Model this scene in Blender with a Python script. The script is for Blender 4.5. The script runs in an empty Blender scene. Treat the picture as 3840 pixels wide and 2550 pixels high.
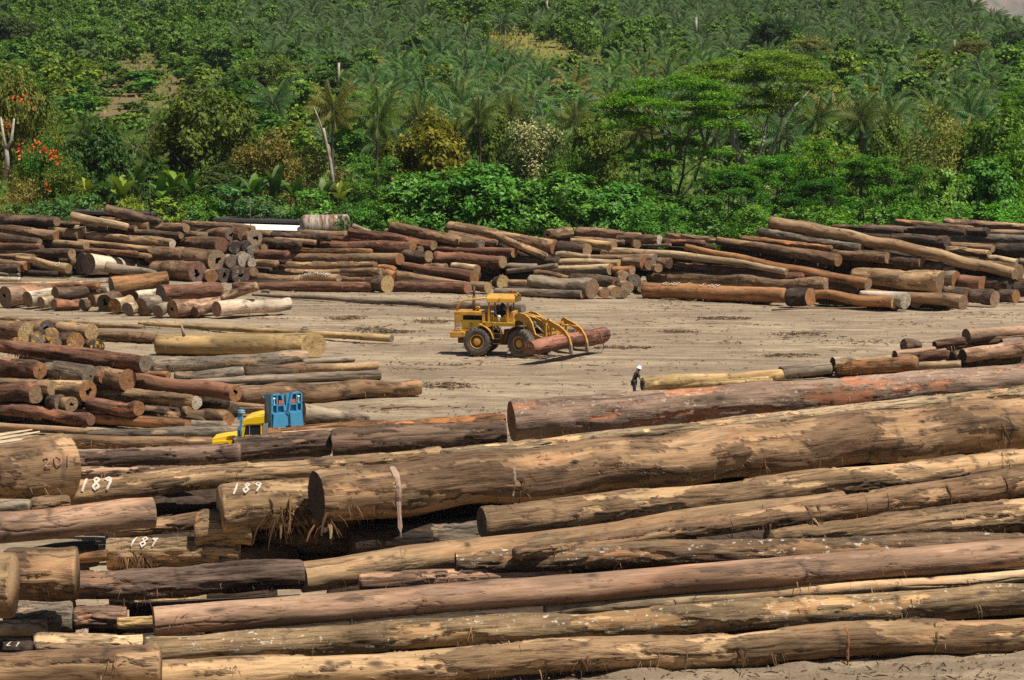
import bpy, bmesh, math, random
import numpy as np
from mathutils import Vector, Matrix
R = math.radians
rng = np.random.default_rng(7)
random.seed(7)
HAZE = 0.00004
scene = bpy.context.scene
COL = scene.collection

# ------------------------------------------------------------------ camera
F_PX, HOR, CAM_H = 8600.0, 431.0, 14.5          # focal length in pixels of a 3840 wide frame
PITCH = math.atan((1275 - HOR) / F_PX)
SP, CP = math.sin(PITCH), math.cos(PITCH)

def at(x, y, d):
    """world point seen at photo position x, y (3840 x 2550) at distance d along world Y"""
    vx, vz = (x - 1920) / F_PX, (1275 - y) / F_PX
    dy = CP + vz * SP
    dz = -SP + vz * CP
    return Vector((vx * d / dy, d, CAM_H + dz * d / dy))

def ppm(p):
    """photo pixels per metre at world point p"""
    return F_PX / (p[1] * CP - (p[2] - CAM_H) * SP)

def project(p):
    dx, dy, dz = p[0], p[1], p[2] - CAM_H
    w = dy * CP - dz * SP
    return 1920 + F_PX * dx / w, 1275 - F_PX * (dy * SP + dz * CP) / w

def depth_at_height(y, z):
    vz = (1275 - y) / F_PX
    return (z - CAM_H) * (CP + vz * SP) / (-SP + vz * CP)

cam_data = bpy.data.cameras.new("camera")
cam = bpy.data.objects.new("camera", cam_data)
COL.objects.link(cam)
cam_data.sensor_width = 36
cam_data.lens = 36 * F_PX / 3840
cam_data.clip_start = 0.5
cam_data.clip_end = 12000
cam.location = (0, 0, CAM_H)
cam.rotation_euler = (math.pi / 2 - PITCH, 0, 0)
scene.camera = cam

# ------------------------------------------------------------------ light
SUN_DIR = Vector((0.42, -0.27, 1.0)).normalized()
world = bpy.data.worlds.new("World")
scene.world = world
world.use_nodes = True
wn = world.node_tree
bg = wn.nodes["Background"]
sky = wn.nodes.new("ShaderNodeTexSky")
sky.sky_type = 'NISHITA'
sky.sun_disc = False
sky.sun_elevation = math.asin(SUN_DIR.z)
sky.sun_rotation = math.atan2(SUN_DIR.x, SUN_DIR.y)
sky.altitude = 100
sky.dust_density = 1.6
wn.links.new(sky.outputs[0], bg.inputs[0])
bg.inputs[1].default_value = 0.05
sun_d = bpy.data.lights.new("sun", 'SUN')
sun_d.energy = 5.0
sun_d.angle = R(0.53)
sun_d.color = (1.0, 0.94, 0.84)
sun = bpy.data.objects.new("sun", sun_d)
COL.objects.link(sun)
sun.rotation_euler = (-SUN_DIR).to_track_quat('-Z', 'Y').to_euler()
scene.view_settings.view_transform = 'Standard'
scene.view_settings.look = 'None'
scene.view_settings.exposure = 0.42
scene.view_settings.gamma = 1.0
scene.render.engine = 'CYCLES'
scene.cycles.max_bounces = 6
scene.cycles.diffuse_bounces = 2
scene.cycles.glossy_bounces = 2
scene.cycles.transmission_bounces = 3
scene.cycles.transparent_max_bounces = 6
scene.cycles.volume_bounces = 0
scene.cycles.use_denoising = False

# ------------------------------------------------------------------ objects
def mesh_from(name, verts, faces, mats, mat_idx=None, smooth=True):
    """verts (n,3) array, faces: (m,k) array or list of arrays/lists"""
    me = bpy.data.meshes.new(name)
    verts = np.asarray(verts, dtype=np.float32)
    if isinstance(faces, np.ndarray):
        m, k = faces.shape
        me.vertices.add(len(verts))
        me.vertices.foreach_set("co", verts.ravel())
        me.loops.add(m * k)
        me.loops.foreach_set("vertex_index", faces.astype(np.int32).ravel())
        me.polygons.add(m)
        me.polygons.foreach_set("loop_start", np.arange(0, m * k, k, dtype=np.int32))
        if mat_idx is not None:
            me.polygons.foreach_set("material_index", np.asarray(mat_idx, dtype=np.int32))
        me.polygons.foreach_set("use_smooth", np.full(m, smooth, dtype=bool))
        me.update(calc_edges=True)
    else:
        me.from_pydata([tuple(v) for v in verts], [], [tuple(f) for f in faces])
        if mat_idx is not None:
            me.polygons.foreach_set("material_index", np.asarray(mat_idx, dtype=np.int32))
        me.polygons.foreach_set("use_smooth", np.full(len(me.polygons), smooth, dtype=bool))
        me.update()
    for m_ in (mats if isinstance(mats, (list, tuple)) else [mats]):
        me.materials.append(m_)
    return me

def link(name, data, parent=None, color=None):
    o = bpy.data.objects.new(name, data)
    COL.objects.link(o)
    if parent is not None:
        o.parent = parent
    if color is not None:
        o.color = (color[0], color[1], color[2], 1)
    return o

def tag(o, label, cat, group=None):
    o["label"] = label
    o["category"] = cat
    if group:
        o["group"] = group
    return o

def kind(o, k, label=None):
    o["kind"] = k
    if label:
        o["label"] = label
    return o

def empty(name, loc=(0, 0, 0), rz=0.0):
    o = bpy.data.objects.new(name, None)
    COL.objects.link(o)
    o.location = loc
    o.rotation_euler = (0, 0, rz)
    return o

def clone(root, parent=None):
    """copy a thing with its parts and sub-parts"""
    c = root.copy()
    COL.objects.link(c)
    if parent is not None:
        c.parent = parent
    for ch in root.children:
        clone(ch, c)
    return c

# small mesh builder collecting boxes, tubes, plates, discs
class MB:
    def __init__(s):
        s.v, s.f, s.sm = [], [], []
    def add(s, vs, fs, smooth=False):
        o = len(s.v)
        s.v += [tuple(v) for v in vs]
        s.f += [tuple(i + o for i in f) for f in fs]
        s.sm += [smooth] * len(fs)
        return s
    def box(s, x0, x1, y0, y1, z0, z1, bev=0.0, rot=None, org=None):
        if bev <= 0:
            vs = [(x, y, z) for x in (x0, x1) for y in (y0, y1) for z in (z0, z1)]
            fs = [(0, 1, 3, 2), (4, 6, 7, 5), (0, 4, 5, 1), (2, 3, 7, 6), (0, 2, 6, 4), (1, 5, 7, 3)]
        else:
            bm = bmesh.new()
            g = bmesh.ops.create_cube(bm, size=1)
            for v in g['verts']:
                v.co = Vector(((x0 + x1) / 2 + v.co.x * (x1 - x0), (y0 + y1) / 2 + v.co.y * (y1 - y0), (z0 + z1) / 2 + v.co.z * (z1 - z0)))
            bmesh.ops.bevel(bm, geom=bm.edges[:], offset=bev, segments=2, affect='EDGES', profile=0.6)
            bm.verts.index_update()
            vs = [v.co.copy() for v in bm.verts]
            fs = [[v.index for v in f.verts] for f in bm.faces]
            bm.free()
        if rot is not None:
            org = Vector(org) if org is not None else Vector((0, 0, 0))
            vs = [rot @ (Vector(v) - org) + org for v in vs]
        return s.add(vs, fs)
    def tube(s, pts, r, n=8, caps=True):
        pts = [Vector(p) for p in pts]
        rr = r if isinstance(r, (list, tuple)) else [r] * len(pts)
        vs, fs = [], []
        up = None
        for i, p in enumerate(pts):
            a = pts[max(i - 1, 0)]
            b = pts[min(i + 1, len(pts) - 1)]
            t = (b - a).normalized()
            if up is None:
                up = Vector((0, 0, 1)) if abs(t.z) < .9 else Vector((1, 0, 0))
            x = t.cross(up).normalized()
            up = x.cross(t).normalized()
            for k in range(n):
                an = 2 * math.pi * k / n
                vs.append(p + (x * math.cos(an) + up * math.sin(an)) * rr[i])
        for i in range(len(pts) - 1):
            for k in range(n):
                fs.append((i * n + k, i * n + (k + 1) % n, (i + 1) * n + (k + 1) % n, (i + 1) * n + k))
        s.add(vs, fs, True)
        if caps:
            o = len(s.v) - len(vs)
            s.f.append(tuple(o + k for k in range(n - 1, -1, -1)))
            s.f.append(tuple(o + (len(pts) - 1) * n + k for k in range(n)))
            s.sm += [False, False]
        return s
    def lathe(s, prof, axis='Z', n=24, org=(0, 0, 0)):
        """prof: list of (radius, along)"""
        vs, fs = [], []
        for (r, a) in prof:
            for k in range(n):
                an = 2 * math.pi * k / n
                c, d = r * math.cos(an), r * math.sin(an)
                p = (c, d, a) if axis == 'Z' else ((a, c, d) if axis == 'X' else (d, a, c))
                vs.append((p[0] + org[0], p[1] + org[1], p[2] + org[2]))
        for i in range(len(prof) - 1):
            for k in range(n):
                fs.append((i * n + k, i * n + (k + 1) % n, (i + 1) * n + (k + 1) % n, (i + 1) * n + k))
        return s.add(vs, fs, True)
    def plate(s, poly, t0, t1, axis='Y'):
        """polygon in the XZ plane (axis Y) thickened from t0 to t1"""
        n = len(poly)
        mk = (lambda a, b, t: (a, t, b)) if axis == 'Y' else ((lambda a, b, t: (t, a, b)) if axis == 'X' else (lambda a, b, t: (a, b, t)))
        vs = [mk(a, b, t0) for a, b in poly] + [mk(a, b, t1) for a, b in poly]
        fs = [tuple(range(n)), tuple(range(2 * n - 1, n - 1, -1))]
        fs += [(i, i + n, (i + 1) % n + n, (i + 1) % n) for i in range(n)]
        return s.add(vs, fs)
    def mesh(s, name, mat):
        me = bpy.data.meshes.new(name)
        me.from_pydata(s.v, [], s.f)
        me.polygons.foreach_set("use_smooth", s.sm)
        me.materials.append(mat)
        bm = bmesh.new()
        bm.from_mesh(me)
        bmesh.ops.recalc_face_normals(bm, faces=bm.faces[:])
        bm.to_mesh(me)
        bm.free()
        me.update()
        return me
    def build(s, name, mat, parent=None):
        return link(name, s.mesh(name, mat), parent)

# ------------------------------------------------------------------ material helpers
class NT:
    def __init__(s, name):
        s.m = bpy.data.materials.new(name)
        s.m.use_nodes = True
        s.t = s.m.node_tree
        s.bsdf = s.t.nodes["Principled BSDF"]
        s.out = s.t.nodes["Material Output"]
    def n(s, typ, **kw):
        nd = s.t.nodes.new(typ)
        for k, v in kw.items():
            setattr(nd, k, v)
        return nd
    def l(s, a, b):
        s.t.links.new(a, b)
    def val(s, sock, v):
        if hasattr(v, "node"):
            s.l(v, sock)
        else:
            sock.default_value = v
    def math(s, op, a, b=None, clamp=False):
        nd = s.n("ShaderNodeMath", operation=op)
        nd.use_clamp = clamp
        s.val(nd.inputs[0], a)
        if b is not None:
            s.val(nd.inputs[1], b)
        return nd.outputs[0]
    def vmath(s, op, a, b=None):
        nd = s.n("ShaderNodeVectorMath", operation=op)
        s.val(nd.inputs[0], a)
        if b is not None:
            s.val(nd.inputs[1], b)
        return nd.outputs[0]
    def noise(s, vec, scale, detail=4, rough=.55, dist=0.0):
        nd = s.n("ShaderNodeTexNoise")
        if vec is not None:
            s.l(vec, nd.inputs["Vector"])
        nd.inputs["Scale"].default_value = scale
        nd.inputs["Detail"].default_value = detail
        nd.inputs["Roughness"].default_value = rough
        nd.inputs["Distortion"].default_value = dist
        return nd.outputs["Fac"]
    def ramp(s, fac, a, b, lo=0.0, hi=1.0):
        nd = s.n("ShaderNodeMapRange")
        nd.clamp = True
        s.l(fac, nd.inputs[0])
        nd.inputs[1].default_value = a
        nd.inputs[2].default_value = b
        nd.inputs[3].default_value = lo
        nd.inputs[4].default_value = hi
        return nd.outputs[0]
    def mix(s, fac, a, b, blend='MIX'):
        nd = s.n("ShaderNodeMix", data_type='RGBA', blend_type=blend)
        s.val(nd.inputs[0], fac)
        for sock, v in ((nd.inputs[6], a), (nd.inputs[7], b)):
            if hasattr(v, "node"):
                s.l(v, sock)
            else:
                sock.default_value = (v[0], v[1], v[2], 1)
        return nd.outputs[2]
    def bump(s, h, strength=.5, dist=.02, prev=None):
        nd = s.n("ShaderNodeBump")
        nd.inputs["Strength"].default_value = strength
        nd.inputs["Distance"].default_value = dist
        s.l(h, nd.inputs["Height"])
        if prev is not None:
            s.l(prev, nd.inputs["Normal"])
        return nd.outputs[0]
    def done(s, color, rough=.8, normal=None, spec=.3, metal=0.0):
        s.val(s.bsdf.inputs["Base Color"], color if hasattr(color, "node") else (color[0], color[1], color[2], 1))
        s.val(s.bsdf.inputs["Roughness"], rough)
        s.val(s.bsdf.inputs["Specular IOR Level"], spec)
        s.val(s.bsdf.inputs["Metallic"], metal)
        if normal is not None:
            s.l(normal, s.bsdf.inputs["Normal"])
        return s.m

def bark_material(name, bark_t=(.62, .60, .60), wood_t=(1.25, 1.16, 1.06), crack=.6, specks=0.0, bump=.6, mud=.3, red=.25):
    """log surface; object colour is the species' tone. The mesh carries "surf": R = wood laid bare, G = dark cracks, rings and knots, B = tone"""
    b = NT(name)
    tc = b.n("ShaderNodeTexCoord")
    oi = b.n("ShaderNodeObjectInfo")
    sa = b.n("ShaderNodeAttribute", attribute_name="surf")
    sep = b.n("ShaderNodeSeparateColor")
    b.l(sa.outputs["Color"], sep.inputs[0])
    bare, dark, tone = sep.outputs[0], sep.outputs[1], sep.outputs[2]
    rnd = b.math('MULTIPLY', oi.outputs["Random"], 137.0)
    off = b.n("ShaderNodeCombineXYZ")
    for i in range(3):
        b.l(rnd, off.inputs[i])
    base = b.vmath('ADD', tc.outputs["Object"], off.outputs[0])
    long_ = b.vmath('MULTIPLY', base, (.2, 1, 1))
    fib = b.vmath('MULTIPLY', base, (.07, 1, 1))
    col = oi.outputs["Color"]
    v1 = b.noise(long_, 3.2, 6, .68)
    bk = b.mix(b.ramp(v1, .35, .65), b.mix(1, col, tuple(x * .72 for x in bark_t), 'MULTIPLY'), b.mix(1, col, tuple(x * 1.25 for x in bark_t), 'MULTIPLY'))
    gy = b.noise(b.vmath('ADD', long_, (9, 4, 2)), 1.0, 4, .55, .5)
    bk = b.mix(b.ramp(gy, .48, .62, 0, .55), bk, b.mix(1, bk, (.92, .97, 1.04), 'MULTIPLY'))
    wd = b.mix(1, col, wood_t, 'MULTIPLY')
    wn_ = b.noise(b.vmath('ADD', long_, (3, 7, 1)), .9, 5, .6, .5)
    wd = b.mix(b.math('MULTIPLY', b.ramp(wn_, .52, .64), red), wd, b.mix(1, wd, (1.12, .74, .55), 'MULTIPLY'))
    wd = b.mix(b.ramp(wn_, .44, .34, 0, .5), wd, b.mix(1, wd, (.72, .76, .74), 'MULTIPLY'))
    ws = b.noise(fib, 16, 6, .7)
    wd = b.mix(b.ramp(ws, .44, .60, .55, 0), wd, b.mix(1, wd, (.62, .55, .48), 'MULTIPLY'))
    c = b.mix(bare, bk, wd)
    tn = b.n("ShaderNodeCombineXYZ")
    tv = b.ramp(tone, .2, .8, .66, 1.26)
    for i in range(3):
        b.l(tv, tn.inputs[i])
    c = b.mix(1, c, tn.outputs[0], 'MULTIPLY')
    f1 = b.noise(fib, 11, 8, .74)
    ck = b.math('MULTIPLY', b.ramp(f1, .49, .385), b.ramp(bare, 0, 1, 1, .5))
    c = b.mix(b.math('MULTIPLY', ck, crack), c, b.mix(1, c, (.20, .165, .15), 'MULTIPLY'))
    nk = b.ramp(b.noise(b.vmath('MULTIPLY', base, (.45, 1, 1)), 6.5, 6, .66, .9), .635, .68)
    c = b.mix(b.math('MULTIPLY', nk, .7), c, b.mix(1, c, (.25, .21, .19), 'MULTIPLY'))
    if specks > 0:
        sm = b.ramp(b.noise(b.vmath('MULTIPLY', base, (.7, 1, 1)), 8, 4, .62), .60, .63)
        sm = b.math('MULTIPLY', sm, b.ramp(b.noise(base, 1.1, 3), .44, .54))
        c = b.mix(b.math('MULTIPLY', sm, specks), c, (.56, .53, .42))
    mn = b.ramp(b.noise(base, 2.4, 6, .68), .52, .66)
    c = b.mix(b.math('MULTIPLY', mn, mud), c, (.21, .155, .09))
    c = b.mix(b.math('MULTIPLY', dark, .88), c, (.030, .021, .016))
    h = b.math('ADD', b.math('MULTIPLY', f1, b.ramp(bare, 0, 1, 1.0, .4)), b.math('MULTIPLY', v1, .6))
    return b.done(c, .82, b.bump(h, bump, .07), .18)

BARK = {
    's': bark_material("smooth_peeled_wood", bark_t=(.66, .63, .62), wood_t=(1.06, 1.03, 1.0), crack=.5, bump=.6, mud=.25, red=.3),
    'b': bark_material("flaking_bark", bark_t=(.72, .65, .61), wood_t=(1.36, 1.31, 1.24), crack=.75, bump=.9, mud=.25),
    'r': bark_material("rough_fibrous_bark", bark_t=(.80, .77, .75), wood_t=(1.5, 1.25, 1.05), crack=.95, bump=1.0, mud=.2),
    'l': bark_material("lichen_spotted_bark", bark_t=(.68, .66, .62), wood_t=(1.35, 1.2, 1.02), crack=.7, specks=.85, bump=.8, mud=.35),
    'm': bark_material("mottled_red_bark", bark_t=(.80, .80, .82), wood_t=(1.2, .84, .68), crack=.5, specks=.55, bump=.7, mud=.35, red=.35),
}
BARE = {'s': .86, 'b': .46, 'r': .14, 'l': .34, 'm': .20}
M_SHRED = None

def cut_material(name, paints=(), ring=.5, dirt=.5):
    b = NT(name)
    tc = b.n("ShaderNodeTexCoord")
    oi = b.n("ShaderNodeObjectInfo")
    rnd = b.math('MULTIPLY', oi.outputs["Random"], 91.0)
    sx = b.n("ShaderNodeSeparateXYZ")
    b.l(tc.outputs["Object"], sx.inputs[0])
    yy, zz = sx.outputs[1], sx.outputs[2]
    flat = b.n("ShaderNodeCombineXYZ")
    b.l(rnd, flat.inputs[0]); b.l(yy, flat.inputs[1]); b.l(zz, flat.inputs[2])
    p = flat.outputs[0]
    rr = b.math('SQRT', b.math('ADD', b.math('MULTIPLY', yy, yy), b.math('MULTIPLY', zz, zz)))
    wob = b.math('ADD', rr, b.math('MULTIPLY', b.noise(p, 3, 3), .14))
    rings = b.math('SINE', b.math('MULTIPLY', wob, 95.0))
    col = oi.outputs["Color"]
    c = b.mix(b.ramp(rings, -1, 1, 0, ring), col, b.mix(1, col, (.7, .66, .6), 'MULTIPLY'))
    c = b.mix(b.ramp(b.noise(p, 2.4, 5, .6), .42, .66, 0, .8), c, b.mix(1, c, (.62, .55, .5), 'MULTIPLY'))
    # saw marks
    sw = b.noise(b.vmath('MULTIPLY', p, (1, 2.0, 30.0)), 2, 3)
    c = b.mix(b.ramp(sw, .42, .6, 0, .35), c, b.mix(1, c, (.7, .65, .6), 'MULTIPLY'))
    # radial cracks
    an = b.math('ARCTAN2', zz, yy)
    av = b.n("ShaderNodeCombineXYZ")
    b.l(b.math('COSINE', an), av.inputs[0]); b.l(b.math('SINE', an), av.inputs[1]); b.l(rnd, av.inputs[2])
    cr = b.ramp(b.noise(av.outputs[0], 4.5, 3), .335, .31)
    c = b.mix(b.math('MULTIPLY', cr, .85), c, (.03, .022, .018))
    c = b.mix(b.math('MULTIPLY', b.ramp(b.noise(p, 5.5, 5, .65), .52, .62), dirt), c, (.075, .055, .04))
    for i, (pc, th) in enumerate(paints):
        m = b.ramp(b.noise(b.vmath('ADD', p, (3.1 * i, 7.7 * i, 1.3 * i)), 3.4 + i, 4, .6, .5), th, th + .035)
        c = b.mix(b.math('MULTIPLY', m, .85), c, pc)
    nm = b.bump(b.math('ADD', sw, b.math('MULTIPLY', rings, .2)), .4, .02)
    return b.done(c, .8, nm, .2)

CUT = {
    'p': cut_material("sawn_end"),
    'r': cut_material("sawn_end_red_paint", [((.42, .07, .045), .58), ((.55, .50, .44), .70)]),
    'w': cut_material("sawn_end_white_marks", [((.55, .50, .43), .66), ((.40, .08, .05), .70)]),
    'y': cut_material("sawn_end_yellow_paint", [((.58, .33, .03), .56), ((.62, .60, .55), .67), ((.45, .06, .05), .70)]),
    'u': cut_material("sawn_end_blue_chalk", [((.13, .15, .17), .55), ((.5, .48, .44), .73)]),
}
def plain(name, col, rough=.6, metal=0.0, spec=.4, var=.12, scale=3.0, dirt=None, dirt_amt=.5):
    b = NT(name)
    tc = b.n("ShaderNodeTexCoord")
    n1 = b.noise(tc.outputs["Object"], scale, 5, .6)
    c = b.mix(b.ramp(n1, .35, .65), tuple(x * (1 - var) for x in col), tuple(min(1, x * (1 + var)) for x in col))
    if dirt:
        n2 = b.noise(tc.outputs["Object"], scale * 1.7, 6, .65, .4)
        c = b.mix(b.math('MULTIPLY', b.ramp(n2, .48, .66), dirt_amt), c, dirt)
    return b.done(c, rough, None, spec, metal)
M_HOLE = plain("dark_hollow", (.018, .014, .011), .95, spec=.05)
M_CHALK = plain("white_brush_paint", (.46, .42, .34), .8, var=.15, scale=9)
M_REDP = plain("faded_red_paint", (.30, .15, .105), .85, var=.3, scale=9)
M_YELP = plain("yellow_marker_paint", (.65, .38, .03), .8, var=.2, scale=9)
# ------------------------------------------------------------------ logs
REG = {'A': (0, 700, .40661), 'B': (900, 700, .40661), 'C': (1800, 700, .40661), 'D': (2700, 700, .48285),
       'E': (0, 1150, .42355), 'F': (900, 1250, .42355), 'G': (1800, 1250, .42355), 'H': (2740, 1150, .46590),
       'I': (0, 1600, .40661), 'J': (900, 1650, .42355), 'K': (1800, 1650, .42355), 'L': (2740, 1650, .46590),
       'M': (0, 2050, .40661), 'N': (960, 2050, .40661), 'O': (1920, 2050, .40661), 'P': (2880, 2050, .40661)}
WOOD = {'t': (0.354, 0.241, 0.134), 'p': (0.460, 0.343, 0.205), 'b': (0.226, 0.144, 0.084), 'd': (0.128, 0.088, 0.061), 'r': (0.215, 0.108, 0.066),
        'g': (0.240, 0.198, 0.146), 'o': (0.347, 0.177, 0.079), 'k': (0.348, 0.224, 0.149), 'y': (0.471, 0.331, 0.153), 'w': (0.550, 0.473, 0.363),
        'n': (0.275, 0.180, 0.103), 'x': (0.070, 0.052, 0.040), 'q': (0.168, 0.114, 0.084)}  # dark and grey tones also put shade into some logs' colour
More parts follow.
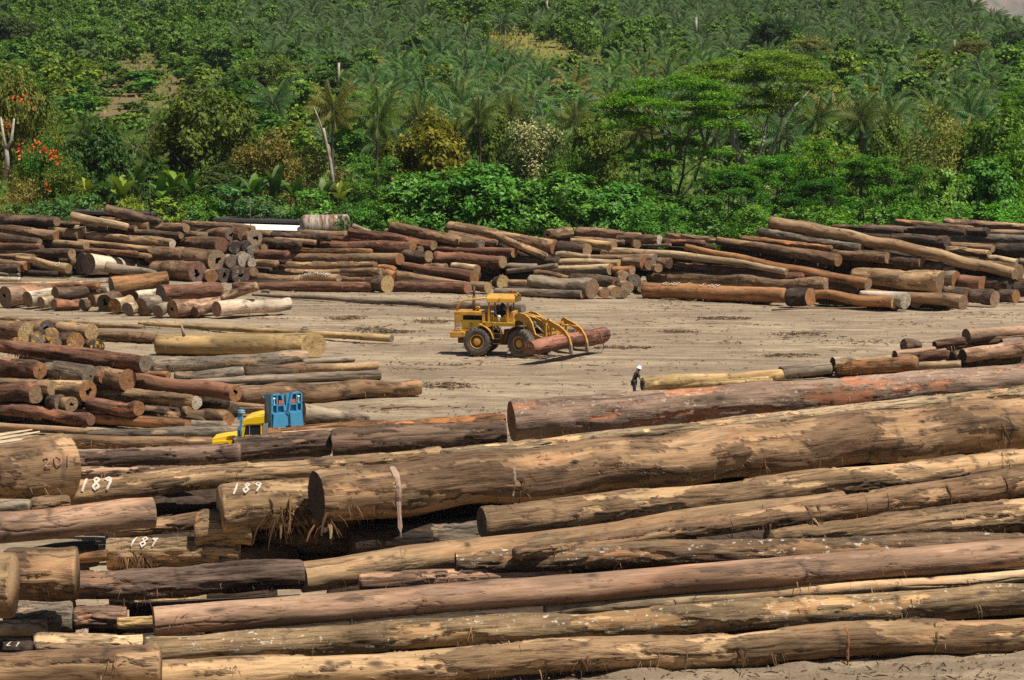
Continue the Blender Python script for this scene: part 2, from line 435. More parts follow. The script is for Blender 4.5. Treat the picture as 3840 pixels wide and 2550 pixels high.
# mode, points in zoomed crops (x y thickness), end, bark and colour | label | options
LOGS = """
K A -80 300 85 527 322 72 Rpn bd | dark brown top log at the left frame edge beside the banana leaf
K A -80 388 78 530 455 82 Rpo bb | half peeled brown log with a round orange cut end below the dark top log
K A -80 455 75 365 512 50 Rpt bd | dark thin log with loose bark strips, under the log with the orange end
K A -80 545 55 385 562 50 Rpr rr | reddish log with a small rusty cut end at the left end of the far pile
K A -80 600 40 665 620 78 Rptz bd | dark log with a pale hollow cut end above the triangle marked log
K A -80 632 30 308 652 55 Rpn st | thin pale pole lying above two short tan logs near the left frame edge
K A -80 685 45 248 730 70 Rpo bb | brown log with rusty end just above the lowest log at the left frame edge
K A -80 742 50 192 750 68 Rpr bd | lowest log of the far pile at the left frame edge, dark end with pale rim
K A 150 650 42 632 755 76 Rpt st | slanting tan log marked with a white triangle near its cut end | id=triangle yaw=.5
K A 380 520 60 535 528 74 - bd | dark brown log stub wedged beside the round tan log on the far pile | k=1.5
K A 520 408 62 740 445 85 Rpn sn | light brown log ending next to two small round ends, far pile left part
K A 700 388 60 793 402 72 Rpw st | short pale log end resting on top of the light brown log
K A 545 345 55 1255 388 45 Rpt rd | long dark ragged log below the two logs that point up and left
K A 660 272 76 1180 375 58 - sp | smooth pale log tilted up at its rounded end, highest but one on the far pile | k=-.6 yaw=.2 z1=1
K A 978 205 78 1480 322 45 - bd | dark log tilted highest above the far pile in front of the green bushes | k=-.3 yaw=.2
K A 920 308 50 1385 362 72 Rpn bn | greyish brown log ending below the highest tilted log
K A 1390 368 66 1720 385 66 Rpt bb | brown log with a ringed end just left of the row of three hollow ends
K A 930 405 45 1672 452 52 Rpn rd | dark reddish log with torn bark, third layer of the far pile left part
K A 800 448 72 1592 525 66 Rpw bt | peeling tan and brown log whose white banded end touches the big rough log
K A 720 508 44 1382 577 46 Rpt st | slim pale tan log lying over the big log with a dark left face
K A 500 525 62 797 545 64 Rpt sn | short smooth tan log with a round end left of the slim pale tan log
K A 800 590 36 1265 618 44 - rr | red splintered log lying behind the largest pale log of the far pile
K A 1690 335 48 2338 388 50 Rpt rb | ragged brown log running behind the hollow ends towards the white shed
K A 1280 402 24 1705 438 26 - sp | thin pale pole squeezed between two brown logs left of the hollow ends | k=1
K A 1690 430 50 1920 452 46 - rt | short shaggy tan log just behind the rough log with red end | k=1.5
K A 1890 385 44 2200 382 46 - sy | yellowish log lying behind the two round hollow ends | k=2.5
A A 1820 432 92 2133 437 122 Rurh sb | smooth brown log with a grey blue hollow end and white numbers, top of its stack | id=hollow1
A A 2160 430 110 2255 440 130 Rurh rb | log with orange and grey hollow end beside the grey blue hollow one | k=.2
A A 2240 470 110 2352 475 150 Ruth bt | pale cracked log end with blue chalk, third in the row of hollow ends | k=.2
A A 1640 515 110 2045 535 136 Rpr rb | shaggy brown log with a plain brick red round end
A A 1690 640 150 2000 682 190 Ruth bb | large log with a star shaped hole through its grey end, amid the stack | yaw=1.1
A A 1365 622 145 1700 632 140 - rb | thick dark log without visible end lying left of the star shaped hole | k=1.2 yaw=.5
A A 1430 770 170 1825 785 192 Rurh bb | thick brown log with blue smeared end and a large black hole near the ground | yaw=1.1
A A 1915 815 112 1952 826 116 Rwo st | plain tan log end on the ground next to the large black hole | yaw=7
A A 2030 812 122 2070 820 126 Rudh bd | shaded dark hollow log end second on the ground from the plain tan end | yaw=7
A A 2180 808 150 2220 815 156 Rudh bd | big dark grey end marked D and O with a small hole at the stack foot | yaw=7 id=dmark
A A 2130 556 112 2170 560 116 Rux bd | dark end with a pale lower edge directly under the top hollow ends | yaw=7
A A 2240 546 92 2278 550 96 Rux bd | dark end with a pale crescent, right of the dark end with pale lower edge | yaw=7
A A 2300 596 106 2340 600 110 Rwg bg | grey end scribbled with white figures at the right of the cut end stack | yaw=7 id=scribble
A A 2105 686 116 2142 690 120 Rwg bg | split pale grey end with a white bar, right beside the star shaped hole | yaw=7
A A 2220 670 124 2258 676 126 Rpw bg | pale cracked end with yellowish lower half in the middle right of the stack | yaw=7
A A 2290 698 80 2325 702 82 Ruw bg | small greenish end with two white rings beside the pale cracked end | yaw=7
A A 2310 786 70 2345 790 74 Rpt bn | small tan log end peeking out right of the big dark end marked D | yaw=7
K A 690 688 78 640 700 70 - bn | stubby brown log between the triangle log and the dark left facing end | k=1
K A 745 708 172 1300 715 120 Ludx bd | log showing a black face to the left beside the largest pale log | k=.8 yaw=.55
K A 818 714 176 1440 738 78 Lubx sw | largest pale cream log of the far pile with a cracked face towards the left | yaw=.6
K A 985 738 92 1440 802 42 - sg | tapering grey and tan log lying on the ground before the largest pale log | k=-2.2 yaw=.2
K A 1240 630 40 1390 650 44 - st | short yellow brown log peeking out over the tapered log of the far pile | k=.6
G A -40 806 32 182 811 34 Rpg sg | thin grey pole on the bare ground at the left frame edge
G A -40 852 46 184 856 46 - sw | pale weathered grey log on the ground at the left frame edge
G A -40 893 26 385 886 26 Rpg st | slim tan pole on the ground behind the row of painted ends
G A 190 892 20 925 884 30 - sp | long slim pale pole on the ground just behind the reddish long log
Q A 45 1015 195 470 975 150 Lundh rk | big pink brown log with a dark hollow face at the left frame edge
Q A 240 930 62 905 912 56 - ro | long reddish peeled log on the ground behind the row of painted ends | k=2
Q A 255 1040 152 500 985 112 Lwn sw | cream log with a grey brown face, second from the left frame edge
Q A 378 1070 116 500 1040 80 Lut sp | short cream log with a brown face in front of the cream log
Q A 508 988 122 965 968 90 Lwn bd | dark furrowed log with a brown yellow face behind the small red faced log
Q A 497 1085 96 735 1085 92 Lrk br | small dark red log with a red painted face lying in front of its row | k=-.4
Q A 755 1085 94 815 1085 90 Ludx bd | short stub with an almost black face next to the small dark red log | k=-.4
Q A 846 1046 116 1000 1018 100 Lro st | pale brown log with a rusty red face left of the two leaning ends
Q A 1032 938 214 1550 842 112 Lug ro | orange brown log raised at one end, mossy pointed face with white figures | k=.6 yaw=.3 id=mossy
Q A 966 1075 162 1080 1030 140 Lpdh bd | log end with a deep black hole under the raised orange brown log | yaw=1.5
Q A 1058 1098 142 1200 1050 110 Lyo sp | orange brown round log end touching the log with a deep black hole | yaw=1.2
Q A 1176 1130 126 1290 1085 100 Lwg sp | pale grey round end with faded red writing in the middle of the row | yaw=1.2
Q A 1250 1010 90 1445 982 92 Lpd sw | whitish log with a small dark shaded face above the pointed cracked end | k=1
Q A 1300 1108 168 1460 1065 130 Lwn bg | tall pointed cracked grey brown end between two round red marked ends | yaw=.9
Q A 1455 1150 122 1540 1110 100 Lrg sg | round grey end with red and white letters right of the pointed cracked end | yaw=1.2
Q A 1482 985 146 2030 948 122 Lug rr | brick red shaggy log with a mossy grey green face and white numbers | k=1.2 id=twenty
Q A 1590 1130 166 2080 1062 100 Lrth bk | pink grey log with a hollow star hole and white marks on its face
Q A 2050 1040 72 B 160 915 72 - bk | slim pink peeled log slanting up over the front row near the cream stained log | k=-.6 yaw=.3
Q A 1800 1160 102 1945 1112 92 Lrd bk | small pinkish log with a dark red face before the cream stained log | k=-.3
Q A 1996 1130 146 B 452 1078 118 Lrk sw | cream log with a dark stained rounded end and dull red face
K B 300 450 62 830 472 66 - bd | dark grey knotty log at the top of the pile below the rusty tank
K B 545 428 52 985 440 58 - st | tan log at the pile top directly in front of the rusty tank | k=2
K B 150 432 58 290 440 60 - bn | short brown log with a rounded end below the white shed wall | k=1.5
K B 215 512 72 570 540 72 - rd | rough dark bark log between the cut end stack and the big red log | k=1
K B 320 490 46 705 516 44 - st | pale brown log lying over the rough dark bark log | k=.5
K B 500 545 62 1610 566 112 Rwo rr | big red stringy log with a large round orange end behind the loader exhaust
K B 830 478 44 1560 502 46 - rr | slim red log along the top of the big red stringy log
K B 1008 415 62 1788 543 74 Rwt rr | red brown log sloping down from the bush edge to a tan ended dark collar
K B 1392 368 78 2045 506 72 Rpy bn | greyish brown log sloping down from the bushes to a plain yellowish end
K B 1335 412 40 2232 526 76 Rwg rn | brown log with white lettering on its grey cut end | id=letters
K B 1925 372 92 C 692 560 108 Rro bn | thick grey brown log rising to a blunt top in front of the glossy trees
K B 1925 435 56 C 165 532 60 - rn | brown log just under the thick grey brown log with blunt top | k=.4
K B 1045 368 54 1200 420 40 - sg | short grey log end sticking up beside the tank and bushes | k=1.5
K B 1820 575 66 C 318 612 76 Rwo sr | smooth red brown log with a tan and rusty end above the wet dark log
K B 1800 650 92 C 212 695 92 Rwt br | dark red log turning tan towards its white painted end, above the loader hood
K B 1500 635 74 1742 642 92 Rwt bd | dark log with a pale yellow splashed end next to the big red log
K B 1620 572 40 1668 578 46 Rwt bb | tiny white splashed end between two big round ends | yaw=3
K B 430 588 38 1215 602 44 - ro | shaggy orange red log with hanging fibres between two larger logs
K B 340 650 62 1475 668 98 Rro sn | long tan log with a rusty red ring on its round end and bark rings
K B 130 620 72 440 632 70 - rr | dark red log just right of the scribbled grey end
K B 270 735 72 1256 730 58 - bt | tan log with a white painted ring around it, fourth from the ground | id=ring1
K B 125 700 56 345 712 58 - sn | short tan log emerging right of the small greenish end
K B 205 800 48 1312 790 62 Rwt bn | wavy brown log with a white band and a pale end, third from the ground | id=ring2
K B 40 852 62 910 845 66 Rwk bn | brown log with smeared white lettering along its side, second from the ground | id=smear
K B 1280 745 50 1430 775 54 - ro | short orange splintered log above the star cracked end | k=.8
K B 1340 800 80 1436 836 92 Rro so | small orange brown end half hidden behind the star cracked end
K B 925 855 56 1310 850 58 - rb | brown shaggy log between the lettered log and the star cracked end | k=.6
K B 1230 892 110 1360 898 142 Rpy bd | pale yellow round end with a star crack standing on the ground | id=star
K B -60 918 58 1230 926 82 Rwo rr | longest red brown log on the ground of the far pile with a small dark heart
K B 1500 722 52 2165 836 102 Rwo sr | smooth red tan log sloping down to a wide white smeared end
K B 1460 822 86 2115 912 52 - sn | tan brown log sinking behind the dark lowest log near the loader exhaust
K B 1430 925 86 2102 935 86 Rrn rr | dark brown log on the ground ending just above the loader exhaust pipe | k=-.3
K B 2120 918 72 2290 930 90 Rpy st | pale yellow round end on the ground above the loader roof bars
K B 1955 738 68 2186 766 82 Rwt sp | short cream log with a tan end above the red tan sloping log
K B 1690 732 38 1902 736 46 Rwn bn | small brown log end left of the short cream log | k=.5
K B 60 770 50 118 777 58 Rwo bd | little rusty end at the foot of the cut end stack beside the lettered log | yaw=3
K B 170 562 50 226 566 52 Rptz bb | small pale end with a dark heart right of the dark end with a crescent | yaw=2
G B 120 995 30 C 402 1122 76 Rpg sg | very long thin grey log on the bare ground reaching behind the loader cab
G B 200 965 30 272 966 30 - sg | tiny grey stub on the ground before the longest red brown log
K C 150 455 48 610 645 52 - bt | tan log leaning steeply down across the pile above the loader
K C 620 446 80 836 418 86 Lpyh bn | arched hollow half log on the pile top in front of the glossy trees | k=1.5 yaw=.8
K C 895 415 66 1480 452 48 - bk | pinkish brown log with torn bark along the pile top right of the hollow half log | k=.8
K C 1265 490 62 1660 491 76 Rpw bb | brown log with a round white rimmed end on the pile top
K C 870 478 40 1340 520 50 - rn | brown log running under the pinkish torn log to the pale round end | k=.9
K C 840 500 46 1238 546 72 Rpt sy | smooth cream yellow log with a tan end near the pile top
K C 725 562 104 990 582 104 Rpt rd | very shaggy dark log with a grey brown round end in the pile middle
K C 1410 528 64 1450 530 66 Rpt st | pale upright round end standing under the brown white rimmed log | yaw=6
K C 1500 540 24 1760 541 28 - sg | slim grey pole right of the pale upright end
K C 1725 450 46 2230 502 32 - bt | pale tan splintered log on the pile top before the leafy shrubs | k=1
K C 1740 506 36 2070 522 42 - rr | dull red log under the pale tan splintered log | k=.8
K C 1695 502 40 1735 508 46 Rrr br | small dark red log end next to the slim grey pole | yaw=3
K C 1130 602 72 D 518 664 42 Rpt sp | long bowed cream log turning greenish towards its small end | bow=-46 k=-.4
K C 1895 555 52 D 1152 755 80 Rpt so | bright orange brown barkless log sloping far down to a tan end | k=-.8 bow=10
K C 820 655 44 1618 668 86 Rug sn | long grey tan log with a blue grey end above the red painted ends
K C 700 632 56 1010 642 42 - sp | cream log with a rounded end just above the tan club shaped log
K C 718 700 68 1287 706 64 Rpy sp | club shaped cream log with a plain yellow round end
K C 1320 690 66 1510 706 92 Rro sn | brown log with a bright orange red painted end
K C 1520 716 76 1566 722 84 Rrt st | red and white splashed end between the orange red end and the pale stub | yaw=5
K C 1600 745 56 1648 750 72 Rrt sp | cream stub with a white written red marked end | yaw=2
K C 1640 690 62 1747 713 82 Rrd rb | brown log with a dark red spotted end beside the long bowed log
K C 250 782 38 710 728 42 - sg | grey weathered log slanting up right of the loader exhaust | k=-.3
K C 565 770 56 1206 762 92 Rrt sp | cream log with a red chalked angular end under the club shaped log
K C 1225 765 60 1405 772 76 Rrt so | brown log with an orange splashed end under the orange red end
K C 300 682 72 720 690 74 - rd | dark shaggy log in the pile shade above the grey slanting log | k=.7
K C 240 738 58 520 742 60 - sg | grey log in the pile shade below the dark shaggy log | k=.9
K C 1270 818 80 1327 826 92 Rrp st | pale oval end with a red scribble in the painted group | yaw=3
K C 1375 858 92 1427 862 96 Rpg bg | half shaded grey round end right of the pale oval end | yaw=5
K C 830 842 56 1256 886 94 Rproh rd | dark log with an orange rimmed hollow end like an open mouth
K C 500 795 44 900 850 40 - bn | slim brown log with loose bark above the big grey log | k=.4
K C 460 872 104 1036 940 156 Rwn bg | big grey banded log on the ground with a wide pinkish ringed end
K C 140 968 58 950 990 68 Rrk sg | smooth grey tan log on the ground behind the loader roof, red dabbed end | k=-.8
K C 1310 920 88 1360 926 102 Rrp sp | knobbly white and red flower like end right of the hollow mouth log | yaw=5
K C 1105 962 70 1156 976 86 Rrt sp | red wet looking end first right of the wide pinkish ringed end | yaw=2
K C 1195 960 76 1256 972 92 Rrt sp | pale log with a round red smeared end, second right of the ringed end | yaw=2
K C 1290 982 54 1331 986 62 Rrg sg | small grey end with red dabs on the ground below the knobbly end | yaw=5
K C 1445 936 44 1483 941 52 Rrt bd | small red dotted end beside the orange brown lettered log | yaw=5
K C 1480 888 50 1517 892 56 Rpy st | small yellow end wedged above the orange brown lettered log | yaw=5
K C 240 882 48 452 884 46 - st | tan log behind the big grey banded log | k=.5
K C 150 880 80 215 880 104 Rpy rd | yellow brown split end in the pile shade above the loader roof | yaw=2 k=.5
K C 1562 830 112 D 835 762 84 Rwk bn | long pinkish brown log with grey patches lying on the lettered log | bow=6
K C 1520 955 132 D 500 845 104 - so | thick orange brown log on the ground with white painted letters | id=painted
K C 1700 780 32 D 655 702 36 - rr | slim red brown log just above the long pinkish brown log
K C 1815 735 62 D 655 690 40 - rr | red log with dark bark rings below the long bowed cream log
K D 395 278 88 2290 678 74 Rwt st | longest tan log lying diagonally across the right half of the far pile | bow=-22 k=-1.4
K D 310 352 56 1100 480 52 Rpg rg | dark grey mossy log directly under the diagonal tan log
K D 170 400 34 870 482 36 - ro | slim orange red log between the dark grey log and the bark covered one
K D -20 420 56 920 575 82 Rwo bb | brown log with flaking pale bark and a white orange end
K D 760 510 56 1306 556 72 Rwt bb | brown log with white flaked bark and a small pale end
K D 920 524 58 1572 592 76 Rrk bd | dark log with a red and white cut end under the diagonal tan log
K D 1110 482 44 1745 578 56 Rpt sg | long thin greyish log just below the diagonal tan log | k=.4
K D 960 612 44 1735 626 64 Rpg bd | dark shaded log with a grey end above the thick black banded log | k=.3
K D 1030 690 92 1727 742 146 Rwn bt | thick tan log with black bands and a wet white end
K D 1740 708 92 1836 720 108 Rro sg | log with a vivid rust orange end beside the thick black banded log
K D 1740 645 40 1816 650 46 Rwt bn | small pale end above the rust orange end
K D 1860 736 92 2046 757 112 Rro sr | red log with an orange white end right of the rust orange end
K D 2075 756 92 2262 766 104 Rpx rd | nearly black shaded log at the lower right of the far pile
K D 840 760 76 1046 772 88 Rpx rd | short dark rough bark log beneath the orange barkless log
K D 725 836 62 1356 902 82 Rpy so | tan orange log on the ground with a plain yellow end
K D 1090 830 42 1442 886 114 Ruw sw | whitish log with a grey white yellow chalked end on the ground
K D 1470 880 88 1520 886 96 Rrn sn | brown red end touching the grey white chalked end | yaw=4
K D 1130 815 42 1890 900 104 Rpn sn | long brown tan log on the ground with a large shaded end
K D 1735 800 52 1926 850 112 Rpo rd | dark log with an orange faced end behind the long brown tan log
K D 1940 845 86 2136 872 106 Rwk bd | dark red brown log with a whitish ringed end at the right of the ground layer
K D 2160 845 70 2300 852 88 Rpo rd | dark log with a narrow orange sunlit end at the far right bottom
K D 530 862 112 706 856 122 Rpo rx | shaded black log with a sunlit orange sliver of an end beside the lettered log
K D 870 312 32 1420 348 34 - rd | dark thin log at the far back behind the diagonal tan log | k=4
K D 1100 318 40 1900 352 50 - bd | dark log with an orange stripe along the back of the pile | k=5
K D 1365 275 48 1970 335 44 - rn | brown ragged topped log at the back near the shrubs | k=6
K D 1745 275 50 2440 322 48 - bk | pinkish log with white top end at the back right skyline of the pile | k=6
K D 1920 342 42 2085 350 50 Rpx bd | black round end at the back right, below the brown ragged log | k=4
K D 2095 355 40 2440 362 42 - sk | smooth pinkish log at the far right behind the long grey log | k=5
K D 1190 370 32 2440 416 62 - rg | long grey black log running to the right frame edge at the back | k=3
K D 1330 396 48 1766 430 78 Rwd bd | dark log with a broken pale top and wet dark end at the back | k=2
K D 1790 452 38 2120 480 52 Rpt st | tan log with a small round end right of the dark wet end | k=1.5
K D 1755 488 40 2092 522 50 Rpt bt | tan log with a small cracked end below the other tan round ended log | k=1
K D 2140 478 72 2440 505 92 - rx | black brown fibrous log at the right frame edge | k=1.2
K D 2090 560 50 2312 595 62 Rpt sp | cream log ending near the right frame edge above the diagonal tip | k=.4
K D 1920 600 60 2326 668 106 Rpn bn | brown log paired beside the low tip of the diagonal tan log | k=-.8
K D 2330 580 52 2460 600 60 - sg | dark grey log at the right frame edge behind the diagonal tip
K D 2310 725 46 2346 736 48 Rwo bd | small white and rust end below the diagonal tip | yaw=3
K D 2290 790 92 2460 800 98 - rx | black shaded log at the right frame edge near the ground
G E -60 98 40 632 168 95 Ryt st | tan pole widening to a yellow painted end behind the painted ends heap
G E 690 150 42 1275 185 50 Rpg st | slim tan pole on the ground left of the very long thin pole | k=1
G E 1235 148 36 F 1342 46 66 Rpg sy | very long thin tan pole passing behind the huge pale log
G E 860 250 78 1425 284 84 - bn | brown grey log on the ground butting against the huge pale log
W E -80 205 142 245 232 176 Rwy bb | log with a tall oval end painted white and yellow at the left of its heap | id=tealpha
W E 150 165 100 415 195 146 Rudh sn | log with a grey blue hollow end topping the painted ends heap
W E 430 240 86 462 252 102 Ryt bt | yellow smeared irregular end under the grey blue hollow end | yaw=4
W E 520 185 108 812 225 132 Rwy st | tan log with a pale yellow end lettered in white and orange | id=lettered
W E 530 300 122 668 306 142 Ryo bd | dark log with a square orange end half in shade | yaw=2 id=square
G E 1402 332 184 F 652 104 218 Rpy sy | huge smooth pale yellow log with a wide plain sawn end | tilt=.75 yaw=.25
W E 800 352 104 866 352 114 Ryx bd | black end with yellow figures and a white rim lying lowest of its heap | yaw=2 id=black
W E 295 280 104 336 286 112 Ryg bg | grey end with yellow dabs below the tall oval end | yaw=4
W E 100 296 60 156 302 64 Ryt bt | small yellow orange end at the lower left of the painted ends heap | yaw=3
W E 450 326 84 490 332 92 Ryn bn | brown broken end with white and yellow dabs just above the shaggy dark log | yaw=4
E E -80 335 92 1290 506 136 Rpg rr | shaggy dark red brown log with a grey cracked end crossing before the painted ends | k=-.8
E E -80 530 152 356 566 142 Rpoz rr | thick rust red log with a small dark heart at the left frame edge
E E 400 550 108 810 620 182 Rpgz bg | grey brown log with a tall oval end beside the broken red stump
E E 870 622 90 936 636 112 Rro bn | small red brown oval end between the tall oval end and the broken stump | yaw=2
E E 850 600 132 1132 650 178 Rpo bb | thick brown log with a splintered broken end in the middle of the left heap
E E 1200 655 132 2086 766 142 Rpoh sr | smooth dark red brown log with a long oval hole in its orange end
E E 1220 592 52 1492 606 62 Rpo so | slim orange brown log behind the smooth log with the oval hole | k=1.2
E E -80 690 92 470 726 122 Rpt bt | tan log with a plain tan end lying over the mottled rusty log
E E 380 715 128 780 748 178 Rroh bt | cream and brown log with a ragged hole in its red and white end | id=ragged
E E -80 770 162 318 776 150 Rpn rr | mottled rusty log with a dull brown end at the left frame edge
E E 830 762 88 1742 850 112 Rpw bt | long tan brown log with a round pale end in the middle of the left heap
E E 430 842 96 540 852 132 Run bd | shaded log with a dark blue brown end, left of the hollow tan end
E E 560 850 96 635 866 132 Rpth st | tan log with a round hollow tan end low in the left heap
E E 770 862 84 1230 900 118 Rpo rr | dark red flaking log with an orange brown end under the long tan brown log
E E -80 892 92 806 1000 92 Rpr rr | rough rusty log sloping down to a small brick red end
E E 660 932 46 1195 950 52 - sp | pale slab like log under the dark red flaking log | k=.6
E E 850 985 112 1666 1046 78 Rpo so | smooth tan orange log with bark fibres hanging, lowest of the left heap
E E 1280 920 74 1490 935 74 - rd | dark splintered log in the shade behind the tan orange log | k=.8
E E 1400 952 62 1840 1020 52 - bn | brown log sloping down behind the truck snorkel | k=.4
E E 1680 962 92 2022 1000 122 Rpo bb | brown log with a round tan end just left of the blue snorkel
E E 1690 1050 92 1990 1062 92 - sg | grey brown log left of the yellow truck cab | k=-.3
F E 1920 880 92 F 260 685 96 - st | tan log running behind the truck exhaust pipe
E E 1630 912 56 1672 922 66 Rpt st | short tan stub standing between two logs above the brown log | yaw=2
F E -60 1058 76 1110 1125 52 - sn | long brown log lying low across the left heap foot
F E 770 1128 52 2130 1110 96 - rg | long grey log low in front of the left heap reaching the truck | k=-1
F E 520 1200 112 1900 1198 54 - bn | brown log under the long grey log with a dark underside | k=-3
F E -60 1172 44 400 1178 46 - sp | pale splintered log at the left frame edge beside broken planks | k=-2
G E 1340 530 112 F 592 212 122 Rpg rg | dark grey weathered log in front of the huge pale log | tilt=.1
G F 555 258 58 1008 228 54 Rpg sg | short grey tan log behind the two toned log
G E 1545 612 72 2155 580 94 Rpg rg | grey cracked log touching the smooth log with the oval hole
G F 40 345 96 575 318 112 - rd | dark shaded half of a log lying right of the grey cracked log
G F 570 310 82 1220 282 64 Rpt st | tan log end beyond the dark shaded log with little splinters
G E 1690 672 62 F 1246 362 88 Rpg sg | long pale grey stripped log above the massive dark log
G E 2110 800 170 F 1592 478 126 Rpd bb | massive dark brown rotten log with a ragged rounded tip near the open yard
F F 560 705 178 1150 756 36 Lpg bg | flared grey root log tapering away behind the blue truck frame
V F 240 885 82 2350 765 110 Lpd ro | red shredded log lying just behind the truck cab bottom
V F 372 895 50 870 868 56 Lpd sp | pale slab log between the truck and the dark purple log | k=-1.5
N I 2158 215 215 F 800 962 196 Lpx rq | dark purplish rough log covering the truck wheels
N F 815 972 232 2350 885 232 Lpd bd | dark red brown mottled log with a grey rim next to the giant red one | k=-.3
N G 278 776 352 H 2420 588 250 Lro mk | giant pink and red log with peeled orange patches behind the worker's feet | id=giant
N I 590 610 222 J 1780 132 128 - bt | long tan log painted 189 beneath the dark purplish log | id=n189a
N J 1765 138 92 H 2420 690 108 Lpx rp | pale splintered log squeezed between the giant red log and the biggest log
N J 676 506 452 H 2420 918 412 Lpx bn | biggest log of all, grey tan with a black oval end and dark cable rings | id=biggest
N I 2030 765 440 J 740 540 380 - bt | short tan log painted 189 tucked behind the black oval end | k=2.5 id=n189b
S I -120 425 500 610 372 590 - bn | huge grey brown log at the left frame edge with red 201 paint | k=-3 id=red201
S I -120 945 290 1412 792 285 - sk | smooth pinkish log with pale scars cut square under the red painted one | k=-2
N I 560 322 152 2215 250 196 - bq | furrowed grey brown log with large pale peeled patches left of the truck
N I 590 442 112 1960 392 70 - bk | pink splintered log under the furrowed grey brown log | k=-1.5
S I -60 735 150 283 738 130 - sg | grey log in shade beneath the huge red painted log | k=.6
S I 283 735 150 640 705 150 - rn | mud cracked brown log in the gap left of the tan 189 log | k=1
N I 1040 962 110 1860 852 132 - bn | grey brown furrowed log between the smooth pinkish and short 189 log | k=6.5
N I 1818 952 320 2330 945 300 - rt | stub of fibrous tan log in the shade under the short 189 log | k=5.3
N I 985 1178 262 2222 1128 230 Lpn rt | deeply grooved tan log painted 189 on top in a dark gap | id=n189c k=7.6
S M 40 270 450 712 245 470 - bn | square cut tan log in front of the dark rough one | k=-2.2
S M -160 345 600 125 352 600 - st | tan log butt with a pale rim at the left frame edge | k=-3.5
N I 690 1190 112 990 1180 104 - so | small orange topped log between the square cut and grooved logs | k=.5
N M 690 362 255 N 440 250 232 - rq | purplish brown deeply furrowed log under the grooved 189 log
N J 550 1216 282 L 900 480 150 Lpn st | smooth tan log with a long crack and a grey sawn left end | k=1.0
N K 15 740 276 L 2420 170 205 Lpd bt | tan log with dark furrows running below the biggest log to the frame edge | id=furrow
N K 300 1015 90 L 2420 335 235 - bn | grey brown log wrapped in hanging bark fibres | k=-1.1 id=fibre
N L 300 800 170 2420 590 270 - bt | yellow tan log in the shadow below the fibre wrapped log | k=.7
N J 1908 1086 182 L 2420 872 205 Lyx lb | brown log with white lichen dots and red scraped patches | bow=-30
N N 950 325 150 K 760 1165 70 - bk | grey log with orange flayed patches tucked above the long smooth pink log | k=.8
N M 1418 690 268 P 2420 48 268 Lpn sk | long smooth pink tan log, third from the bottom edge | id=pink
N O 300 590 130 P 2420 262 120 - sp | pale scraped log lying in the shade line above the mottled log | k=.4
N M 320 900 172 1540 868 150 - bp | pale split log end left of the mottled log | k=.8
N M 1330 965 235 P 2420 478 262 - lt | mottled yellow brown log with lichen and rotten bark, second from the bottom edge
B M 1380 1228 292 P 2420 780 282 - bt | lowest tan log along the bottom edge with peeled bark strips | id=lowest
S M -120 1170 345 1482 1102 345 - bn | cut log with swirled brown bark in the bottom left corner | k=-2.4
S M -120 868 130 300 850 138 - bg | grey furrowed log above the black end at the left frame edge | k=.8
S M -160 948 110 303 940 112 - rx | blackened log with a white figure 9 near the bottom left | k=-.4 id=nine
S M 60 660 300 685 648 315 - rg | weathered pale grey log under the tan log butt | k=1.2
S M -120 755 150 433 738 152 - sp | pale furrowed log stub in front of the weathered grey log | k=.3
N M 1240 512 112 1905 498 112 - sy | sunlit yellow log glimpsed through the gap under the furrowed log | k=2.6
N M 680 660 190 1165 655 190 - rk | pinkish rough log glimpsed behind dangling bark in the dark gap | k=2
N M 1080 705 108 1440 690 112 - sy | bright yellow short log at the left tip of the smooth pink log | k=1
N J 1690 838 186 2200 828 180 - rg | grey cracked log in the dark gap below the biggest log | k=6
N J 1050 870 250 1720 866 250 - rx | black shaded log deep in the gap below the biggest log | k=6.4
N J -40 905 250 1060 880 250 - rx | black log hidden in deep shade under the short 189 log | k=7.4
H H 1896 236 112 2440 188 82 Lpn sk | smooth tan log with a dark round end near the right frame edge
H H 1392 308 88 1520 318 70 Lwb rd | rotten stub with white tally strokes on its end | id=tally
H H 1322 390 72 1640 350 60 Lpd sk | pinkish log with a small black and white end
H H 1640 308 56 1880 282 62 Lpx rr | dark red brown log just left of the smooth tan log | k=.5
H H 1740 318 56 2440 252 60 - rn | long brown log under the smooth tan log at the right | k=-.5
H H 1480 425 70 1760 392 62 - rr | dark red log with hanging fibres before two black ended logs
H H 1786 406 72 1870 395 70 Lpx rd | short log with a black end beside the larger black ended one
H H 1868 392 96 2440 318 116 Lpx bk | grey pink log with a blue dark end reaching the right frame edge | k=-.8
H H 860 496 92 1502 462 112 - ro | twisted fibrous orange brown log cut square on the giant log | k=-1
H H 1490 480 62 1850 460 60 - sp | pale bleached log between the twisted log and the giant log | k=-.6
H H 406 536 92 800 492 82 Lpx sg | birch like grey log with dark flecks and a black end
H H 822 448 78 1290 420 62 Lpx sp | cream log with a dark grey round end behind the twisted log
G G 1438 452 122 H 420 545 88 Ludh sy | long yellow tan log measured by the worker, dark end | tilt=-.3
G G 1660 468 56 H 300 588 52 Lpb sy | thin yellow log lying in front of the measured yellow log
H H 116 606 42 330 590 44 Lpx sy | little log with a dark half round end peeking above the giant log | k=-1
H H 2180 284 44 2440 262 46 Lpd sg | small grey log with a shaded end at the right frame edge
N H 495 872 48 1095 826 62 - rd | curved dark bark slab lying over the gap between the giant and biggest logs | k=-.5 bow=-20
"""

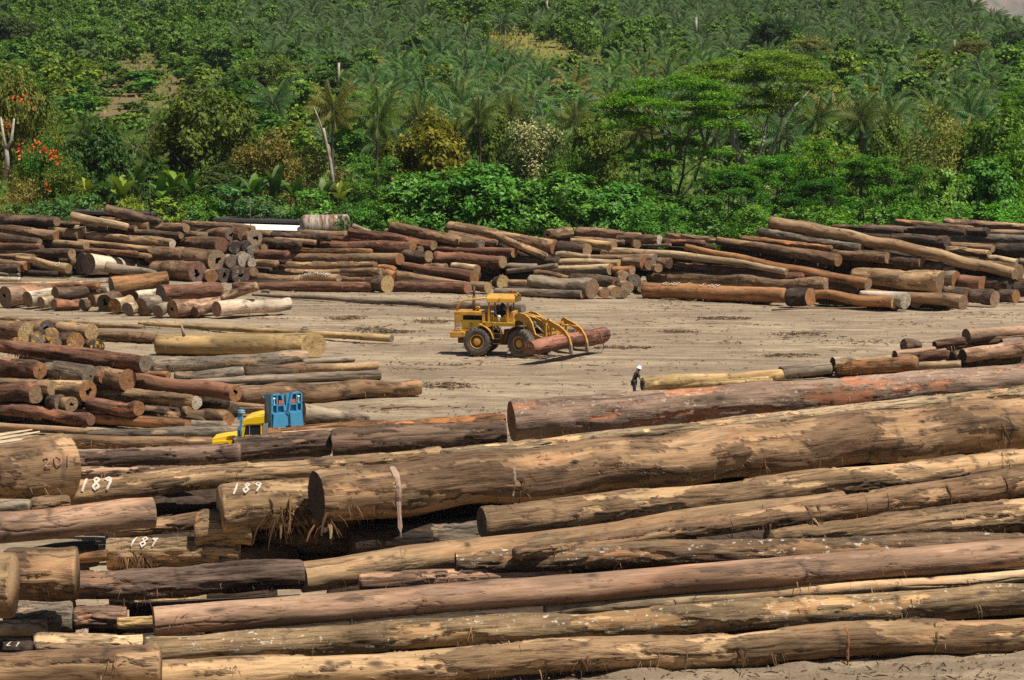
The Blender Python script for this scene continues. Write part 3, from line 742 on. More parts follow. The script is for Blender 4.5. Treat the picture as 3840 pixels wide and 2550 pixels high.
def back_base(x):
    return float(np.interp(x, [0, 700, 1400, 2300, 3000, 3840], [206, 200, 195, 188, 182, 178]))
NEAR_T = ([0, 1300, 1500, 1578, 1650, 1731, 1780, 1850, 1955, 2000, 2100, 2215, 2351, 2465, 2700],
          [106, 100, 92, 87.5, 83, 77.5, 73.5, 70.5, 67.3, 66, 63.4, 61.4, 60.4, 59.4, 58])
def slope_depth(y, d0, k):
    vz = (1275 - y) / F_PX
    s = (SP - vz * CP) / (CP + vz * SP)          # drop per metre of depth
    return (d0 + CAM_H * k) / (1 + k * s)
def log_depth(mode, x, y, r):
    if mode in 'KA':
        return slope_depth(y, back_base(x), 1.6)
    if mode == 'Q':
        return slope_depth(y, float(np.interp(x, [0, 500, 820], [173, 168, 163])), 1.4)
    if mode == 'G':
        return depth_at_height(y, r)
    if mode == 'W':
        return slope_depth(y, 139, 1.2)
    if mode == 'E':
        return slope_depth(y, 104, 1.8)
    if mode == 'F':
        return depth_at_height(y, r + .05)
    if mode == 'H':
        return slope_depth(y, 124, 3.5)
    if mode == 'B':
        return depth_at_height(y, r * .96)
    if mode == 'V':
        return float(np.interp(y + .07 * (x - 1920), [1500, 1650], [91, 86])) + (x - 1920) * .0016
    if mode == 'N':
        return float(np.interp(y + .07 * (x - 1920), *NEAR_T)) + (x - 1920) * .0016
    if mode == 'S':
        return float(np.interp(y, *NEAR_T)) - .8
YAW = {'K': .62, 'A': 1.4, 'Q': .75, 'W': .8, 'E': .55, 'H': .4}
TILT = {'K': .22, 'A': .15, 'Q': .12, 'W': .25, 'E': .25, 'H': .1, 'N': .02, 'V': .02}

class LogShape:
    """surface of one log in its own axes: X along it, radius r(u, angle)"""
    def __init__(s, L, r1, r2, seed, bow=(0, 0), rough=.035, tilts=(0, 0)):
        s.L, s.r1, s.r2, s.bow, s.tilts = L, r1, r2, bow, tilts
        g = np.random.default_rng(seed)
        s.terms = []
        for i in range(9):
            m = [0, 1, 2, 2, 3, 3, 4, 5, 6][i]
            lam = g.uniform(3.0, 9.0) if i < 6 else g.uniform(.8, 2.0)
            s.terms.append((m, 2 * math.pi / lam, g.uniform(0, 6.28), g.uniform(0, 6.28), g.normal() * rough * (.3 if m == 0 else (.75 if i < 6 else .5))))
        s.wob = [(g.uniform(4, 10), g.uniform(0, 6.28), g.normal() * .10 * min(.4, (r1 + r2) / 2)) for _ in range(4)]
        s.flare = g.uniform(0, .06)
    def centre(s, x):
        u = np.asarray(x) / s.L + .5
        e = np.clip(np.minimum(u, 1 - u) * 6, 0, 1)
        q = 1 - (2 * u - 1) ** 2
        y = s.bow[0] * q + e * sum(a * np.sin(2 * math.pi * np.asarray(x) / l + p) for l, p, a in s.wob[:2])
        z = s.bow[1] * q + e * sum(a * np.sin(2 * math.pi * np.asarray(x) / l + p) for l, p, a in s.wob[2:])
        return y, z
    def radius(s, x, th):
        u = np.asarray(x) / s.L + .5
        r = s.r1 + (s.r2 - s.r1) * u
        n = 0
        for m, k, p, q, a in s.terms:
            n = n + a * np.sin(m * th + p) * np.sin(k * np.asarray(x) + q)
        return r * (1 + n)
    def point(s, x, th, out=0.0):
        x = np.asarray(x, dtype=float)
        r = s.radius(x, th) + out
        cy, cz = s.centre(x)
        y, z = r * np.cos(th), r * np.sin(th)
        rm = max(s.r1, s.r2)
        w1 = np.clip(1 - (x + s.L / 2) / (2.5 * rm), 0, 1)
        w2 = np.clip(1 - (s.L / 2 - x) / (2.5 * rm), 0, 1)
        dx = w1 * s.tilts[0] * y + w2 * s.tilts[1] * y
        return np.stack([x + dx, cy + y, cz + z], axis=-1)

LOGOBJ = {}
INNER_SRC = []
FINE = np.random.default_rng(99)

def vfield(g, nx, nt, L, circ, lx, lt, octs=5, gain=.56):
    """fractal value noise over the unrolled bark, periodic round the log, 0..1"""
    out, amp, tot = np.zeros((nx, nt)), 1.0, 0.0
    for o in range(octs):
        cx = max(2, int(round(L / (lx / 2 ** o))))
        ct = max(3, int(round(circ / (lt / 2 ** o))))
        if o and (cx > nx * 1.2 and ct > nt * 1.2):
            break
        la = g.random((cx + 2, ct))
        u = np.linspace(0, cx, nx) + g.random() * .9
        u = np.minimum(u, cx + .999)
        t = np.arange(nt) / nt * ct
        i0 = u.astype(int); fu = u - i0; fu = (fu * fu * (3 - 2 * fu))[:, None]
        j0 = t.astype(int) % ct; ft = t - t.astype(int); ft = (ft * ft * (3 - 2 * ft))[None, :]
        j1 = (j0 + 1) % ct
        a, b_ = la[i0], la[np.minimum(i0 + 1, cx + 1)]
        out += amp * ((a[:, j0] * (1 - ft) + a[:, j1] * ft) * (1 - fu) + (b_[:, j0] * (1 - ft) + b_[:, j1] * ft) * fu)
        tot += amp
        amp *= gain
    return out / tot

def surface_fields(seed, x, nt, L, r, bark, near):
    """radial offsets and the R, G, B surface channels"""
    g = np.random.default_rng(seed + 5)
    nx = len(x)
    circ = 2 * math.pi * r
    k = 1.0 if near else 1.25
    P = vfield(g, nx, nt, L, circ, 2.4 * k, .50 * k, 6, .62)
    thr = np.quantile(P, 1 - BARE[bark])
    bare = np.clip((P - thr) / .012 + .5, 0, 1)
    edge = np.clip(1 - np.abs(P - thr + .006) / .014, 0, 1)
    R_ = vfield(g, nx, nt, L, circ, 1.1, .075 if near else .16, 4, .6)
    tone = vfield(g, nx, nt, L, circ, 3.2, .6, 5, .6)
    tone = np.clip((tone - .5) * 2.2 + .5, 0, 1)
    rid = vfield(g, nx, nt, L, circ, 2.6, .30 if near else .45, 4, .6)
    crack = np.clip(1 - np.abs(rid - .5) / .012, 0, 1) * (vfield(g, nx, nt, L, circ, 1.6, .8, 3) > .52)
    dark = np.maximum(edge * .85 * (bark != 's'), crack * .8)
    off = np.zeros((nx, nt))
    # cable rings and scuffs round the log
    th = np.arange(nt) / nt * 2 * math.pi
    for _ in range(int(L * ({'s': .22, 'b': .34, 'r': .22, 'l': .28, 'm': .2}[bark])) + 1):
        xc = g.uniform(-L / 2, L / 2)
        jag = xc + .10 * np.sin(th * 2 + g.uniform(0, 6)) + .05 * np.sin(th * 5 + g.uniform(0, 6)) + g.normal(size=nt) * .025
        w = g.uniform(.02, .09)
        part = np.clip(np.sin(th + g.uniform(0, 6.28)) * 2 + g.uniform(-.3, 1.0), 0, 1)
        m = np.exp(-((x[:, None] - jag[None, :]) / w) ** 2) * part[None, :] * (vfield(g, nx, nt, L, circ, .25, .12, 2) > .40)
        dark = np.maximum(dark, m * g.uniform(.5, .95))
        off -= m * .012
    # long drying splits that wander along the log
    for _ in range(int(g.integers(1, 4)) if near else int(g.integers(0, 2))):
        t0, xa, ln = g.uniform(1.0, 3.6), g.uniform(-L / 2, L / 2), g.uniform(1.5, 7)
        path = t0 + .10 / r * np.cumsum(g.normal(size=nx)) / math.sqrt(nx) + .04 / r * np.sin(x * g.uniform(.5, 2) + g.uniform(0, 6))
        inx = np.clip((ln / 2 - np.abs(x - xa)) / .5, 0, 1)
        dd = np.abs(np.angle(np.exp(1j * (th[None, :] - path[:, None])))) * r
        m = np.clip(1.3 - dd / (.026 if near else .05), 0, 1) * inx[:, None]
        dark = np.maximum(dark, m * .9)
        off -= m * .025
    # knots and torn pits
    for _ in range(int(L * .28) + 1):
        xc, tc_ = g.uniform(-L / 2, L / 2), g.uniform(.6, 4.2)
        d2 = ((x[:, None] - xc) / (g.uniform(.10, .32))) ** 2 + ((np.angle(np.exp(1j * (th[None, :] - tc_))) * r) / g.uniform(.05, .12)) ** 2
        m = np.exp(-d2) * (.6 + .8 * R_)
        dark = np.maximum(dark, np.clip(m * 1.3 - .25, 0, .9))
        off += m * g.choice([-.03, .025])
    # pale scars
    for _ in range(int(L * .35)):
        xc, tc_ = g.uniform(-L / 2, L / 2), g.uniform(.6, 4.2)
        sk = g.normal() * .5
        xx = x[:, None] - xc - sk * np.angle(np.exp(1j * (th[None, :] - tc_))) * r
        d2 = (xx / g.uniform(.1, .6)) ** 2 + ((np.angle(np.exp(1j * (th[None, :] - tc_))) * r) / g.uniform(.03, .09)) ** 2
        bare = np.maximum(bare, d2 < 1)
        tone = np.where(d2 < 1, 1.0, tone)
    thick = {'s': .010, 'b': .055, 'r': .04, 'l': .045, 'm': .04}[bark] * (1 if near else 1.3)
    amp = {'s': .008, 'b': .030, 'r': .044, 'l': .030, 'm': .018}[bark] * (1 if near else 1.2)
    off += thick * (1 - bare) + (R_ - .5) * amp * 2 * (1 - .75 * bare) - crack * .02
    lump = vfield(g, nx, nt, L, circ, 1.4, .5, 3)
    off += (lump - .5) * {'s': .02, 'b': .05, 'r': .06, 'l': .06, 'm': .05}[bark] * min(1.3, r / .4)
    e = np.clip((L / 2 - np.abs(x)) / .08, .25, 1)[:, None]
    return off * e, bare, np.clip(dark, 0, 1), tone

def fibre_tufts(sh, n, seed, size):
    """torn bark fibres and shreds that stick out and hang: thin bent strips"""
    g = np.random.default_rng(seed)
    vs, fs = [], []
    for _ in range(n):
        cl = g.uniform(-.48, .48) * sh.L
        th0 = g.uniform(1.2, 4.6) if g.random() < .75 else g.uniform(3.2, 4.4)
        big = g.random() < .16
        for _k in range(int(g.integers(2, 6)) * (3 if big else 1)):
            x0 = cl + g.normal() * (.10 if big else .16)
            if abs(x0) > sh.L / 2 - .05:
                continue
            th = th0 + g.normal() * .22
            ln = size * g.uniform(.25, 1.0) * (1.6 if big else 1)
            w = size * g.uniform(.016, .05)
            p = sh.point(np.array([x0]), np.array([th]), .0)[0]
            nrm = np.array([0, math.cos(th), math.sin(th)])
            tang = np.array([0, -math.sin(th), math.cos(th)])
            a = g.normal()
            d = nrm * g.uniform(.08, .5) + np.array([1, 0, 0]) * a * .9 + tang * g.normal() * .5
            d = d / np.linalg.norm(d)
            side = np.cross(d, nrm)
            side = side / max(1e-6, np.linalg.norm(side))
            o = len(vs)
            segs = 4
            q = p.copy()
            for j in range(segs + 1):
                ww = w * (1 - .8 * j / segs)
                vs.append(q - side * ww)
                vs.append(q + side * ww)
                d = d + np.array([0, 0, -1]) * g.uniform(.25, .9) + g.normal(size=3) * .12
                d = d / np.linalg.norm(d)
                q = q + d * ln / segs
            for j in range(segs):
                fs.append((o + 2 * j, o + 2 * j + 1, o + 2 * j + 3, o + 2 * j + 2))
    return vs, fs

def shred_mat():
    b = NT("torn_bark_shreds")
    geo = b.n("ShaderNodeNewGeometry")
    oi = b.n("ShaderNodeObjectInfo")
    r_ = geo.outputs["Random Per Island"]
    c = b.mix(b.ramp(r_, .1, .8), b.mix(1, oi.outputs["Color"], (.25, .21, .19), 'MULTIPLY'), b.mix(1, oi.outputs["Color"], (.85, .72, .58), 'MULTIPLY'))
    c = b.mix(b.ramp(r_, .88, .93), c, (.30, .20, .11))
    return b.done(c, .9, None, .1)
M_SHRED = shred_mat()

def make_log(p1, p2, r1, r2, bark, col, cap, label, seed, near=0, bow=0.0, tilt=0.0, name="log"):
    p1, p2 = Vector(p1), Vector(p2)
    ax = (p2 - p1)
    L = ax.length
    ax.normalize()
    up = Vector((0, 0, 1))
    yv = up.cross(ax).normalized()
    zv = ax.cross(yv).normalized()
    mw = Matrix(((ax.x, yv.x, zv.x, 0), (ax.y, yv.y, zv.y, 0), (ax.z, yv.z, zv.z, 0), (0, 0, 0, 1)))
    mw.translation = (p1 + p2) / 2
    side = cap[0] if cap != '-' else ''
    t1 = -tilt if side == 'L' else FINE.normal() * .04
    t2 = tilt if side == 'R' else FINE.normal() * .04
    big = min(1.0, .34 / max(r1, r2))
    rough = big * {'s': .022, 'b': .035, 'r': .045, 'l': .04, 'm': .03}[bark]
    sh = LogShape(L, r1, r2, seed, (0, bow), rough, (t1, t2))
    nx = max(12, min(int(L / (.07 if near else .16)), 380 if near else 110))
    nt = 88 if near else 36
    x = np.linspace(-L / 2, L / 2, nx)
    th = np.linspace(0, 2 * math.pi, nt, endpoint=False)
    X, T = np.meshgrid(x, th, indexing='ij')
    off, bare, dark, tone = surface_fields(seed, x, nt, L, (r1 + r2) / 2, bark, near)
    P = sh.point(X, T, off)
    # ragged rim at the ends
    g = np.random.default_rng(seed + 8)
    verts = P.reshape(-1, 3)
    i = np.arange(nx - 1)[:, None] * nt
    k = np.arange(nt)[None, :]
    quads = np.stack([i + k, i + nt + k, i + nt + (k + 1) % nt, i + (k + 1) % nt], axis=-1).reshape(-1, 4)
    faces = [tuple(q) for q in quads.tolist()]
    mi = [0] * len(faces)
    if side != 'L':
        faces.append(tuple(range(nt))); mi.append(0)
    if side != 'R':
        faces.append(tuple((nx - 1) * nt + kk for kk in range(nt - 1, -1, -1))); mi.append(0)
    vl = verts
    cnt = int(L * ({'s': .6, 'b': 1.8, 'r': 2.8, 'l': 1.2, 'm': .5}[bark] if near else {'s': .5, 'b': 1.6, 'r': 3.0, 'l': 1, 'm': 1}[bark]))
    fv, ff = fibre_tufts(sh, cnt, seed + 11, .40 if near else .46)
    if fv:
        o = len(verts)
        vl = np.vstack([verts, np.array(fv)])
        faces += [tuple(a + o for a in f) for f in ff]
        mi += [1] * len(ff)
    me = mesh_from(name, vl, faces, [BARK[bark], M_SHRED], mi)
    ca = me.color_attributes.new("surf", 'FLOAT_COLOR', 'POINT')
    cv = np.zeros((len(vl), 4), dtype=np.float32)
    cv[:, 2] = .5
    cv[:nx * nt, 0] = bare.ravel(); cv[:nx * nt, 1] = dark.ravel(); cv[:nx * nt, 2] = tone.ravel(); cv[:, 3] = 1
    ca.data.foreach_set("color", cv.ravel())
    ob = link(name, me, None, col)
    ob.matrix_world = mw
    tag(ob, label, "log", "logs in the timber yard")
    if side:
        ring = P[0] if side == 'L' else P[-1]
        make_cut(ob, sh, ring, side, cap, seed, nt)
    return ob, sh

def make_cut(ob, sh, ring, side, cap, seed, nt):
    g = np.random.default_rng(seed + 3)
    c = ring.mean(axis=0)
    hole = 'h' in cap[3:]
    heart = 'z' in cap[3:]
    rm = (sh.r1 if side == 'L' else sh.r2)
    sgn = -1 if side == 'L' else 1
    if hole or heart:
        base = g.uniform(.2, .34) if hole else .12
        th = np.linspace(0, 2 * math.pi, nt, endpoint=False)
        hr = base * (1 + .28 * np.sin(th * 2 + g.uniform(0, 6)) + .22 * np.sin(th * 3 + g.uniform(0, 6)) + .15 * np.sin(th * 7 + g.uniform(0, 6)))
        off = np.array([0, g.normal() * .08 * rm, g.normal() * .08 * rm])
        inner = c + off + (ring - c) * hr[:, None]
    else:
        inner = c + (ring - c) * .02
    lev = 6
    vs = []
    for j in range(lev + 1):
        f = j / lev
        p = ring * (1 - f) + inner * f
        if 0 < j < lev:
            p = p + np.array([1, 0, 0]) * (g.normal(size=(nt, 1)) * .004)
        vs.append(p)
    fs = []
    for j in range(lev):
        for k in range(nt):
            q = (j * nt + k, j * nt + (k + 1) % nt, (j + 1) * nt + (k + 1) % nt, (j + 1) * nt + k)
            fs.append(q if side == 'R' else q[::-1])
    if not (hole or heart):
        q = tuple(lev * nt + k for k in range(nt))
        fs.append(q if side == 'R' else q[::-1])
    me = mesh_from("cut_end", np.vstack(vs), fs, CUT[cap[1]], smooth=False)
    co = WOOD[cap[2]]
    e = link("cut_end", me, ob, co)
    if hole or heart:
        depth = .7 if hole else .15
        back = inner.copy()
        back[:, 0] -= sgn * depth
        n = nt
        fs = [((k + 1) % n, k, n + k, n + (k + 1) % n) for k in range(n)] + [tuple(n + k for k in range(n))]
        me = mesh_from("hollow", np.vstack([inner, back]), fs, M_HOLE)
        link("hollow", me, e)
    return e

seed_ = 100
for line in LOGS.strip().split("\n"):
    parts = [p.strip() for p in line.split("|")]
    tok = parts[0].split()
    label = parts[1]
    opts = {}
    if len(parts) > 2:
        for t in parts[2].split():
            a, b_ = t.split("=")
            opts[a] = b_
    mode = tok.pop(0)
    ra = tok.pop(0)
    a = [float(tok.pop(0)) for _ in range(3)]
    rb = tok.pop(0) if tok[0].isalpha() else ra
    bb_ = [float(tok.pop(0)) for _ in range(3)]
    cap, style = tok[0], tok[1]
    pts = []
    for rg, (px, py, pt) in ((ra, a), (rb, bb_)):
        ox, oy, s = REG[rg]
        pts.append((ox + px * s, oy + py * s, pt * s * (1.14 if mode == 'K' else 1.05 if mode in 'EWH' else 1.0)))
    if pts[1][0] > 3840 and cap[0] != 'R':
        f_ = 1.14 if mode in 'NBV' else 1.08
        pts[1] = tuple(p + (q - p) * f_ for p, q in zip(pts[0], pts[1]))
    side = cap[0] if cap != '-' else 'R'
    ki = float(opts.get("k", 0))
    ds = []
    if mode in 'KAQWEH':
        ai = 0 if side == 'L' else 1
        x, y, t = pts[ai]
        d = log_depth(mode, x, y, 0) + ki
        r = t / 2 / (F_PX / d)
        if at(x, y, d).z < r * .9:
            d = min(d, depth_at_height(y, r * .9))
        yaw = float(opts.get("yaw", YAW[mode]))
        dxm = abs(pts[1][0] - pts[0][0]) / (F_PX / d)
        d2 = d + yaw * dxm
        xo, yo, to = pts[1 - ai]
        ro = to / 2 / (F_PX / d2)
        if at(xo, yo, d2).z < ro * .5:
            d2 = depth_at_height(yo, ro * .5)
        ds = [d, d2] if ai == 0 else [d2, d]
    else:
        for (x, y, t) in pts:
            d = log_depth(mode, x, y, .4)
            for _ in range(3):
                r = t / 2 / (F_PX / d)
                d = log_depth(mode, x, y, r)
            ds.append(d + ki)
        if "yaw" in opts and mode == 'G':
            ds[0] = ds[1] + float(opts["yaw"]) * abs(pts[1][0] - pts[0][0]) / (F_PX / ds[1])
    P1, P2 = at(pts[0][0], pts[0][1], ds[0]), at(pts[1][0], pts[1][1], ds[1])
    r1 = pts[0][2] / 2 / ppm(P1)
    r2 = pts[1][2] / 2 / ppm(P2)
    INNER_SRC.append((mode, P1.copy(), P2.copy(), (r1 + r2) / 2))
    near = 1 if mode in 'NSBV' else 0
    seed_ += 17
    bow = -float(opts.get("bow", 0)) * REG[ra][2] / ppm((P1 + P2) / 2)
    tilt = float(opts.get("tilt", TILT.get(mode, .1)))
    o, sh = make_log(P1, P2, r1, r2, style[0], WOOD[style[1]], cap, label, seed_, near, bow, tilt)
    if "id" in opts:
        LOGOBJ[opts["id"]] = (o, sh)

# dark filler logs added inside the heaps to darken the gaps, past the first 270 logs
INNER_V, INNER_F = [], []
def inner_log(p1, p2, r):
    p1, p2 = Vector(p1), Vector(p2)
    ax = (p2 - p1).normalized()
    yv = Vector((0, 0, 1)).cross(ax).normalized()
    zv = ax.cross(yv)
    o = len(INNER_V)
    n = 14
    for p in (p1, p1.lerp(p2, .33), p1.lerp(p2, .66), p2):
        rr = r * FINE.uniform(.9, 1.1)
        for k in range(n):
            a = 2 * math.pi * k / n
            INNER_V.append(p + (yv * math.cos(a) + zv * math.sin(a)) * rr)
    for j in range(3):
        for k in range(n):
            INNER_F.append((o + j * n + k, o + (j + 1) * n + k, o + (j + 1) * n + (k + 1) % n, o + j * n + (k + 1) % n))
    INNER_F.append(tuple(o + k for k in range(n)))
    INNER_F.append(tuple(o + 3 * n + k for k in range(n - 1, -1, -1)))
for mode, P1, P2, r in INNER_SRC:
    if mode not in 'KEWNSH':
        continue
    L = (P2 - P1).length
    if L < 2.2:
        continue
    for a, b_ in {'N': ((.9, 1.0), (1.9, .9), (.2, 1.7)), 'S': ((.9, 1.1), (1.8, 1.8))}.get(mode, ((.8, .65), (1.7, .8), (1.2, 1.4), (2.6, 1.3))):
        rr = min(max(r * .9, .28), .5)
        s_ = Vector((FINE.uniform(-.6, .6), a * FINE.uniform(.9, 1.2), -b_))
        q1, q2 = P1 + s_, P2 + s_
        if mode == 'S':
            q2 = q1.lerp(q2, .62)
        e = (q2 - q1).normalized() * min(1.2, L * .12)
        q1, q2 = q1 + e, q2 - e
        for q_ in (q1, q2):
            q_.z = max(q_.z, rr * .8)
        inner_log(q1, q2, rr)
INNER_ = None
io = link("inner_filler_logs", mesh_from("inner_filler_logs", np.array([tuple(v) for v in INNER_V]), INNER_F, BARK['r']), None, WOOD['d'])
kind(io, "stuff", "dark filler logs added deep inside the heaps")
# ------------------------------------------------------------------ the lie of the land
HILL_Y = [0, 236, 260, 320, 390, 470, 580, 720, 850, 1000, 1200, 2000, 4200]
HILL_Z = [0, 0, 3.2, 9.7, 14.5, 21.7, 32.8, 50.6, 69, 88, 100, 60, 0]
def vnoise(x, y, seed=0):
    """cheap smooth noise from sines, about -1..1"""
    g = np.random.default_rng(seed)
    n = 0
    for _ in range(5):
        a, f, p = g.uniform(0, 6.28), g.uniform(.5, 1.6), g.uniform(0, 6.28)
        n = n + np.sin((np.cos(a) * x + np.sin(a) * y) * f + p)
    return n / 3.4
def terrain_z(x, y):
    x, y = np.asarray(x, float), np.asarray(y, float)
    z = np.interp(y, HILL_Y, HILL_Z)
    u = x / np.maximum(y, 1)
    cap = np.interp(u, [.165, .183, .205, .225, .35], [300, 47, 38.5, 31, 20])
    z = np.where(y > 480, np.minimum(z, cap), z)
    w = np.clip((y - 245) / 60, 0, 1)
    return z + w * (vnoise(x / 22, y / 22, 3) * 1.5 + vnoise(x / 70, y / 70, 4) * 2.2) 
def hill_point(px, py):
    """where the line of sight through photo pixel px, py meets the hillside"""
    d = np.linspace(240, 1000, 500)
    vx, vz = (px - 1920) / F_PX, (1275 - py) / F_PX
    dy, dz = CP + vz * SP, -SP + vz * CP
    x, z = vx * d / dy, CAM_H + dz * d / dy
    hit = np.nonzero(terrain_z(x, d) >= z)[0]
    return Vector((x[hit[0]], d[hit[0]], z[hit[0]])) if len(hit) else None

def ground_mat():
    b = NT("yard_dirt")
    geo = b.n("ShaderNodeNewGeometry")
    p = geo.outputs["Position"]
    st = b.vmath('MULTIPLY', p, (.35, 1, 1))
    n1 = b.noise(st, .12, 6, .6, .6)
    n2 = b.noise(st, .9, 8, .68, .3)
    n3 = b.noise(p, 6.0, 6, .7)
    c = b.mix(b.ramp(n1, .40, .60), (.385, .295, .19), (.235, .178, .118))
    c = b.mix(b.ramp(n2, .44, .66), c, (.195, .145, .097))
    # wheel ruts: wavy bands
    wv = b.noise(b.vmath('MULTIPLY', p, (.09, .42, 1)), 1.0, 6, .65, 1.6)
    c = b.mix(b.math('MULTIPLY', b.ramp(wv, .52, .60), .75), c, (.185, .138, .092))
    c = b.mix(b.math('MULTIPLY', b.ramp(wv, .46, .36), .5), c, (.42, .33, .22))
    c = b.mix(b.math('MULTIPLY', b.math('MULTIPLY', b.ramp(n3, .54, .66), b.ramp(n2, .36, .56)), .8), c, (.105, .074, .05))
    c = b.mix(b.math('MULTIPLY', b.ramp(b.noise(p, 17, 4, .7), .6, .7), .6), c, (.08, .056, .04))
    h = b.math('ADD', n3, b.math('MULTIPLY', n2, 1.6))
    return b.done(c, .92, b.bump(h, .8, .12), .12)
M_YARD = ground_mat()
xs = np.concatenate([np.linspace(-120, -42, 14)[:-1], np.linspace(-42, 42, 190), np.linspace(42, 120, 14)[1:]])
ys = np.concatenate([np.linspace(8, 48, 8)[:-1], np.linspace(48, 64, 70)[:-1], np.linspace(64, 242, 300)])
X, Y = np.meshgrid(xs, ys, indexing='ij')
Z = vnoise(X * .5, Y * .5, 11) * .035 + vnoise(X * 1.6, Y * 1.6, 12) * .022 + vnoise(X / 9, Y / 9, 13) * .09
Z += vnoise(X * .13, Y * 1.3, 14) * .05 + vnoise(X * .22, Y * 2.6, 15) * .03
Z += rng.normal(size=Z.shape) * .014
Z -= .10
# churned mud along the foot of the nearest log
nearfoot = np.exp(-((Y - (59.2 + X * .1)) / 1.1) ** 2) * (X > 2)
Z += nearfoot * (np.abs(vnoise(X * 2.4, Y * 3.1, 21)) * .22 + rng.normal(size=Z.shape) * .03)
nx_, ny_ = X.shape
i = np.arange(nx_ - 1)[:, None] * ny_
k = np.arange(ny_ - 1)[None, :]
q = np.stack([i + k, i + ny_ + k, i + ny_ + k + 1, i + k + 1], -1).reshape(-1, 4)
yard = link("yard_ground", mesh_from("yard_ground", np.stack([X, Y, Z], -1).reshape(-1, 3), q, M_YARD))
kind(yard, "structure")

def hill_mat():
    b = NT("hill_ground")
    geo = b.n("ShaderNodeNewGeometry")
    p = geo.outputs["Position"]
    at_ = b.n("ShaderNodeAttribute", attribute_name="cover")
    sep = b.n("ShaderNodeSeparateColor")
    b.l(at_.outputs["Color"], sep.inputs[0])
    n1 = b.noise(p, .35, 6, .65)
    n2 = b.noise(p, 1.6, 6, .7)
    c = b.mix(b.ramp(n1, .35, .65), (.030, .060, .014), (.065, .10, .022))
    dry = b.mix(b.ramp(n2, .4, .6), (.20, .17, .045), (.13, .13, .035))
    soil = b.mix(b.ramp(n2, .38, .62), (.19, .125, .07), (.12, .105, .045))
    c = b.mix(sep.outputs[0], c, dry)
    c = b.mix(sep.outputs[1], c, soil)
    return b.done(c, .95, b.bump(n2, .8, .3), .1)
M_HILL = hill_mat()
# clearings, given by where the photo shows them on the slope: (px, py, rx, ry)
GRASS = [(2000, 165, 210, 55, .95), (1870, 135, 80, 30, .8), (2230, 215, 170, 38, .6), (1740, 60, 60, 25, .5)]
SOIL = [(480, 345, 190, 80, .95), (680, 330, 100, 90, .9), (540, 250, 190, 60, .7), (420, 425, 170, 45, .9), (930, 60, 40, 50, .7)]
def cover_at(px, py):
    gr = max([w * math.exp(-(((px - a) / c_) ** 2 + ((py - b_ - (px - a) * .25) / d_) ** 2)) for a, b_, c_, d_, w in GRASS])
    so = max([w * math.exp(-(((px - a) / c_) ** 2 + ((py - b_) / d_) ** 2)) for a, b_, c_, d_, w in SOIL])
    return gr, so
xs = np.concatenate([np.linspace(-900, -200, 22)[:-1], np.linspace(-200, 200, 134), np.linspace(200, 900, 22)[1:]])
ys = np.concatenate([np.linspace(-60, 236, 10)[:-1], np.linspace(236, 900, 200)[:-1], np.linspace(900, 4200, 40)])
X, Y = np.meshgrid(xs, ys, indexing='ij')
Z = terrain_z(X, Y)
Z = np.where(Y < 240, -.45, Z)
nx_, ny_ = X.shape
i = np.arange(nx_ - 1)[:, None] * ny_
k = np.arange(ny_ - 1)[None, :]
q = np.stack([i + k, i + ny_ + k, i + ny_ + k + 1, i + k + 1], -1).reshape(-1, 4)
me = mesh_from("terrain", np.stack([X, Y, Z], -1).reshape(-1, 3), q, M_HILL)
ca = me.color_attributes.new("cover", 'FLOAT_COLOR', 'POINT')
cv = np.zeros((nx_ * ny_, 4), dtype=np.float32)
for idx, (a, b_, c_) in enumerate(zip(X.ravel(), Y.ravel(), Z.ravel())):
    if 240 < b_ < 900 and abs(a) < 200:
        gx, gy = project((a, b_, c_))
        gr, so = cover_at(gx, gy)
        cv[idx] = (min(1, gr * 1.4), min(1, so * 1.3), 0, 1)
ca.data.foreach_set("color", cv.ravel())
kind(link("terrain", me), "structure")

# the far bare mountain behind the ridge
def mount_mat():
    b = NT("mountain_slope")
    geo = b.n("ShaderNodeNewGeometry")
    p = geo.outputs["Position"]
    n1 = b.noise(b.vmath('MULTIPLY', p, (1, .4, .5)), .03, 8, .65)
    c = b.mix(b.ramp(n1, .42, .6), (.20, .155, .135), (.10, .105, .085))
    return b.done(c, .95, None, .05)
xs = np.linspace(150, 1500, 60)
ys = np.linspace(2200, 4000, 40)
X, Y = np.meshgrid(xs, ys, indexing='ij')
Z = 330 * np.exp(-((Y - 3100) / 650) ** 2) * (.75 + .25 * vnoise(X / 160, Y / 160, 31)) + vnoise(X / 40, Y / 40, 32) * 9
nx_, ny_ = X.shape
i = np.arange(nx_ - 1)[:, None] * ny_
k = np.arange(ny_ - 1)[None, :]
q = np.stack([i + k, i + ny_ + k, i + ny_ + k + 1, i + k + 1], -1).reshape(-1, 4)
kind(link("mountain", mesh_from("mountain", np.stack([X, Y, Z - 20], -1).reshape(-1, 3), q, mount_mat())), "structure")

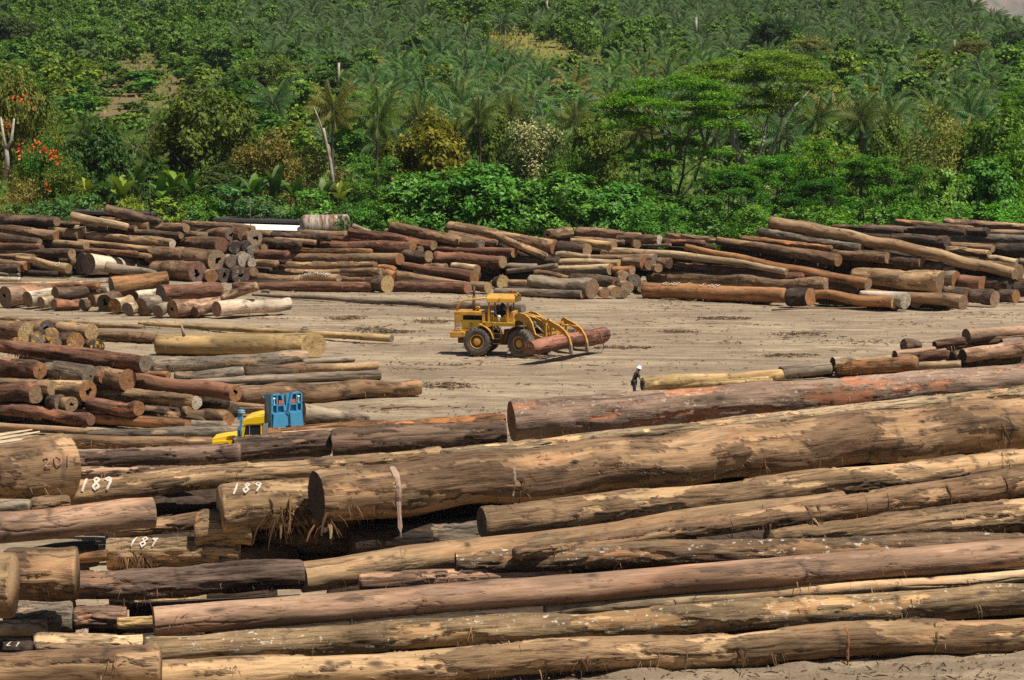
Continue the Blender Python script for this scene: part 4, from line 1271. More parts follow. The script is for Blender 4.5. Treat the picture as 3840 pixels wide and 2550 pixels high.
# bark scraps and sticks strewn over the yard
def scrap_mat():
    b = NT("bark_scraps")
    geo = b.n("ShaderNodeNewGeometry")
    r_ = geo.outputs["Random Per Island"]
    c = b.mix(b.ramp(r_, .1, .75), (.045, .030, .021), (.13, .085, .05))
    c = b.mix(b.ramp(r_, .86, .9), c, (.36, .25, .14))
    return b.done(c, .9, None, .1)
def scraps():
    g = np.random.default_rng(44)
    vs, fs = [], []
    n = 0
    cl = [(g.uniform(-38, 38), g.uniform(100, 205), g.uniform(.5, 4), g.uniform(.4, 2.0)) for _ in range(150)]
    heaps = [(1390, 1232), (1628, 1202), (1300, 1190), (1675, 1443), (1700, 1372), (2330, 1300), (2540, 1240), (3000, 1250), (2700, 1190), (1480, 1240), (2950, 1330), (2150, 1240), (1560, 1380)]
    for (hx, hy) in heaps:
        hp = at(hx, hy, depth_at_height(hy, 0))
        cl += [(hp.x, hp.y, g.uniform(.5, 1.1), g.uniform(.3, .8))] * 14
    while n < 13000:
        m = g.random()
        if m < .62:
            a = cl[int(g.integers(len(cl)))]
            x, y = a[0] + g.normal() * a[2], a[1] + g.normal() * a[3]
        elif m < .86:
            y = g.uniform(88, 212)
            x = g.uniform(-.25, .25) * y
        else:
            y = g.uniform(53, 66)
            x = g.uniform(-1, 15)
        if y < 50:
            continue
        n += 1
        ln = min(2.2, .05 + g.exponential(.15)) * (1 if y > 80 else .5)
        w = g.uniform(.012, .05) * (1 if y > 80 else .6)
        if g.random() < .08:
            ln, w = ln * 2.2, w * .7
        an = g.normal() * .7
        hgt = g.uniform(.005, .045) * (1 if y > 80 else .8)
        c, s = math.cos(an), math.sin(an)
        o = len(vs)
        tilt = g.normal() * .05
        z0 = -.08
        bend = g.normal() * .15 * ln
        for t, hh, ww in ((-.5, 0, .4), (0, 1, 1), (.5, .3, .3)):
            bx, by = t * ln, bend * (1 - 4 * t * t)
            for sd, up in ((-1, 0), (0, 1), (1, 0)):
                lx, ly = bx, by + sd * w * ww
                vs.append((x + c * lx - s * ly, y + s * lx + c * ly, z0 + up * (hgt * (.5 + hh)) + .03 + tilt * t))
        for j in range(2):
            for k_ in range(2):
                fs.append((o + j * 3 + k_, o + (j + 1) * 3 + k_, o + (j + 1) * 3 + k_ + 1, o + j * 3 + k_ + 1))
    return np.array(vs), np.array(fs)
v_, f_ = scraps()
kind(link("bark_debris", mesh_from("bark_debris", v_, f_, scrap_mat(), smooth=False)), "stuff", "dark bark scraps strewn on the yard")

# ------------------------------------------------------------------ vegetation
def leaf_mat(name, trans=.3, gloss=.35, var=.55, rough=.5):
    b = NT(name)
    oi = b.n("ShaderNodeObjectInfo")
    geo = b.n("ShaderNodeNewGeometry")
    r_ = geo.outputs["Random Per Island"]
    col = b.mix(1, oi.outputs["Color"], (2.5, 2.2, 1.65), 'MULTIPLY')
    c = b.mix(b.ramp(r_, 0, 1), b.mix(1, col, (1 - var, 1 - var * .8, 1 - var * .6), 'MULTIPLY'), b.mix(1, col, (1 + var * .9, 1 + var * .7, 1 + var * .1), 'MULTIPLY'))
    hv = b.ramp(oi.outputs["Random"], 0, 1, .8, 1.2)
    hc = b.n("ShaderNodeCombineXYZ")
    b.l(hv, hc.inputs[0]); hc.inputs[1].default_value = 1; b.l(hv, hc.inputs[2])
    c = b.mix(1, c, hc.outputs[0], 'MULTIPLY')
    b.done(c, rough, None, gloss)
    tr = b.n("ShaderNodeBsdfTranslucent")
    b.l(b.mix(1, c, (1.25, 1.3, .6), 'MULTIPLY'), tr.inputs[0])
    mx = b.n("ShaderNodeMixShader")
    mx.inputs[0].default_value = trans
    b.l(b.bsdf.outputs[0], mx.inputs[1]); b.l(tr.outputs[0], mx.inputs[2])
    b.l(mx.outputs[0], b.out.inputs[0])
    return b.m
M_LEAF = leaf_mat("foliage", .3, .12)
M_GLOSS = leaf_mat("glossy_foliage", .25, .22, .5, .5)
M_FROND = leaf_mat("palm_frond", .25, .15, .4, .55)
M_BARKW = plain("pale_tree_bark", (.36, .31, .25), .9, var=.3, scale=1.5, spec=.1, dirt=(.12, .10, .08))
M_BARKD = plain("dark_tree_bark", (.12, .095, .07), .95, var=.3, scale=1.5, spec=.1)
M_FLOWER = plain("orange_red_flower", (.62, .075, .015), .7, var=.25, scale=2)
M_PALEL = leaf_mat("silvery_leaf", .2, .3, .25, .6)

def unit(v):
    return v / np.maximum(np.linalg.norm(v, axis=-1, keepdims=True), 1e-9)
def leaves(C, N, T, l, w):
    """diamond leaves: centres C, normals N, directions T"""
    T = unit(T - N * (T * N).sum(-1, keepdims=True))
    B = np.cross(N, T)
    l, w = np.asarray(l)[:, None], np.asarray(w)[:, None]
    q = np.stack([C - T * l / 2, C + B * w / 2 + T * l * .05, C + T * l / 2, C - B * w / 2 + T * l * .05], 1)
    v = q.reshape(-1, 3)
    f = np.arange(len(v)).reshape(-1, 4)
    return v, f

def crown_broad(n, seed, lobes=9, size=.42, droop=0.0, low=.18, clump=.55, aspect=.55):
    """rounded crown of many lobes: fills a box 10 wide and z low*10..10"""
    g = np.random.default_rng(seed)
    cz0, cz1 = low * 10, 10
    mid = (cz0 + cz1) / 2
    hz = (cz1 - cz0) / 2
    L = []
    for i in range(lobes):
        a = g.uniform(0, 6.28)
        ph = g.uniform(-.75, 1.0)
        rr = math.sqrt(max(0, 1 - max(ph, 0) ** 2)) * g.uniform(.35, .72)
        rad = g.uniform(.30, .48)
        L.append((np.array([rr * math.cos(a) * 5, rr * math.sin(a) * 5, mid + ph * hz * (1 - rad * .75)]), np.array([5 * rad, 5 * rad, hz * rad * 1.1])))
    L.append((np.array([0, 0, mid]), np.array([5 * .62, 5 * .62, hz * .7])))
    # clump centres on lobe surfaces
    nc = max(40, n // 28)
    li = g.integers(0, len(L), nc)
    d = unit(g.normal(size=(nc, 3)) + np.array([0, 0, .35]))
    c = np.stack([L[k][0] for k in li]) + d * np.stack([L[k][1] for k in li]) * g.uniform(.82, 1.06, (nc, 1))
    ci = g.integers(0, nc, n)
    C = c[ci] + g.normal(size=(n, 3)) * np.array([1, 1, .7]) * clump * .62
    out = unit(d[ci] * .9 + np.array([0, 0, .55]) + g.normal(size=(n, 3)) * .55)
    T = g.normal(size=(n, 3)) + np.array([0, 0, -droop]) * 2
    sz = size * g.uniform(.6, 1.3, n)
    return leaves(C, out, T, sz, sz * aspect)

def tubes(paths, n=7):
    mb = MB()
    for pts, rad in paths:
        mb.tube(pts, rad, n, caps=False)
    return mb

def trunk_broad(seed, h=6.0, r=.28, k=5):
    g = np.random.default_rng(seed)
    P = []
    top = Vector((g.normal() * .3, g.normal() * .3, h * .6))
    P.append(([Vector((0, 0, -.6)), Vector((g.normal() * .1, g.normal() * .1, h * .3)), top], [r * 1.3, r, r * .7]))
    for i in range(k):
        a = 6.28 * i / k + g.normal() * .3
        e = top + Vector((math.cos(a) * h * .45, math.sin(a) * h * .45, h * g.uniform(.25, .6)))
        m = top.lerp(e, .5) + Vector((0, 0, h * .06))
        P.append(([top * .8, m, e], [r * .55, r * .35, r * .12]))
    return P

def crown_layered(seed, pads, leaf_n, size=.30, flat=.16, dome=.5, low=.35, tiers=False, pad=1.0):
    """flat tiers of fine foliage carried on spreading limbs; returns crown arrays and limb paths"""
    g = np.random.default_rng(seed)
    fork = Vector((g.normal() * .2, g.normal() * .2, 10 * low * .75))
    limbs = [([Vector((0, 0, -.6)), Vector((g.normal() * .15, g.normal() * .15, fork.z * .5)), fork], [.30, .22, .17])]
    V, F = [], []
    o = 0
    mains = []
    for i in range(5):
        a = 6.28 * i / 5 + g.normal() * .35
        e = Vector((math.cos(a) * g.uniform(1.2, 2.2), math.sin(a) * g.uniform(1.2, 2.2), g.uniform(.62, .78) * 10))
        m = fork.lerp(e, .5) + Vector((math.cos(a) * .4, math.sin(a) * .4, -.1))
        limbs.append(([fork, m, e], [.11, .08, .05]))
        mains.append((a, m, e))
    for i in range(pads):
        a = g.uniform(0, 6.28)
        rr = math.sqrt(g.uniform(.02, 1)) * 4.3
        tier = int(g.choice([0, 0, 0, 0, 1, 1, 2, 3])) if tiers else 0
        zt = 10 * (1 - dome * (rr / 4.6) ** 2 * .55) - (tier * 10 * (1 - low) * .17 + g.normal() * .12 if tiers else abs(g.normal()) * 10 * (1 - low) * .24)
        zt = max(zt, low * 10 + .3)
        c = np.array([rr * math.cos(a), rr * math.sin(a), zt])
        am, mm, em = min(mains, key=lambda t: abs(math.atan2(math.sin(t[0] - a), math.cos(t[0] - a))))
        src = em if zt > em.z - .6 else mm
        cv = Vector(c) - Vector((0, 0, .15))
        k_ = src.lerp(cv, .55) + Vector((0, 0, -.12 + g.normal() * .15))
        limbs.append(([src, k_, cv], [.045, .03, .012]))
        n = int(leaf_n * g.uniform(.6, 1.4))
        rx, ry = g.uniform(1.0, 1.9) * pad, g.uniform(.9, 1.6) * pad
        t = g.uniform(0, 6.28, n)
        q = np.sqrt(g.uniform(0, 1, n))
        # several twigs with gaps between
        lump = .8 + .3 * np.sin(t * 3 + g.uniform(0, 6)) + .2 * np.sin(t * 7 + g.uniform(0, 6))
        C = np.stack([c[0] + rx * q * lump * np.cos(t), c[1] + ry * q * lump * np.sin(t), c[2] + g.normal(size=n) * flat + flat * 1.5 * (1 - q * q)], -1)
        N = unit(np.array([0, 0, 1.0]) + g.normal(size=(n, 3)) * .35)
        T = g.normal(size=(n, 3))
        sz = size * g.uniform(.6, 1.3, n)
        v, f = leaves(C, N, T, sz, sz * .45)
        V.append(v); F.append(f + o); o += len(v)
    return np.vstack(V), np.vstack(F), limbs

def frond(g, az, elev, length, stations, leaf_len, leaf_w, droop, leaf_droop=.4, vee=.5):
    """one feather frond: list of leaflet quads and the rib path"""
    d = np.array([math.cos(az) * math.cos(elev), math.sin(az) * math.cos(elev), math.sin(elev)])
    p = np.zeros(3)
    V = []
    pts = [p.copy()]
    side = np.array([-math.sin(az), math.cos(az), 0])
    step = length / stations
    twist = g.normal() * .3
    for i in range(stations):
        t = (i + .5) / stations
        d = d + np.array([0, 0, -1]) * droop * step * (.35 + t)
        d = d / np.linalg.norm(d)
        p = p + d * step
        pts.append(p.copy())
        if t < .12:
            continue
        up = np.cross(d, side) * -1
        ll = leaf_len * (math.sin(math.pi * min(1, t * .86 + .12)) ** .6)
        for sgn in (-1, 1):
            sd = side * sgn * math.cos(vee + twist * sgn) + up * math.sin(vee + twist * sgn) * .8
            ld = sd + d * .55 + np.array([0, 0, -leaf_droop]) * g.uniform(.6, 1.4)
            ld = ld / np.linalg.norm(ld)
            e = p + ld * ll
            m = p + ld * ll * .5 + np.array([0, 0, -.04])
            wv = d * leaf_w / 2
            V.append((p - wv, p + wv, m + wv * 1.2, m - wv * 1.2))
            e2 = e + np.array([0, 0, -.25 * leaf_droop * ll])
            V.append((m - wv * 1.2, m + wv * 1.2, e2 + wv * .25, e2 - wv * .25))
    return V, pts

def palm_crown(seed, n, length, stations, leaf_len, leaf_w, e_hi, e_lo, droop, leaf_droop, top):
    g = np.random.default_rng(seed)
    V, ribs = [], []
    for i in range(n):
        az = 2.39996 * i + g.normal() * .15
        f = (i + .5) / n
        el = e_hi + (e_lo - e_hi) * f ** 1.1 + g.normal() * .08
        v, pts = frond(g, az, el, length * g.uniform(.85, 1.1) * (.75 + .25 * math.sin(math.pi * min(1, f + .3))), stations, leaf_len, leaf_w, droop * g.uniform(.8, 1.2), leaf_droop)
        V += [[q + top for q in qq] for qq in v]
        ribs.append([Vector(p + top) for p in pts])
    v = np.array(V).reshape(-1, 3)
    f = np.arange(len(v)).reshape(-1, 4)
    return v, f, ribs

PROTO = {}
def proto_mesh(key, fn):
    if key not in PROTO:
        PROTO[key] = fn()
    return PROTO[key]
def mk_broad(var):
    cfg = {0: dict(n=9000, seed=1, lobes=11, size=.40), 1: dict(n=9000, seed=2, lobes=8, size=.46, aspect=.6), 2: dict(n=8000, seed=3, lobes=13, size=.36),
           3: dict(n=9500, seed=4, lobes=10, size=.55, droop=.9, aspect=.45, low=.02), 4: dict(n=9500, seed=5, lobes=13, size=.52, droop=.9, aspect=.45, low=.0),
           5: dict(n=4200, seed=6, lobes=8, size=.34, low=.3, clump=.7), 6: dict(n=6000, seed=7, lobes=12, size=.40, low=-.1), 7: dict(n=6000, seed=8, lobes=9, size=.5, low=-.1, droop=.5)}[var]
    v, f = crown_broad(**cfg)
    v = v * np.array([5 / np.percentile(np.abs(v[:, 0]), 98), 5 / np.percentile(np.abs(v[:, 1]), 98), 10 / np.percentile(v[:, 2], 99.5)])
    return mesh_from("crown", v, f, M_GLOSS if var in (3, 4, 7) else M_LEAF, smooth=False)
def mk_trunk(var, pale=False):
    return tubes(trunk_broad(50 + var)).mesh("trunk", M_BARKW if pale else M_BARKD)
def mk_layer(var):
    cfg = {0: dict(seed=11, pads=44, leaf_n=900, size=.20, flat=.085, low=.36, tiers=True, dome=.35, pad=1.0), 1: dict(seed=12, pads=50, leaf_n=900, size=.19, flat=.08, low=.42, tiers=True, dome=.35, pad=.98), 2: dict(seed=13, pads=72, leaf_n=330, size=.27, flat=.13, low=.08, dome=.9, pad=.8),
           3: dict(seed=14, pads=76, leaf_n=330, size=.27, flat=.14, low=.06, dome=1.0, pad=.8)}[var]
    v, f, limbs = crown_layered(**cfg)
    return (mesh_from("crown", v, f, M_LEAF, smooth=False), tubes(limbs).mesh("trunk", M_BARKW if var == 1 else M_BARKD))

def put(o, px, ytop, d, wpx, h0=10.0, w0=10.0, base=None):
    p = at(px, ytop, d)
    zb = float(terrain_z(p.x, d)) - .25 if base is None else base
    h = max(p.z - zb, .8)
    w = wpx / ppm(p)
    o.location = (p.x, d, zb)
    o.scale = (w / w0, w / w0, h / h0)
    o.rotation_euler = (0, 0, random.uniform(0, 6.28))
    return o

G_FRONT = "trees along the foot of the hill"
def tree_broad(px, ytop, d, wpx, var, col, label, name="broadleaf_tree", cat="tree", group=G_FRONT, pale=False, trunk=True, rz=None):
    r = empty(name)
    tag(r, label, cat, group)
    link("crown", proto_mesh(("b", var), lambda: mk_broad(var)), r, col)
    if trunk:
        link("trunk", proto_mesh(("bt", var, pale), lambda: mk_trunk(var, pale)), r)
    put(r, px, ytop, d, wpx)
    if rz is not None:
        r.rotation_euler.z = rz
    return r
def tree_layer(px, ytop, d, wpx, var, col, label, rz=None):
    r = empty("umbrella_tree" if var < 2 else "feathery_tree")
    tag(r, label, "tree", G_FRONT)
    c, t = proto_mesh(("l", var), lambda: mk_layer(var))
    link("crown", c, r, col)
    link("trunk", t, r)
    put(r, px, ytop, d, wpx)
    if rz is not None:
        r.rotation_euler.z = rz
    return r

DG, MG, BG_, OL, YG, YO, BR, BL = (.020, .048, .013), (.036, .082, .018), (.050, .125, .020), (.062, .085, .020), (.085, .135, .020), (.066, .082, .011), (.070, .066, .022), (.032, .085, .032)
# left part of the wood
tree_broad(40, 262, 236, 250, 0, OL, "tall tulip tree with forked pale trunk and few orange flowers at the left edge")
tree_broad(150, 525, 228, 190, 2, MG, "lower tulip tree topped with many orange red flowers")
tree_broad(345, 470, 232, 250, 1, DG, "very dark green dense round tree beside the flowering tulip tree")
tree_broad(235, 600, 226, 170, 2, OL, "small olive green tree under the flowering tulip tree")
tree_broad(200, 400, 252, 200, 5, OL, "thin light olive tree behind the tulip trees")
tree_broad(735, 335, 240, 420, 0, (.050, .068, .018), "largest round tree of the left side, yellowish top and dark base")
tree_broad(640, 420, 246, 200, 2, (.045, .055, .022), "greyish green tree leaning against the largest round tree")
tree_broad(905, 480, 244, 190, 1, MG, "mid green tree right behind the largest round tree")
tree_broad(1000, 500, 234, 290, 2, BR, "brownish olive tree between the round tree and the bare trunk")
tree_broad(1215, 530, 238, 220, 5, (.095, .075, .035), "thin twiggy brown tree behind the bare trunk")
tree_broad(560, 600, 236, 240, 2, DG, "dark shady tree low between round tree and banana plants")
tree_broad(60, 640, 225, 200, 5, (.10, .10, .035), "dry light brown bush at the left edge below the tulip tree")
tree_broad(820, 620, 232, 300, 0, (.024, .045, .014), "dark green tree right under the largest round tree")
# middle
tree_broad(1610, 432, 238, 340, 1, YO, "golden yellow leaved round tree in the middle")
tree_broad(1470, 520, 240, 200, 0, (.07, .085, .02), "olive tree left of the golden tree")
tree_layer(1400, 560, 230, 360, 2, (.035, .105, .018), "feathery bright green tree in front of the golden tree")
tree_layer(1275, 660, 227, 260, 3, (.035, .085, .018), "feathery tree just behind the rusty tank")
tree_broad(1870, 418, 243, 220, 0, (.045, .075, .016), "dark olive tree left of the silvery tree")
w_tree = tree_broad(2005, 425, 237, 250, 2, (.05, .07, .035), "silvery white topped tree in the middle of the wood")
tree_broad(1560, 655, 228, 360, 3, (.042, .115, .022), "glossy drooping leaved tree behind the pile, first right of the tank")
tree_broad(1800, 618, 227, 420, 4, (.040, .115, .022), "glossy drooping leaved tree behind the pile, middle one and tallest")
tree_broad(2095, 655, 225, 440, 3, (.044, .125, .024), "widest glossy drooping leaved tree behind the pile below the silvery tree")
tree_broad(2330, 690, 224, 330, 4, (.038, .11, .022), "glossy drooping leaved tree right of the widest one")
tree_broad(2225, 445, 246, 260, 0, OL, "olive green tree between silvery tree and first umbrella tree")
tree_broad(2150, 560, 234, 220, 2, (.05, .09, .02), "small yellowish green tree below the olive tree")
# umbrella trees
tree_layer(2530, 305, 232, 600, 0, (.052, .115, .014), "flat topped umbrella tree with a dark trunk, front one", rz=.4)
tree_layer(2830, 200, 250, 640, 1, (.050, .105, .014), "tallest flat topped umbrella tree with white forking limbs", rz=2.0)
tree_layer(2440, 560, 229, 380, 2, (.028, .085, .016), "low feathery tree under the front umbrella tree")
tree_layer(2720, 600, 228, 400, 3, (.026, .080, .016), "dark feathery tree between the two umbrella trunks")
# right side
tree_layer(2890, 545, 233, 330, 3, (.040, .115, .016), "feathery tree below the tallest umbrella tree")
tree_layer(3060, 497, 236, 380, 2, (.045, .13, .016), "bright feathery tree right of the tallest umbrella tree")
tree_layer(3260, 548, 231, 420, 3, (.036, .11, .016), "wide feathery tree in the middle of the right side")
tree_layer(3070, 640, 226, 340, 3, (.022, .065, .014), "dark feathery tree low behind the diagonal log")
tree_layer(3440, 600, 228, 340, 2, (.036, .105, .018), "feathery tree left of the pale twiggy tree")
tree_broad(3120, 500, 244, 220, 1, (.08, .11, .02), "yellow green tree behind the feathery trees")
tree_broad(3535, 402, 240, 300, 5, (.085, .10, .03), "thin crowned tree with pale twiggy limbs", pale=True)
tree_broad(3330, 440, 250, 200, 0, (.05, .085, .02), "mid green tree behind the wide feathery tree")
tree_broad(3760, 410, 236, 300, 1, (.050, .105, .018), "tall bright green tree near the right edge")
tree_broad(3650, 470, 243, 240, 0, (.04, .08, .02), "round green tree left of the tall bright one")
tree_broad(3850, 520, 230, 260, 2, (.060, .115, .018), "yellow green tree cut by the right frame edge")
tree_broad(3700, 600, 228, 280, 4, (.045, .11, .022), "drooping leaved tree below the tall bright tree")
tree_layer(3830, 345, 252, 260, 0, (.045, .105, .014), "umbrella tree crown at the right frame edge")
tree_broad(3560, 640, 226, 240, 3, (.055, .13, .022), "light green drooping tree at the foot of the twiggy tree")
# shrubs at the foot of the trees
SHRUB = [(60, 770, 200), (190, 752, 210, BL), (330, 735, 190, (.04, .11, .03)), (470, 742, 190, (.075, .125, .02)), (625, 748, 260, (.09, .135, .02)),
         (760, 735, 190, (.05, .11, .02)), (845, 700, 300, (.030, .088, .034)), (1010, 738, 300, (.030, .085, .032)), (1180, 718, 260, (.045, .12, .02)), (1330, 760, 190, (.035, .09, .02)),
         (1460, 770, 200, (.05, .12, .02)), (2480, 760, 260, (.04, .105, .022)), (2650, 745, 230, (.034, .09, .02)), (2850, 770, 240, (.05, .12, .02)), (2990, 780, 200, (.04, .1, .02)),
         (3120, 775, 230, (.055, .13, .022)), (3290, 785, 210, (.05, .13, .02)), (3450, 770, 240, (.05, .125, .022)), (3600, 775, 220, (.045, .125, .022)), (3780, 770, 240, (.055, .14, .022))]
SH_L = ["low bush at the left frame edge under the dry bush", "blue green bush left of the lone banana leaf", "bush right of the lone banana leaf", "yellow green bush behind the pale tilted log",
        "yellow tipped bush behind the highest tilted log", "bush left of the white shed", "wide blue green bush above the shed roof, left one", "wide blue green bush above the shed roof, middle one",
        "leafy bush just left of the rusty tank", "vine like bush covering the right side of the rusty tank", "bush right of the rusty tank", "low bush under the front umbrella tree",
        "low bush left of the diagonal log top", "low bush at the top end of the diagonal log", "bush right of the diagonal log top", "light green bush behind the dark back logs",
        "low leafy bush behind the ragged topped log", "leafy bush in front of the twiggy tree", "bright bush near the right edge", "broad leaved bush at the right frame edge"]
for i_, s in enumerate(SHRUB):
    tree_broad(s[0], s[1], 219 - (i_ % 3), s[2] * 1.15, 6 if i_ % 2 else 7, s[3] if len(s) > 3 else MG, SH_L[i_], "shrub", "bush", "bushes along the back of the yard", trunk=False)

# flowers of the tulip trees and pale tips of the silvery tree
def blossoms(seed, name, spots, d, mat, n, spread, size, parent, col=None):
    g = np.random.default_rng(seed)
    for (x, y) in spots:
        C = np.array(at(x, y, d)) + g.normal(size=(n, 3)) * spread
        N = unit(g.normal(size=C.shape) + np.array([0, -.6, .8]))
        sz = size * g.uniform(.6, 1.3, len(C))
        v, f = leaves(C, N, g.normal(size=C.shape), sz, sz * .7)
        o = link(name, mesh_from(name, v, f, mat, smooth=False), None, col)
        o.parent = parent
        o.matrix_parent_inverse = parent.matrix_world.inverted()
bpy.context.view_layer.update()
tulips = [o for o in bpy.data.objects if o.get("category") == "tree" and "tulip" in o["label"]]
blossoms(5, "blossom", [(55, 368), (80, 370), (113, 393), (25, 470), (32, 465), (12, 478), (95, 360)], 231.5, M_FLOWER, 7, .22, .30, tulips[0])
blossoms(6, "blossom", [(72, 553), (76, 566), (106, 556), (112, 560), (133, 538), (160, 558), (164, 560), (203, 570), (206, 574), (183, 580), (193, 588), (171, 590), (216, 595), (209, 613), (230, 585), (150, 550), (178, 690), (176, 708), (185, 576), (74, 582)],
         223.5, M_FLOWER, 7, .22, .30, tulips[1])
gq = np.random.default_rng(5)
blossoms(7, "silvery_foliage", [(1995 + gq.normal() * 42, 465 + abs(gq.normal()) * 75) for _ in range(60)] + [(1990 + gq.normal() * 22, 640 + gq.normal() * 16) for _ in range(10)], 233.2, M_PALEL, 16, .34, .24, w_tree, (.17, .18, .11))

# forked trunk of the tall tulip tree, bare trunks
def bare(name, label, paths, parent=None, mat=None, cat="dead tree"):
    r = None
    mb = MB()
    for pts, rad in paths:
        mb.tube([at(*p) for p in pts], rad, 7)
    o = mb.build(name, mat or M_BARKW)
    if parent is None:
        tag(o, label, cat, "bare pale trunks")
    else:
        o.parent = parent
        o.matrix_parent_inverse = parent.matrix_world.inverted()
    return o
bare("limb", "", [([(27, 660, 231), (27, 590, 231), (24, 560, 231)], [.28, .24, .2]), ([(24, 565, 231), (14, 520, 231), (3, 440, 231.5)], [.2, .16, .1]), ([(24, 565, 231), (44, 520, 231), (53, 445, 231.5)], [.2, .16, .1])], tulips[0])
bare("dead_tree", "tall bare whitish dead tree with a broken top beside the coconut palm", [
    ([(1252, 720, 226), (1246, 660, 226), (1238, 600, 226), (1222, 530, 226), (1213, 480, 226)], [.2, .18, .16, .14, .11]), ([(1218, 520, 226), (1196, 450, 226), (1178, 402, 226)], [.12, .08, .04]),
    ([(1220, 525, 226), (1190, 495, 226), (1174, 492, 226)], [.07, .05, .02]), ([(1240, 600, 226), (1236, 560, 226), (1231, 540, 226)], [.10, .08, .05])])
bare("dead_tree", "thin white dead trunk standing alone among the palms on the upper slope", [([(2610, 135, 520), (2611, 65, 520)], [.34, .26])])
bare("dead_tree", "pale dead trunk under the dark palms on the middle left slope", [([(1268, 325, 372), (1271, 235, 372)], [.22, .18])])
bare("dead_tree", "pale leaning forked dead trunk at the top edge of the slope", [([(2050, 40, 590), (2052, 3, 590)], [.3, .2]), ([(2052, 20, 590), (2061, 42, 590)], [.12, .16])])
bare("dead_tree", "thin pale trunk on the right slope above the yellow bushes", [([(3577, 190, 500), (3579, 150, 500)], [.26, .2])])
bare("dead_tree", "thin grey snag in the thin grass of the left slope", [([(402, 295, 330), (404, 170, 330)], [.09, .05])], mat=M_BARKD)

# palms
def mk_oil(var):
    g = np.random.default_rng(70 + var)
    v, f, ribs = palm_crown(60 + var, 34, 4.3, 18, .60, .115, 1.25, -.7, .30 + .04 * var, .7, np.array([0, 0, 2.6]))
    nv = len(v)
    mb = MB()
    mb.tube([(0, 0, -1), (0, 0, 1.2), (0, 0, 2.5)], [.55, .6, .35], 8)
    for r_ in ribs:
        mb.tube(r_[::3] + [r_[-1]], .045, 3, caps=False)
    tv = np.array([tuple(p) for p in mb.v])
    faces = f.tolist() + [tuple(i + nv for i in q) for q in mb.f]
    return mesh_from("oil_palm", np.vstack([v, tv]), faces, [M_FROND, M_BARKD], [0] * len(f) + [1] * len(mb.f), smooth=False)
def mk_coco(var):
    v, f, ribs = palm_crown(80 + var, 26, 4.3, 30, .95, .075, 1.42, -.8, .27, 1.1, np.array([0, 0, 9.0]))
    cr = mesh_from("crown", v, f, M_FROND, smooth=False)
    tr = tubes([([Vector((0, 0, -1)), Vector((.3, .1, 4)), Vector((0, 0, 9.1))], [.24, .17, .15])] + [(r_[::4] + [r_[-1]], .04) for r_ in ribs], 6).mesh("trunk", M_BARKD)
    return cr, tr
G_COCO = "coconut palms in the wood"
COCO = [(1250, 325, 236, 255, (.060, .082, .018), "coconut palm with yellowing drooping fronds behind the bare dead tree"),
        (1418, 362, 237, 240, (.048, .078, .020), "coconut palm right of the one beside the dead tree"),
        (1566, 372, 242, 200, (.055, .085, .024), "coconut palm behind the golden tree"),
        (1795, 375, 240, 190, (.050, .078, .018), "coconut palm behind the dark olive tree"),
        (1915, 360, 248, 190, (.050, .080, .020), "coconut palm behind the silvery tree"),
        (2158, 390, 248, 170, (.065, .085, .022), "small coconut palm left of the olive green tree"),
        (2400, 430, 240, 200, (.07, .085, .026), "pale coconut palm hidden by the front umbrella tree"),
        (3064, 385, 262, 180, (.045, .075, .02), "palm just right of the tallest umbrella tree"),
        (3232, 370, 250, 210, (.045, .068, .018), "dark headed palm standing alone above the feathery trees"),
        (3335, 395, 262, 150, (.045, .068, .018), "smaller palm right of the dark headed palm"),
        (3520, 385, 262, 170, (.05, .075, .02), "palm behind the thin crowned twiggy tree"),
        (312, 440, 250, 170, (.035, .06, .015), "dark palm above the very dark green tree"),
        (425, 468, 244, 190, (.05, .085, .018), "palm between the dark green tree and the largest round tree"),
        (575, 560, 236, 150, (.045, .07, .018), "short palm below the greyish green tree")]
for i_, (x, y, d, w, c, lab) in enumerate(COCO):
    r = empty("coconut_palm")
    tag(r, lab, "palm", G_COCO)
    cm, tm = proto_mesh(("c", i_ % 3), lambda: mk_coco(i_ % 3))
    link("crown", cm, r, c)
    link("trunk", tm, r)
    p = at(x, y, d)
    s = w / ppm(p) / 7.6
    hz = 11.6
    zb = p.z - hz * s
    r.location = (p.x, d, zb)
    r.scale = (s, s, s)
    r.rotation_euler = (0, 0, random.uniform(0, 6.28))
    zt_ = float(terrain_z(p.x, d))
    if zb > zt_ - .2:
        link("trunk", tubes([([Vector((0, 0, (zt_ - zb) / s - 1)), Vector((0, 0, .5))], [.26, .22])]).mesh("trunk_foot", M_BARKD), r)
